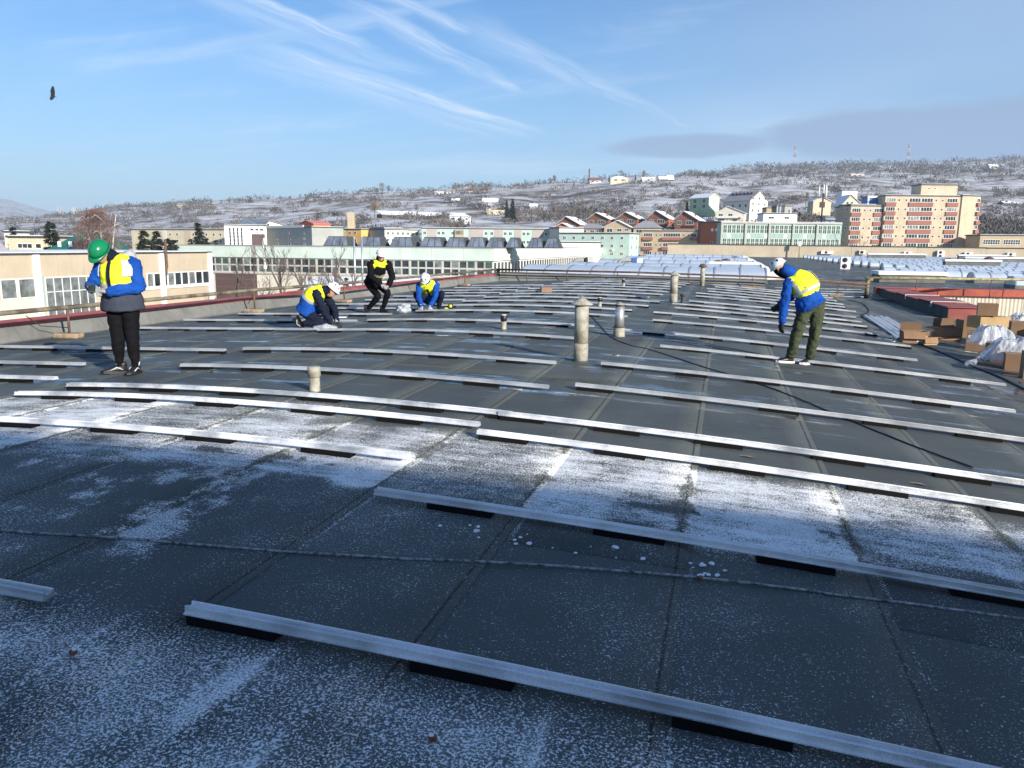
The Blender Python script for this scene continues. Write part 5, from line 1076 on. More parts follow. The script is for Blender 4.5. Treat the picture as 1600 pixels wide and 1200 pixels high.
wm('mint', (0.55, 0.64, 0.565), streak=0.4); wm('mintpale', (0.66, 0.70, 0.60)); wm('cream', (0.58, 0.51, 0.36)); wm('creamw', (0.64, 0.60, 0.51)); wm('greyblk', (0.34, 0.35, 0.32)); wm('yellow', (0.68, 0.42, 0.13)); wm('orange', (0.66, 0.17, 0.07))
wm('brown', (0.20, 0.095, 0.062)); wm('brick', (0.36, 0.11, 0.06)); wm('beige', (0.50, 0.405, 0.285), var=0.12, streak=0.4); wm('ochre', (0.44, 0.35, 0.23), streak=0.4); wm('pinkgrey', (0.40, 0.36, 0.33)); wm('lime', (0.46, 0.56, 0.34)); wm('balcony', (0.29, 0.12, 0.088)); wm('peach', (0.50, 0.415, 0.305), streak=0.35); wm('minttown', (0.43, 0.56, 0.49), streak=0.35); wm('greenpanel', (0.30, 0.42, 0.38)); wm('tiles', (0.20, 0.085, 0.06)); wm('greyroof', (0.30, 0.29, 0.31)); wm('redroof', (0.55, 0.20, 0.18)); wm('greenroof', (0.012, 0.12, 0.10)); wm('conc', (0.40, 0.39, 0.36)); wm('plum', (0.10, 0.065, 0.06))

# --- cream hall on the left, parallel to ours
XB = -60.0
def yb_of(px): return -XB / math.tan(AX + math.atan((800 - px) / FPX))
be = thing('factory_hall', 'long cream factory hall with ribbon windows at the far left', 'building', (XB, 50, -9)); BI = Matrix.Translation((-XB, -50, 9))
def bp(name, mbx): o = mbx.build(name, be); o.matrix_parent_inverse = BI; return o
yR = yb_of(333)
bp('wall', MB().box(XB - 16, XB, 12, yR, -9.2, 0.35, K['peach']))
bp('roof_edge', MB().box(XB - 16.2, XB + 0.15, 11.8, yR + 0.15, 0.352, 0.50, K['bitdark'])); bp('roof_snow', MB().box(XB - 16, XB - 0.35, 12, yR - 0.1, 0.502, 0.56, K['snow']))
for px in (62, 256, 331): y = yb_of(px); bp('pilaster', MB().box(XB - 0.05, XB + 0.16, y - 0.35, y + 0.35, -9.2, 0.345, K['white']))
def bwin(pa, pb, z0, z1, nc, nr, pm): ya, yb_ = yb_of(pa), yb_of(pb); o = obj('window', win_mesh(yb_ - ya, z1 - z0, nc, nr, K['white'], pm, 0.11), be, (XB, ya, z0), (0, 0, R(90))); o.matrix_parent_inverse = BI
for i in range(9): a = 232 + i * 10.8; bwin(a, a + 10.7, -3.3, -1.75, 1, 1, K['pane'] if i % 3 else K['panegrey'])
for a, b_ in ((-90, -62), (-60, -32), (-29, -2), (3, 29), (31, 58)): bwin(a, b_, -3.5, -1.7, 1, 1, K['panegrey'])
bwin(73, 150, -7.2, -1.7, 6, 4, K['panegrey'])
bp('recess', MB().box(XB - 0.02, XB + 0.05, yb_of(64), yb_of(72), -4.2, -1.6, K['greenpanel']))
bp('plinth_band', MB().box(XB, XB + 0.08, 14, yb_of(62) - 0.4, -5.6, -3.55, K['creamw']))
bp('sill_band', MB().box(XB, XB + 0.12, yb_of(158), yR - 0.2, -3.55, -3.33, K['white']))
bp('downpipe', MB().tube([(XB + 0.22, yb_of(262), 1.8), (XB + 0.22, yb_of(262), -1.2), (XB + 0.22, yb_of(260.5), -1.45), (XB + 0.22, yb_of(260.5), -2.0)], 0.14, K['rust'], 8))
bp('side_window', MB().box(XB - 1.2, XB - 0.2, yR, yR + 0.05, -3.3, -1.8, K['pane']))
sh = thing('roof_lantern', 'dark sloping grey roof lantern at the left edge above the cream hall', 'roof', (-70, 58, 0.56)); sh.scale = (0.38, 0.38, 0.8)
MB().add([(-9, -9, 0), (6, -9, 0), (6, 8.4, 0), (-9, 8.4, 0), (-3, -3, 3.4), (1, -3, 3.4), (1, 4.4, 3.4), (-3, 4.4, 3.4)], [(0, 1, 5, 4), (1, 2, 6, 5), (2, 3, 7, 6), (3, 0, 4, 7), (4, 5, 6, 7)], K['greyroof']).build('slope', sh)

# --- mint hall with a long wing
YM, XC, X0M, YW = 130.0, -38.8, -104.0, 283.0
mi = thing('factory_hall', 'long pale mint factory hall with a two-row window band and a receding wing', 'building', (XC, YM, -9)); MI_ = Matrix.Translation((-XC, -YM, 9))
def mp(name, mbx): o = mbx.build(name, mi); o.matrix_parent_inverse = MI_; return o
ZT = 0.95
mp('wall', MB().box(X0M, XC, YM, YM + 22, -9.2, ZT - 0.02, K['creamw'])); mp('wing_wall', MB().box(XC - 22, XC - 0.01, YM + 22.02, YW, -9.2, ZT - 0.03, K['creamw']))
i = 0; x = X0M
while x < XC - 0.1:                                       # fascia panels
    xe = min(x + 6.0, XC + 0.35); mp('fascia_panel', MB().box(x + 0.02, xe - 0.02, YM - 0.35, YM - 0.004, -1.15, ZT, K['mint'])); x += 6.0
y = YM - 0.33
while y < YW:
    ye = min(y + 12, YW); mp('fascia_panel', MB().box(XC + 0.004, XC + 0.35, y + 0.02, ye - 0.03, -1.15, ZT, K['mintpale'])); y += 12  # paler than the front: the wing's sunlight is put into the colour
mp('roof_edge', MB().box(X0M, XC + 0.4, YM - 0.42, YM + 22, ZT + 0.002, ZT + 0.16, K['greyroof'])); mp('roof_edge', MB().box(XC - 22, XC + 0.4, YM + 22.02, YW, ZT + 0.004, ZT + 0.16, K['greyroof']))
K['frame'] = mat('weathered_frame', (0.52, 0.50, 0.45), 0.7, var=0.2, vs=0.5)
me1 = win_mesh(1.42, 1.28, 1, 1, K['frame'], K['pane'], 0.10); me2 = win_mesh(1.42, 1.28, 1, 1, K['frame'], K['panegrey'], 0.10); me3 = win_mesh(1.42, 1.28, 1, 1, K['frame'], K['panegreen'], 0.10)
x = X0M + 0.3; k = 0
while x < XC - 1.4:
    for r_ in range(2):
        q_ = rng.random(); o = obj('window', me1 if q_ < 0.62 else (me3 if q_ < 0.82 else me2), mi, (x, YM - 0.006, -2.52 - 1.36 * r_)); o.matrix_parent_inverse = MI_
    k += 1; x += 1.49
    if k % 4 == 0: mp('mullion_post', MB().box(x - 0.02, x + 0.20, YM - 0.12, YM - 0.004, -4.0, -1.16, K['frame'])); x += 0.24
mew = win_mesh(2.0, 2.7, 1, 1, K['white'], K['pane'], 0.22); y = YM + 0.4
while y < YW - 2.2: o = obj('window', mew, mi, (XC + 0.006, y, -3.95), (0, 0, R(90))); o.matrix_parent_inverse = MI_; y += 2.35
mp('sill_band', MB().box(X0M, XC + 0.2, YM - 0.2, YM - 0.005, -4.25, -4.02, K['conc'])); mp('sill_band', MB().box(XC + 0.005, XC + 0.2, YM, YW, -4.25, -4.02, K['conc']))
xa = W(337, 440, 148).x; mp('gate', MB().box(-94.6, -85.6, YM - 0.15, YM - 0.005, -9.2, -4.3, K['plum']))
for zz in (-5.4, -6.9): mp('gate_rail', MB().box(-94.6, -85.6, YM - 0.19, YM - 0.152, zz, zz + 0.12, K['brown']))
mp('downpipe', MB().box(-86.1, -85.3, YM - 0.5, YM - 0.352, -1.15, ZT, K['conc']))
mp('lean_to_roof', MB().add([(-72, YM - 7, -5.4), (-40, YM - 7, -5.4), (-40, YM - 0.01, -4.4), (-72, YM - 0.01, -4.4), (-72, YM - 7, -9), (-40, YM - 7, -9)], [(0, 1, 2, 3), (4, 5, 1, 0)], K['snow']))
K['panel_blue'] = mat('dusty_skylight_glass', (0.15, 0.18, 0.23), 0.3, var=0.35, vs=0.6, coords='W')
def mX(px, y): return -y * math.tan(AX + math.atan((800 - px) / FPX))
for i, (pa, pb) in enumerate(((507, 546), (560, 597), (609, 646), (655, 691), (694, 727), (727, 757), (757, 785), (787, 809), (820, 846), (846, 870))):
    y0 = YM + 7; xa, xb = mX(pa, y0), mX(pb, y0); w_ = xb - xa; h_ = 1.9
    t = thing('roof_monitor', 'dark glazed trapezoid roof monitor on the mint hall, %s from the left' % LO2[i], 'skylight', (xa, y0, ZT + 0.12), group='roof monitors on the mint hall')
    ins = 0.75; MB().add([(0, 0, 0), (w_, 0, 0), (w_ - ins, 0.9, h_), (ins, 0.9, h_), (0, 4.4, 0), (w_, 4.4, 0), (w_ - ins, 3.5, h_), (ins, 3.5, h_)], [(0, 1, 2, 3), (1, 5, 6, 2), (5, 4, 7, 6), (4, 0, 3, 7), (3, 2, 6, 7)], K['bitdark']).build('frame', t)
    for k in range(3):
        f0, f1 = (k + 0.06) / 3, (k + 0.94) / 3
        def pt(f_, v_): xl = ins * v_; return (xl + (w_ - 2 * xl) * f_, 0.9 * v_ - 0.03, h_ * v_ + 0.01)
        MB().add([pt(f0, 0.08), pt(f1, 0.08), pt(f1, 0.92), pt(f0, 0.92)], [(0, 1, 2, 3)], K['panel_blue']).build('pane', t).modifiers.new('s', 'SOLIDIFY').thickness = 0.02
def pole(name, label, px, yt, yb, D, r, mt, cat='pole'):
    a = W(px, yt, D); z0 = W(px, yb, D).z; t = thing(name, label, cat, (a.x, a.y, z0)); MB().tube([(0, 0, 0), (0, 0, (a.z - z0))], r, mt, 10).build('shaft', t); MB().lathe([(r * 1.5, -0.2), (r * 1.5, 0.15), (r, 0.2)], mt, 10).build('base', t); MB().lathe([(r * 1.15, 0), (r * 1.15, 0.12), (r * 0.5, 0.16)], mt, 10).build('cap', t, (0, 0, a.z - z0)); return t
pole('flue_pipe', 'white flue pipe standing before the mint hall near the bare trees', 412, 374, 418, 100, 0.17, K['white'], 'flue'); pole('flue_pipe', 'left one of two slim silver flues on the mint hall front', 553, 372, 470, 128, 0.16, K['galv'], 'flue'); pole('flue_pipe', 'right one of two slim silver flues on the mint hall front', 565, 371, 470, 128, 0.16, K['galv'], 'flue')
# ducts on the wing roof
t = thing('roof_duct', 'curved dull metal duct with an open slanted mouth before the mint wing', 'duct', W(902, 412, 62)); t.scale = (0.36, 0.36, 0.36); MB().tube(smooth([(-1.2, 0, -3), (-1.0, 0, -0.3), (-0.3, 0, 0.55), (0.6, 0, 0.72), (1.5, 0, 0.7)], 4), 0.5, K['conc'], 12).build('pipe', t); MB().tube([(1.5, 0, 0.7), (2.2, 0, 0.75)], [0.5, 0.75], K['dark'], 12).build('hood', t)
t = thing('roof_duct', 'grey duct with a blue fan box and white hood behind the first skylight', 'duct', W(978, 410, 60)); t.scale = (0.5, 0.5, 0.5); MB().tube(smooth([(-1.3, 0, -2.0), (-1.1, 0, -0.1), (-0.4, 0, 0.3), (1.0, 0, 0.33)], 4), 0.30, K['conc'], 12).build('pipe', t); K['fanblue'] = mat('fan_blue', (0.05, 0.14, 0.36), 0.5); MB().box(1.0, 1.7, -0.4, 0.4, -0.25, 0.75, K['fanblue']).build('fan_box', t); MB().box(1.72, 2.5, -0.4, 0.4, 0.0, 0.65, K['white']).build('hood', t); MB().box(1.2, 2.0, -0.3, 0.3, -3, -0.26, K['conc']).build('plinth', t)

# --- the town, left to right
b = Bld('green_roofed_house', 'house under a big green hipped roof with two skylights behind the cream hall', 'house', 78, 152, 392, 400, 120, wall=K['cream'], roof=None, thick=9)
rz_ = 2.95; L = b.L; MB().add([(-0.6, -0.6, b.H), (L + 0.6, -0.6, b.H), (L + 0.6, 9.6, b.H), (-0.6, 9.6, b.H), (L * 0.36, 4.5, b.H + rz_), (L * 0.95, 4.5, b.H + rz_)], [(0, 1, 5, 4), (1, 2, 5), (2, 3, 4, 5), (3, 0, 4), (3, 2, 1, 0)], K['greenroof']).build('roof', b.t)
for px in (92, 109): x = b.lx(px); MB().box(x - 0.25, x + 0.25, 0.25, 0.35, b.H + 0.62, b.H + 1.45, K['snow']).build('skylight', b.t)
b = Bld('low_house', 'low cream building with a dark window strip left of the green roof', 'house', 12, 80, 371, 400, 150, wall=K['cream'], thick=8); b.win(26, 380, 50, 388, 3, 1); b.win(54, 380, 64, 388, 1, 1)
b = Bld('low_house', 'small pale shed with snow on its roof at the left edge', 'house', 6, 20, 363, 380, 175, wall=K['creamw'], thick=6); b.win(9, 367, 13, 372)
b = Bld('apartment_block', 'long cream yellow block of flats behind the conifers at left', 'building', 205, 352, 359, 400, 330, 310, 12, K['cream']); b.wins([266, 277, 291, 302, 322, 333, 343], [364, 374], 3.2, 4); b.box('pale_panel', 255, 262, 359.5, 395, -0.12, -0.004, K['creamw']); b.box('pink_panel', 290, 300, 359.5, 395, -0.12, -0.004, K['peach'])
b = Bld('apartment_block', 'white building with tall narrow window slits left of the grey block', 'building', 350, 416, 352, 400, 285, 290, 14, K['white'])
for x in (357, 363, 369, 375): b.win(x, 355, x + 3, 384, 1, 5)
for x in (390, 398, 405): b.win(x, 356, x + 6, 360)
b.box('dark_recess', 392, 413, 365, 390, -0.06, -0.004, K['plum'])  # flat dark panel set on the wall, nothing is cut in
b = Bld('apartment_block', 'grey plastered block with a white roof edge behind the bare trees', 'building', 416, 487, 357, 400, 300, 270, 12, K['greyblk']); b.wins([432, 452, 474], [363, 371, 379], 3, 4); b.box('roof_band', 416, 476, 353.5, 357, -0.4, -0.002, K['white'])  # wall grey takes in the shade on this face
b = gable('gable_house', 'white gabled house with a snowy roof behind the grey block', 413, 452, 353, 345, 362, 380, 388, 9, K['creamw'], True, K['greyroof'], ridge_x=0.2); b.win(417, 349, 421, 353)
b = gable('dark_roofed_house', 'house with a dark blue-grey roof behind the white block', 378, 416, 352, 342, 362, 400, 400, 9, K['greyblk'], False, K['panel_blue'])
b = gable('orange_house', 'bright orange house with a pink snowy roof', 469, 490, 350, 345, 364, 370, 362, 9, K['orange'], True, K['redroof'], ridge_x=0.45); b.win(478, 354, 484, 360); MB().box(-4.6, 0.0, 2, 8, b.H - 2.8, b.H, K['orange']).build('side_wing', b.t)
b = Bld('apartment_block', 'orange-yellow block of flats beside the square chimney', 'building', 486, 564, 359, 400, 315, 300, 12, K['yellow']); b.wins([521, 529, 537, 545, 553], [362, 373], 4, 4.6, nc=2); b.box('pale_panel', 518, 540, 359.5, 398, -0.10, -0.004, K['cream'])
t = thing('square_chimney', 'tall square concrete chimney above the yellow block', 'chimney', W(549.5, 362, 318), 0.3); MB().box(-1.35, 1.35, -1.35, 1.35, -8, 7.4, K['ochre']).build('shaft', t); MB().box(-1.42, 1.42, -1.42, 1.42, 7.4, 7.7, K['conc']).build('rim', t)
b = Bld('apartment_block', 'grey-sided cream block with three rows of windows right of the chimney', 'building', 601, 655, 359, 402, 292, 300, 20, K['creamw'])
b.wins([604, 611, 619, 627, 635, 642, 649], [362, 372, 382], 4, 5, nc=2); MB().box(-0.02, 0, 0, 20, -6, b.H, K['greyblk']).build('shaded_end', b.t)  # grey skin puts the left end's shade into colour
b2_ = Bld('apartment_block', 'grey end wing of the cream block with a narrow slit', 'building', 562, 600, 358, 402, 312, 294, 8, K['pinkgrey']); b2_.win(587, 361, 589.5, 367)  # grey wall colour stands for shade on this end
b = Bld('apartment_block', 'long mint and grey striped block of flats with paired windows', 'building', 659, 858, 357, 402, 292, 292, 12, K['minttown'])
for xa, xb in ((667, 682), (711, 717), (733, 756 - 1), (772, 786), (804, 815), (832, 850)): b.box('grey_panel', xa, xb, 357.3, 400, -0.10, -0.004, K['pinkgrey'])
for y in (361, 374, 387):
    for x in (661, 683, 690, 705, 735 - 17, 757, 766, 787, 796 - 1, 816, 823, 851): b.win(x, y, x + 5.2, y + 5.6, 2)
    for x in (669, 675, 742 - 2, 748 - 1, 774, 780, 806, 811, 834, 843): b.win(x, y, x + 3, y + 2.4)
b.box('stair_bay', 711, 725, 358, 400, -0.9, -0.11, K['ochre']); b.box('stair_glass', 712, 724, 360, 366, -0.94, -0.902, K['panegrey'])
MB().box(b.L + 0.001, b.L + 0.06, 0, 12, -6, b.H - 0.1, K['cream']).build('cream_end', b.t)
b = Bld('apartment_block', 'pale cream end block joined to the mint striped flats', 'building', 859, 874, 357, 402, 290, 283, 10, K['creamw'])
b = Bld('apartment_block', 'pale mint block of flats with evenly spaced windows and a bright end', 'building', 874, 984, 365, 412, 262, 252, 11, K['minttown'])
b.wins([880, 895, 910, 925, 940, 955, 970], [369, 381, 393], 5, 5, nc=2); b.sidewins(2, [2, 5, 8])
for x, y in ((923, 377), (958, 388)): b.box('outdoor_unit', x, x + 3, y, y + 2.4, -0.5, -0.01, K['white'])
b = Bld('annex', 'long pale mint annex block on the roof behind the mint wing', 'building', 864, 938, 379, 392, 238, 240, 10, K['mintpale']); b.wins([884, 893, 901], [387.5], 2.6, 2.4)
# brown and ochre villas
for i, (x0, x1, ye, yr, yb, D, wl, nm) in enumerate(((870, 905, 350, 339, 362, 392, 'brown', 'leftmost brown villa, its snowy roof half hidden by a lower one'), (918, 951, 342, 333, 356, 410, 'brown', 'brown villa with a sunlit snowy roof, first of the upper row'), (964, 996, 341, 332, 355, 405, 'brown', 'brown villa second from the left in the upper row'),
    (1011, 1044, 341, 330, 356, 398, 'brown', 'brown villa third from the left in the upper row'), (1054, 1090, 343, 331, 366, 372, 'brown', 'largest brown villa, right end of the upper row'))):
    b = gable('villa', nm, x0, x1, ye, yr, yb, D, D - 5, 12, K[wl], True, K['snow'], group='brown villas', ridge_x=0.42, over=0.9)
    w_ = x1 - x0; b.win(x0 + w_ * 0.12, ye + 2, x0 + w_ * 0.30, ye + 8, 2); b.win(x0 + w_ * 0.5, ye + 2, x0 + w_ * 0.85, ye + 8, 3); b.box('balcony', x0 + w_ * 0.45, x1 - 1, ye + 8.5, ye + 10.5, -1.0, -0.01, K['brown']); MB().box(b.L, b.L + 0.04, 1, 11, 0.5, b.H - 0.3, K['brick']).build('sunlit_side', b.t); MB().box(b.L * 0.7, b.L * 0.78, 6, 6.8, b.H, b.H + 2.6, K['brick']).build('chimney', b.t)  # redder skin on the right side paints in the sunlight
for x0, x1, ye, yr, yb, D, hip, nm in ((860, 897, 358, 349, 374, 352, False, 'low villa with a rust-coloured gable at the left of the lower row'), (905, 941, 357, 349, 372, 350, True, 'ochre villa with a grey hipped roof, left of the gabled one'), (944, 986, 355, 345, 372, 345, False, 'ochre villa with a snowy gable in the lower row'), (990, 1031, 356, 345, 372, 342, True, 'ochre villa with a grey hipped roof at the right of the lower row')):
    b = gable('villa', nm, x0, x1, ye, yr, yb, D, D - 3, 10, K['ochre'] if x0 > 900 else K['brick'], True, K['greyroof'] if hip else K['snow'], group='ochre villas', hip=hip, over=0.8); w_ = x1 - x0
    b.win(x0 + w_ * 0.10, ye + 2, x0 + w_ * 0.32, ye + 8, 2); b.win(x0 + w_ * 0.48, ye + 2, x0 + w_ * 0.66, ye + 7, 2); b.win(x0 + w_ * 0.76, ye + 2, x0 + w_ * 0.92, ye + 6, 2)
# ochre flats with brown balconies
b = Bld('apartment_block', 'ochre block of flats with brown balcony bands left of the brick block', 'building', 1002, 1092, 361, 412, 286, 280, 12, K['ochre'])
for y in (364, 379, 392):
    for xa, xb in ((1005, 1021), (1036, 1065), (1079, 1090)): b.win(xa + 1, y, xb - 1, y + 6, max(2, int((xb - xa) / 4))); b.box('balcony', xa, xb, y + 6.5, y + 11, -1.1, -0.01, K['balcony'])
    for x in (1025, 1032, 1068, 1075): b.win(x, y + 1.5, x + 2.6, y + 5)
MB().box(-0.05, -0.004, 0, 12, -6, b.H, K['plum']).build('shaded_end', b.t)  # plum skin paints shade onto the left end
b = Bld('brick_block', 'plain red brick block beside the green glass factory', 'building', 1091, 1126, 348, 402, 280, 272, 14, K['brick']); b.wins([1112, 1119], [357], 3.5, 4.5, pm=K['white']); b.win(1112, 377, 1116, 384); b.box('shaded_face', 1091, 1096, 348.3, 400, -0.05, -0.004, K['brown'])  # brown strip paints shade along the left of the brick front
# green glass factory
b = Bld('glass_factory', 'long green-grey glass factory with two rows of tall windows', 'building', 1127, 1316, 348, 400, 268, 268, 16, K['greenpanel']); b.box('roof_band', 1127, 1316, 346.6, 349, -0.4, -0.01, K['conc'])
xs_ = [1128 + 37.3 * i for i in range(6)]
for i in range(5):
    xa = xs_[i]; b.box('pier', xa - 1.2, xa + 1.0, 349, 400, -0.5, -0.01, K['conc'])
    for k in range(5):
        x = xa + 2.2 + k * 6.9
        b.win(x, 351, x + 6.2, 364, 2, 2, K['mintpale'], K['panegreen']); b.win(x, 372, x + 6.2, 384, 2, 2, K['mintpale'], K['panegreen']); b.box('spandrel_panel', x, x + 6.3, 365, 371, -0.06, -0.01, K['mint'] if (i + k) % 4 == 1 else K['greenpanel'])
# tall flats
b = Bld('apartment_tower', 'large ochre block of flats with dark red balcony bands and a roof box', 'building', 1384, 1504, 306, 402, 282, 282, 15, K['beige'])
b1 = Bld('apartment_wing', 'lower left wing of the large ochre flats, shaded on its rounded end', 'building', 1330, 1383, 322, 402, 283, 283, 13, K['beige'])
def flats(bb_, bays, slits, rows, px_shift):
    for r_, y in enumerate(rows):
        sh_ = px_shift * (y - rows[0])
        for xa, xb in bays:
            xa2, xb2 = xa + sh_, xb + sh_; n_ = 1 if xb - xa < 20 else 2; wd = (xb2 - xa2) / n_
            for q_ in range(n_): bb_.win(xa2 + q_ * wd + 0.6, y, xa2 + (q_ + 1) * wd - 0.6, y + 6.6, 4, 1, K['white'], K['pane'] if rng.random() < 0.6 else K['panegrey'])
            bb_.box('balcony', xa2, xb2, y + 6.8, y + 13.2, -0.4, -0.01, K['balcony'])
        for x in slits: bb_.win(x + sh_, y + 1.5, x + sh_ + 3.6, y + 5.2)
flats(b, [(1385, 1401), (1421, 1459), (1480, 1498)], [1404, 1415, 1462, 1472], [309, 323, 337, 351, 365, 379], 0.0)
flats(b1, [(1331, 1346), (1366, 1382)], [1350, 1359], [325, 339, 353, 367, 381], 0.0)
b3 = Bld('apartment_wing', 'blank ochre end wall with a narrow balcony strip, right end of the large flats', 'building', 1504.3, 1533, 306, 402, 281.5, 284, 12, K['beige'])
for y in (309, 323, 337, 351, 365, 379): b3.win(1527.5, y, 1532.5, y + 6.6, 2); b3.box('balcony', 1527, 1533, y + 7.2, y + 13, -0.8, -0.01, K['balcony'])
b4 = Bld('apartment_wing', 'grey-shaded rounded left end of the large flats', 'building', 1312, 1329.6, 322, 402, 291, 283.4, 10, K['ochre'])  # darker ochre than the front, shade put into the wall colour
for y in (326, 340, 354): b4.win(1316, y, 1319, y + 4); b4.win(1322.5, y, 1326, y + 5)
t = Bld('roof_box', 'plain ochre machine room on top of the large flats', 'building', 1440, 1497, 289, 306, 286, 286, 7, K['beige'], ext=0.2); t.win(1450, 293.3, 1455, 296); t.win(1459, 293.3, 1464, 296)
t = Bld('roof_room', 'blue-fronted glazed room with a white roof on the lower wing of the flats', 'building', 1356, 1382, 308, 321, 287, 287, 5, K['fanblue'], ext=0.2); t.box('post', 1356, 1358, 308, 321, -0.3, -0.01, K['white']); t.box('post', 1373, 1376, 308, 321, -0.3, -0.01, K['white']); t.box('roof_band', 1355, 1383, 306.6, 309, -0.5, -0.01, K['white'])
b = Bld('low_hall', 'low beige hall with white ribbon windows right of the large flats', 'building', 1532, 1660, 368, 402, 268, 264, 12, K['ochre'])
for xa in (1537, 1569, 1604): b.win(xa, 374, xa + 27, 382, 7, 2)
# white flat building and concrete stumps above the glass factory
b = Bld('white_pavilion', 'white flat-roofed pavilion with a dark window above the glass factory', 'house', 1193, 1246, 334, 346, 330, 330, 8, K['white']); b.win(1201, 338, 1210, 342, 2); b.win(1226, 338, 1234, 342, 2)
b = Bld('concrete_stump', 'bare concrete shed behind the white pavilion', 'house', 1214, 1238, 322, 340, 345, 345, 6, K['conc']); b.win(1232, 327, 1235, 333, pm=K['dark'])
b = Bld('concrete_stump', 'low dark concrete shed left of the taller one', 'house', 1198, 1213, 325, 340, 347, 347, 6, K['ochre'])
# houses on the slope
b = gable('green_house', 'pale green house with a snowy roof on the slope', 1078, 1108, 310, 304, 328, 470, 458, 9, K['lime'], False); b.wins([1084, 1098], [312, 320], 5, 6, nc=2); MB().box(b.L, b.L + 0.04, 0.2, 8.8, 0, b.H, K['mintpale']).build('sunlit_side', b.t); b.sidewins(2, [1, 4], 1.8, 1.4)  # paler skin on the right side paints in the sun
b = gable('cream_house', 'big cream house with a dormer-lined roof and a bright gable end', 1130, 1172, 315, 301, 338, 440, 425, 15, K['creamw'], False, K['greyroof']); b.wins([1144, 1155, 1164], [320], 3.5, 5.5); b.sidewins(3, [2, 5.5, 8.5], 1.5, 1.3)
for k in range(6): x = b.L * (0.14 + 0.14 * k); MB().box(x - 0.5, x + 0.5, 4.5, 6.3, b.H + 3.2, b.H + 4.6, K['plum']).build('dormer', b.t)
b = gable('white_villa', 'white house with a shallow snowy gable and balcony below the cream house', 1118, 1164, 333, 323, 348, 395, 390, 10, K['creamw'], True, K['snow'], ridge_x=0.42); b.wins([1123, 1138], [334], 7, 4, nc=2); b.win(1122, 341, 1132, 347, 3); b.win(1146, 342, 1151, 347, pm=K['dark']); b.box('balcony', 1120, 1160, 339, 341, -1.2, -0.01, K['mintpale'])
b = gable('pale_house', 'pale house behind the white phone antennas', 1271, 1299, 314, 308, 326, 480, 480, 9, K['cream'], True, K['snow']); b.win(1287, 319, 1290, 322)
b = gable('gabled_house', 'cream house with a steep snowy gable left of the large flats', 1316, 1346, 319, 305, 326, 420, 420, 10, K['cream'], True, K['snow'], ridge_x=0.42); b.wins([1322, 1329], [315], 4, 4)
b = Bld('white_house', 'white house wall behind the steep snowy gable', 'house', 1316, 1340, 298, 322, 450, 450, 8, K['white'])
t = thing('phone_mast', 'dark lattice phone mast with three tall white antennas', 'mast', W(1283, 348, 330)); MB().tube([(0, 0, -2), (0, 0, 12)], 0.32, K['dark'], 8).build('shaft', t)
for x, zt, zb in ((-1.7, 15, 10.5), (0.05, 15.6, 10), (0.95, 15.4, 10), (1.2, 14.5, 9.8)): MB().tube([(x, 0, zb), (x, 0, zt)], 0.24, K['white'], 8).build('antenna', t)
MB().box(-2.0, 1.5, -0.15, 0.15, 10.0, 10.3, K['dark']).build('cross_arm', t); MB().box(-1.2, 0.9, -0.4, 0.4, 6.2, 8.5, K['plum']).build('cabinet', t)
b = Bld('long_barn', 'long low barn with a snow-covered roof on the slope', 'barn', 597, 762, 334, 343, 560, 600, 12, K['plum'], None); MB().add([(-1, -1, b.H), (b.L + 1, -1, b.H), (b.L + 1, 13, b.H + 2.8), (-1, 13, b.H + 2.8)], [(0, 1, 2, 3)], K['snow']).build('roof', b.t).modifiers.new('s', 'SOLIDIFY').thickness = 0.4
for k in range(7): b.win(603 + k * 22, 336, 619 + k * 22, 341, 5, 1, K['greyblk'], K['pane'])
b = Bld('ruined_shed', 'roofless yellow walls at the end of the long barn', 'barn', 760, 790, 328, 338, 590, 590, 8, K['cream'], None); MB().box(0, b.L * 0.25, -0.05, 8, b.H, b.H + 0.8, K['creamw']).build('gable_stub', b.t)
b = gable('bungalow', 'small white bungalow with a snowy hipped roof below the barn', 703, 735, 338, 333.5, 346, 500, 500, 9, K['white'], True, K['snow'], hip=True, over=0.8); b.win(706, 340, 711, 344, 2); b.win(716, 340, 720, 345, 1); b.win(727, 340, 731, 344, 2)
# ridge houses
def ridge_house(px, w_, ye, yr, label, wl, rm, hip=False, D=None, yb=None):
    yb = yb or ye + 5; D = D or onhill(px, yb - 0.5, 420); b = gable('ridge_house', label, px - w_ / 2, px + w_ / 2, ye, yr, yb, D, D, 10, K[wl], False, K[rm], hip=hip, ext=8, group='houses on the ridge')
    b.win(px - w_ * 0.3, ye + 1.2, px - w_ * 0.12, ye + 3.4); b.win(px + w_ * 0.1, ye + 1.2, px + w_ * 0.28, ye + 3.4); return b
ridge_house(930, 17, 281.5, 277.5, 'white house with a dark red roof beside a thin chimney on the ridge', 'white', 'tiles', yb=287)
ridge_house(968, 28, 279, 275, 'wide two-storey cream villa on the ridge', 'cream', 'snow', True, yb=287)
ridge_house(1014, 20, 281, 277, 'snow-roofed house on the ridge right of the wide villa', 'creamw', 'snow', yb=285); ridge_house(1036, 12, 280, 275.5, 'small dark house with snow on the ridge', 'plum', 'snow', yb=284); ridge_house(1048, 10, 280, 273.5, 'steep dark gabled hut on the ridge', 'plum', 'snow', yb=284)
ridge_house(686, 14, 300, 298.5, 'flat white building on the ridge left of the cream house', 'white', 'snow', yb=304); ridge_house(704, 13, 299, 295.5, 'cream house on the ridge in the middle distance', 'cream', 'greyroof', yb=303); ridge_house(733, 12, 298, 295, 'house with a reddish roof on the ridge in the middle', 'creamw', 'tiles', yb=301.5); ridge_house(757, 10, 297.5, 295, 'small dark-roofed house on the ridge below the open sky', 'creamw', 'plum', yb=300.5)
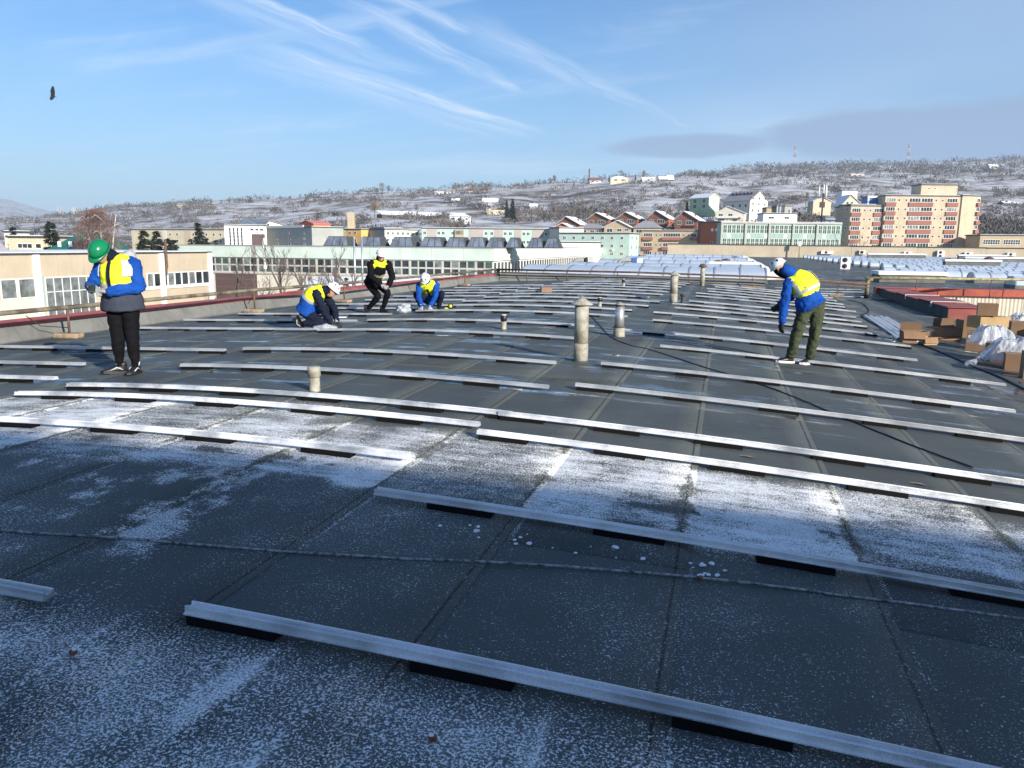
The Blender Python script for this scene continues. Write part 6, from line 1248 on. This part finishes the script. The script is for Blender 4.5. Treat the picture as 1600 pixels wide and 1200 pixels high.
ridge_house(766, 24, 315, 310, 'large snowy-roofed house half way up the slope', 'greyblk', 'snow', yb=321); ridge_house(712, 12, 313, 309.5, 'small snow-roofed hut on the slope', 'plum', 'snow', yb=316); ridge_house(834, 12, 322, 318, 'snow-roofed house among the trees left of the villas', 'greyblk', 'snow', yb=328)
ridge_house(282, 12, 319.5, 317, 'flat house on the wooded hill at left', 'cream', 'greyroof', yb=322.5, D=1010); ridge_house(1553, 14, 259, 256.5, 'lone house below the far skyline at right', 'creamw', 'snow', yb=263); ridge_house(1340, 20, 272, 271, 'row of low sunlit houses before the far wood', 'cream', 'snow', yb=275); ridge_house(1580, 22, 317, 314, 'snow-roofed house on the slope at the right edge', 'plum', 'snow', yb=321)
t = pole('brick_stack', 'thin dark chimney stack on the ridge by the red-roofed house', 921, 264, 288, onhill(921, 286, 700), 0.9, K['plum'], 'chimney')
# radio masts on the far skyline
for px, yt, yb, lab in ((1243, 228, 264, 'left lattice radio mast on the far skyline'), (1421, 225, 262, 'right lattice radio mast on the far skyline')):
    D = 2150; a, z0 = W(px, yt, D), W(px, yb, D).z; h_ = a.z - z0; t = thing('radio_mast', lab, 'mast', (a.x, a.y, z0 - 8), AX, 'radio masts'); K['mastred'] = K.get('mastred') or mat('mast_red', (0.35, 0.1, 0.08), 0.6); K['mastwh'] = K.get('mastwh') or mat('mast_white', (0.5, 0.5, 0.52), 0.6)
    for s_ in range(6):
        za, zb = 8 + h_ * s_ / 6 if s_ else 0, 8 + h_ * (s_ + 1) / 6; ra, rb = 4.2 - 0.55 * s_, 4.2 - 0.55 * (s_ + 1); mb_ = MB(); mt = K['mastred'] if s_ % 2 else K['mastwh']
        cs = [(1, 1), (-1, 1), (-1, -1), (1, -1)]
        for k in range(4):
            (cx, cy), (ex, ey) = cs[k], cs[(k + 1) % 4]; mb_.tube([(cx * ra, cy * ra, za), (cx * rb, cy * rb, zb)], 0.34, mt, 4); mb_.tube([(cx * ra, cy * ra, za), (ex * rb, ey * rb, zb)], 0.22, mt, 4)
        mb_.build('lattice_section', t)
    for z_ in (0.78, 0.9, 1.0): MB().lathe([(2.4, 0), (2.4, 1.6)], K['mastwh'], 8).build('antenna_drum', t, (0, 0, 8 + h_ * z_))
for px, yt, yb, w_, lab in ((92, 324, 334, 7, 'pair of hazy tower blocks far away on the left horizon'), (116, 325, 333, 10, 'wide hazy building far away on the left horizon')):
    D = 4200; a = W(px, yt, D); z0 = W(px, yb, D).z; t = thing('far_tower_block', lab, 'building', (a.x, a.y, z0), AX); m_ = w_ * D / FPX
    if w_ == 7:
        for q_ in (-0.3, 0.3): MB().box(q_ * m_ - m_ * 0.17, q_ * m_ + m_ * 0.17, 0, 14, -20, a.z - z0, K['conc']).build('tower', t); MB().box(q_ * m_ - m_ * 0.1, q_ * m_ + m_ * 0.1, 4, 10, a.z - z0, a.z - z0 + 4, K['conc']).build('roof_box', t)
    else: MB().box(-m_ / 2, m_ / 2, 0, 14, -20, a.z - z0, K['conc']).build('wall', t); MB().box(-m_ / 3, m_ / 3, 3, 11, a.z - z0, a.z - z0 + 4, K['conc']).build('roof_box', t)
# lamp on the beige wall
t = thing('roof_lamp', 'white floodlight on a rusty bracket before the glass factory', 'lamp', (W(1261, 401, 165).x, 194, -0.6)); MB().tube([(0, 0, 0), (0, 0, 2.6)], 0.12, K['pipeyel'], 6).build('pole', t); MB().box(-0.3, 0.3, -0.2, 0.2, 2.6, 3.7, K['white']).build('lamp_head', t)
# ------------------------------------------------------------------ trees
K['bark'] = mat('grey_bark', (0.10, 0.085, 0.075), 0.9, var=0.3, vs=6); K['twig'] = mat('bare_twigs', (0.135, 0.105, 0.095), 0.9, var=0.35, vs=0.4, coords='W'); K['birch'] = mat('birch_bark', (0.55, 0.52, 0.49), 0.8, var=0.3, vs=4)
K['needle'] = mat('dark_needles', (0.030, 0.042, 0.030), 0.8, var=0.4, vs=0.8, coords='W'); K['twigwarm'] = mat('russet_twigs', (0.17, 0.095, 0.075), 0.9, var=0.35, vs=0.3, coords='W'); K['leafdry'] = mat('dry_ochre_leaves', (0.22, 0.17, 0.09), 0.9, var=0.35, vs=0.3, coords='W')
def branching(h, seed, spread=0.5, levels=5, thin=1.0, twist=0.25):
    r = random.Random(seed); trunk = MB(); twigs = MB()
    def grow(p, d_, l_, rad, lev):
        n = 3; pts = [p]; rs = [rad]
        for i in range(n): d_ = (d_ + Vector((r.uniform(-1, 1), r.uniform(-1, 1), r.uniform(-0.3, 0.7))) * twist * 0.5).normalized(); pts.append(pts[-1] + d_ * l_ / n); rs.append(rad * (1 - 0.45 * (i + 1) / n))
        (trunk if lev <= 1 else twigs).tube(pts, rs, K['bark'] if lev <= 1 else K['twig'], 6 if lev == 0 else (4 if lev < 3 else 3), False)
        if lev < levels:
            m_ = 4 if lev == 0 else r.choice((2, 3, 3))
            for k in range(m_):
                f_ = r.uniform(0.35, 1.0) if lev else r.uniform(0.3, 1.0); i = min(int(f_ * n), n - 1); q_ = pts[i].lerp(pts[i + 1], f_ * n - i); az_ = r.uniform(0, 6.283); tilt = r.uniform(0.35, 0.9) * spread * 1.4
                a = d_.orthogonal().normalized(); b_ = d_.cross(a); nd = (d_ * math.cos(tilt) + (a * math.cos(az_) + b_ * math.sin(az_)) * math.sin(tilt) + Vector((0, 0, 0.15))).normalized()
                grow(q_, nd, l_ * r.uniform(0.5, 0.72), max(0.012, rad * 0.56 * r.uniform(0.7, 1.0) * thin), lev + 1)
    grow(Vector((0, 0, 0)), Vector((0, 0, 1)), h * 0.45, h * 0.02, 0)
    return trunk, twigs
def tree_thing(name, label, loc, meshes, s=1.0, rz=0.0, group=None, names=('trunk', 'crown')):
    t = thing(name, label, 'tree', loc, rz, group); t.scale = (s, s, s)
    for nm, me in zip(names, meshes): obj(nm, me, t)
    return t
bt = []
for sd_ in (11, 23, 37):
    a, b_ = branching(11, sd_, 0.55, 5); bt.append((a.mesh('trunk'), b_.mesh('crown')))
for i, (px, D, yt, k) in enumerate(((398, 80, 392, 1), (438, 88, 372, 0), (474, 84, 376, 2), (520, 82, 378, 1), (545, 95, 392, 2), (368, 100, 400, 0), (596, 105, 402, 1), (505, 70, 402, 2))):
    a = W(px, yt, D); tree_thing('bare_tree', 'bare leafless tree in the yard before the mint hall, %s from the left' % LO2[[5, 0, 1, 2, 3, 4, 7, 6][i] if False else sorted([398, 438, 474, 520, 545, 368, 596, 505]).index(px)], (a.x, a.y, -9.1), bt[k], (a.z + 9.1) / 9.5, i * 1.3, 'bare trees in the yard')
for i, (px, D, yt) in enumerate(((1325, 215, 366), (1345, 213, 362), (1306, 210, 376))):
    a = W(px, yt, D); tree_thing('bare_tree', 'bare bushy tree rising behind the beige wall before the large flats, %s from the left' % LO2[[1, 2, 0][i]], (a.x, a.y, -9.1), bt[i], (a.z + 9.1) / 9.5, i * 2.1, 'bare trees before the large flats')
def fuzzy(h, w_, n, seed, tw, up=0.7, lo=0.25):
    """crown of a far bare tree: fine upright twigs filling an uneven volume"""
    r = random.Random(seed); mb_ = MB(); vs = []; fs = []; lob = [(r.uniform(-0.3, 0.3) * w_, r.uniform(-0.3, 0.3) * w_, h * r.uniform(lo + 0.15, 0.85), r.uniform(0.25, 0.5)) for _ in range(7)]
    for i in range(n):
        lx_, ly_, lz_, ls = r.choice(lob); th_ = r.uniform(0, 6.283); ph_ = math.acos(r.uniform(-1, 1)); q_ = r.random() ** 0.45 * ls
        p = Vector((lx_ + math.cos(th_) * math.sin(ph_) * q_ * w_ * 0.9, ly_ + math.sin(th_) * math.sin(ph_) * q_ * w_ * 0.9, lz_ + math.cos(ph_) * q_ * h * 0.55)); p.z = max(p.z, h * 0.12)
        d_ = (Vector((p.x / w_, p.y / w_, up)) + Vector((r.uniform(-1, 1), r.uniform(-1, 1), r.uniform(-1, 1))) * 0.5).normalized(); l_ = h * r.uniform(0.06, 0.14); sd_ = d_.cross(Vector((r.uniform(-1, 1), r.uniform(-1, 1), 0.2))).normalized() * h * 0.011
        o = len(vs); vs += [p - sd_, p + sd_, p + d_ * l_]; fs.append((o, o + 1, o + 2))
    return mb_.add(vs, fs, tw)
fz = []
for sd_ in range(4):
    r_ = random.Random(sd_); tr = MB().tube([(0, 0, -1), (0.1, 0, 2.5), (0.2, 0.1, 6)], [0.28, 0.2, 0.08], K['bark'], 5)
    for q_ in range(5): a = r_.uniform(0, 6.28); tr.tube([(0.1, 0, 1.8 + q_ * 0.6), (math.cos(a) * 1.6, math.sin(a) * 1.6, 4.5 + q_ * 0.6)], [0.1, 0.03], K['bark'], 4)
    fz.append((tr.mesh('trunk'), fuzzy(9, 6 if sd_ % 2 else 4.2, 420, sd_ + 50, K['twig']).mesh('crown')))
rr = random.Random(5); ridge_px = [(588, 297, 11), (597, 294, 15), (606, 297, 12), (575, 302, 7), (560, 303, 6), (855, 288, 10), (861, 282, 14), (846, 289, 9), (838, 291, 8), (470, 305, 7), (455, 306, 7), (440, 306, 8), (420, 308, 7), (408, 309, 6), (392, 310, 7), (375, 311, 7), (360, 312, 8), (347, 313, 7), (332, 314, 8), (318, 316, 6), (305, 317, 6), (500, 303, 6), (520, 302, 7), (540, 301, 6), (1062, 279, 6), (1070, 278, 8), (1083, 277, 6), (1093, 276, 6), (815, 293, 7), (800, 296, 6), (1000, 272, 11), (1104, 274, 5), (640, 302, 5), (655, 301, 5), (676, 302, 6)]
def ORD(k): return LO2[k] if k < 20 else ['twenty-first', 'twenty-second', 'twenty-third', 'twenty-fourth', 'twenty-fifth', 'twenty-sixth', 'twenty-seventh', 'twenty-eighth', 'twenty-ninth', 'thirtieth', 'thirty-first', 'thirty-second', 'thirty-third', 'thirty-fourth', 'thirty-fifth', 'thirty-sixth'][k - 20]
for i, (px, yt, hp) in enumerate(ridge_px):
    D = 1040 if px < 1040 else 1090; p = terpt(px, D); m_ = hp * D / FPX; tree_thing('bare_tree', 'bare tree on the skyline of the near ridge, the %s counted from the left' % ORD(sorted(q__[0] for q__ in ridge_px).index(px)), (p.x, p.y, p.z - 1), fz[i % 4], max(0.6, m_ * 1.15 / 9), i, 'skyline trees on the near ridge')
for i, (px, yt, yb, D) in enumerate(((585, 314, 338, 540), (810, 324, 345, 480), (650, 318, 334, 640), (866, 312, 340, 520), (905, 318, 345, 500), (1062, 316, 334, 470), (1260, 300, 318, 560), (1348, 285, 300, 700))):
    a, zb = W(px, yt, D), W(px, yb, D).z; tree_thing('bare_tree', ('ochre-leaved round tree left of the long barn' if i == 0 else 'grey bare tree on the lower slope, %s from the left' % LO2[i - 1]), (a.x, a.y, zb), (fz[i % 4][0], (fuzzy(9, 6.5, 700, 99, K['leafdry']).mesh('crown') if i == 0 else fz[i % 4][1])), (a.z - zb) / 9, i, None if i == 0 else 'bare trees on the lower slope')
# birch with drooping russet twigs
a, _ = branching(15, 71, 0.35, 2); a = W(148, 326, 112); t = thing('birch_tree', 'leafless russet birch with pale trunks behind the cream hall', 'tree', (a.x, a.y, -9.1)); h_ = a.z + 9.1
mb_ = MB()
for q_, (dx_, lean) in enumerate(((-1.6, -0.8), (0.4, 0.3), (2.2, 2.0))): mb_.tube([(dx_ * 0.3, 0, 0), (dx_ * 0.6, q_ * 0.4, h_ * 0.5), (dx_ + lean * 0.4, q_ * 0.3, h_ * 0.95)], [0.22, 0.15, 0.04], K['birch'], 6)
for q_ in range(14): z_ = h_ * rr.uniform(0.45, 0.9); a_ = rr.uniform(0, 6.28); x_ = rr.choice((-0.9, 0.3, 1.6)); mb_.tube([(x_, 0, z_), (x_ + math.cos(a_) * 1.6, math.sin(a_) * 1.6, z_ + 1.0), (x_ + math.cos(a_) * 2.5, math.sin(a_) * 2.3, z_ + 0.6)], [0.07, 0.04, 0.015], K['birch'], 4)
mb_.build('trunk', t)
vs = []; fs = []
for i in range(4200):
    z_ = h_ * (0.42 + 0.58 * rr.random() ** 0.8); wd = 4.6 * math.sqrt(max(0.03, 1 - ((z_ / h_ - 0.55) / 0.47) ** 2)) if z_ > h_ * 0.55 else 4.6; a_ = rr.uniform(0, 6.28); q_ = rr.random() ** 0.5 * wd * (0.8 + 0.3 * noise.noise(Vector((a_, z_ * 0.5, 3)))); p = Vector((math.cos(a_) * q_, math.sin(a_) * q_ * 0.8, z_)); l_ = rr.uniform(0.5, 1.3); o = len(vs); s_ = Vector((rr.uniform(-1, 1), rr.uniform(-1, 1), 0)).normalized() * 0.022
    vs += [p - s_, p + s_, p + Vector((rr.uniform(-0.3, 0.3), rr.uniform(-0.3, 0.3), -l_))]; fs.append((o, o + 1, o + 2))
MB().add(vs, fs, K['twigwarm']).build('crown', t)
def conifer(h, w_, seed, dens=26):
    r = random.Random(seed); tr = MB().tube([(0, 0, -1), (0, 0, h * 0.97)], [h * 0.018, 0.03], K['bark'], 6); vs = []; fs = []; nl = 26
    for k in range(nl):
        f_ = k / nl; z_ = h * (0.06 + 0.92 * f_); R0 = w_ / 2 * (1 - f_) ** 0.85 * (0.8 + 0.4 * r.random()); nb = max(5, int(12 * (1 - f_)) + 3)
        for q_ in range(nb):
            a = r.uniform(0, 6.28); z_ = h * (0.06 + 0.92 * f_) + r.uniform(-0.03, 0.03) * h; L_ = R0 * r.uniform(0.55, 1.1); d_ = Vector((math.cos(a), math.sin(a), 0)); sd_ = Vector((-d_.y, d_.x, 0)); m_ = dens
            for _ in range(m_):
                g_ = r.random() ** 0.7; p = Vector((0, 0, z_)) + d_ * L_ * g_ + Vector((0, 0, 0.22 * L_ * math.sin(g_ * 3) - 0.30 * L_ * g_)) + sd_ * r.uniform(-1, 1) * 0.20 * L_ * (1.1 - g_); l_ = h * r.uniform(0.03, 0.07); o = len(vs); dr = (d_ * r.uniform(0.3, 1) + sd_ * r.uniform(-0.7, 0.7) + Vector((0, 0, r.uniform(-0.7, 0.25)))).normalized(); sw = dr.cross(Vector((r.uniform(-1, 1), r.uniform(-1, 1), 1))).normalized() * h * 0.013
                vs += [p - sw, p + sw, p + dr * l_]; fs.append((o, o + 1, o + 2))
    return tr.mesh('trunk'), MB().add(vs, fs, K['needle']).mesh('crown')
cf = [conifer(14, 6, 1), conifer(14, 8.5, 2), conifer(14, 4.5, 3, 14)]
for i, (px, yt, D, k, lab) in enumerate(((78, 342, 135, 0, 'dark conifer behind the green roof at left'), (19, 352, 165, 2, 'small dark conifer near the left edge'), (224, 358, 118, 1, 'broad dark pine right of the green helmet'), (244, 359, 125, 1, 'second broad pine behind the cream hall'), (262, 368, 122, 0, 'shorter conifer at the end of the pines'), (309, 344, 210, 0, 'open-branched conifer before the cream yellow flats'), (297, 372, 205, 1, 'low dark spruce beside the open-branched conifer'), (322, 371, 205, 1, 'low dark spruce right of the open-branched conifer'), (337, 373, 205, 2, 'small spruce before the white building'), (272, 372, 128, 2, 'tiny spruce right of the pines'),
    (792, 312, 520, 2, 'dark spruce right of the yellow ruin'), (801, 309, 525, 0, 'taller dark spruce beside the yellow ruin'), (690, 304, 560, 2, 'small spruce'), (952, 273, 1020, 2, 'spruce on the ridge left of the wide villa'), (993, 272, 1020, 2, 'spruce on the ridge right of the wide villa'), (897, 282, 1020, 2, 'little spruce on the ridge before the thin chimney'), (1074, 313, 478, 2, 'dark spruce left of the pale green house'), (778, 420, 126, 1, 'dark fir at the corner of the mint hall'), (541, 432, 108, 2, 'small dark fir behind the pipe rail before the mint hall'))):
    if px == 690: continue
    a = W(px, yt, D); z0 = -9.1 if D < 255 else ter(px, D); h_ = max(a.z - z0, 3); tree_thing('conifer', lab, (a.x, a.y, z0), cf[k], h_ / 14, i * 0.9, 'conifers')
# hillside scrub: one mass of bare bushes
r = random.Random(3); vs = []; fs = []; cnt = 0
K['scrub'] = mat('frosted_scrub', (0.115, 0.10, 0.09), 0.95, var=0.65, vs=0.05, coords='W', col2=(0.07, 0.062, 0.06))
def bush(px, D, h_, w_, nt):
    c_ = terpt(px, D)
    for _ in range(nt):
        a = r.uniform(0, 6.28); q_ = math.sqrt(r.random()) * w_ / 2; zt = h_ * math.sqrt(max(0.05, 1 - (2 * q_ / w_) ** 2)) * r.uniform(0.15, 1.0)
        p = c_ + Vector((math.cos(a) * q_, math.sin(a) * q_, zt)); l_ = h_ * r.uniform(0.18, 0.36); d_ = Vector((math.cos(a) * q_ / w_ * 1.2 + r.uniform(-0.6, 0.6), math.sin(a) * q_ / w_ + r.uniform(-0.6, 0.6), 0.8)).normalized(); s_ = d_.cross(Vector((r.uniform(-1, 1), r.uniform(-1, 1), 0.1))).normalized() * h_ * 0.085; o = len(vs)
        vs.extend((p - s_, p + s_, p + d_ * l_)); fs.append((o, o + 1, o + 2))
while cnt < 8200:
    px = r.uniform(-60, 1660); D = 360 * (2400 / 360) ** r.random()
    dn = noise.noise(Vector((px / 70, math.log(D) * 9, 2))) + 0.5 * noise.noise(Vector((px / 22, math.log(D) * 30, 7)))
    y_ = hor(px) - (ter(px, D) - CZ) / D * FPX
    thr = 0.10
    if 1180 < px and 1350 < D < 2050: thr = -0.35           # the dark wood below the far skyline
    if 120 < px < 330 and D > 800: thr = -0.5               # wooded hill at left
    if px > 1520 and D < 620: thr = -0.9
    if 790 < px < 940 and 430 < D < 640: thr = -0.5
    if D < 470 and 730 < px < 870: thr = 0.5
    if 330 < px < 560 and D > 600: thr = 0.14
    if dn < thr: continue
    k_ = max(1.0, D / 700); h_ = r.uniform(2.0, 5.6) * k_; bush(px, D, h_, h_ * r.uniform(0.9, 2.0), 18 if D > 900 else 26); cnt += 1
tag(MB().add(vs, fs, K['scrub']).build('hillside_scrub'), 'grey frosted scrub and bare copses covering the hillside', 'scrub', kind='stuff')
vs = []; fs = []
for i in range(520):                                         # brambles in the yard behind the parapet
    px = r.uniform(345, 640); D = r.uniform(60, 110); c0 = terpt(px, D); hh = r.uniform(2.5, 5.2)
    for _ in range(14):
        a = r.uniform(0, 6.28); p = c0 + Vector((r.uniform(-1.5, 1.5), r.uniform(-1.5, 1.5), 0)); top = p + Vector((math.cos(a) * 1.2, math.sin(a) * 1.2, hh * r.uniform(0.5, 1.0))); s_ = Vector((0.03, 0.03, 0)); o = len(vs); vs.extend((p - s_, p + s_, top)); fs.append((o, o + 1, o + 2))
tag(MB().add(vs, fs, K['twig']).build('yard_brambles'), 'tangle of bare saplings and brambles in the yard behind the parapet', 'undergrowth', kind='stuff')

# ------------------------------------------------------------------ the bird
p = W(83, 150, 60); t = thing('bird', 'dark bird flying high in the blue sky at left', 'bird', p, AX + 0.2); K['feather'] = mat('black_feathers', (0.012, 0.013, 0.016), 0.7)
L = [loft([((-0.20, 0, 0.05), 0.020, 0.02), ((-0.14, 0, 0.04), 0.032, 0.034), ((-0.05, 0, 0.0), 0.065, 0.06), ((0.08, 0, -0.03), 0.05, 0.045), ((0.20, 0, -0.055), 0.055, 0.014), ((0.26, 0, -0.07), 0.06, 0.006)], (0, 1, 0), 10), loft([((-0.20, 0, 0.05), 0.012, 0.012), ((-0.25, 0, 0.045), 0.004, 0.004)], (0, 1, 0), 6)]
def wing(s_, tipv):
    tp = Vector(tipv); return loft([((0.0, s_ * 0.03, 0.01), 0.13, 0.016), (Vector((0.0, s_ * 0.05, 0.01)) + tp * 0.45, 0.17, 0.012), (Vector((0.02, s_ * 0.05, 0)) + tp * 0.8, 0.12, 0.008), (Vector((0.05, s_ * 0.05, 0)) + tp, 0.05, 0.006)], (1, 0, 0), 10)
L += [wing(-1, (0.10, -0.20, 0.66)), wing(1, (-0.12, -0.30, -0.34))]
merged('body', L, 0.012, K['feather'], t, 0, smooth_it=1)

# ------------------------------------------------------------------ haze
M = bpy.data.materials.new('thin_haze'); M.use_nodes = True; q = G(M.node_tree); q.n.remove(q.n['Principled BSDF']); pv = q.new('ShaderNodeVolumePrincipled')
pv.inputs['Color'].default_value = (0.62, 0.80, 1.0, 1); pv.inputs['Density'].default_value = 0.00013; pv.inputs['Anisotropy'].default_value = 0.0
q.l.new(pv.outputs[0], q.n['Material Output'].inputs['Volume'])
tag(MB().box(-9200, 9200, -9200, 9200, -10.6, 470, M).build('haze'), 'thin winter haze lying over the town and hills', 'haze', kind='stuff')
bpy.data.scenes.remove(TS)
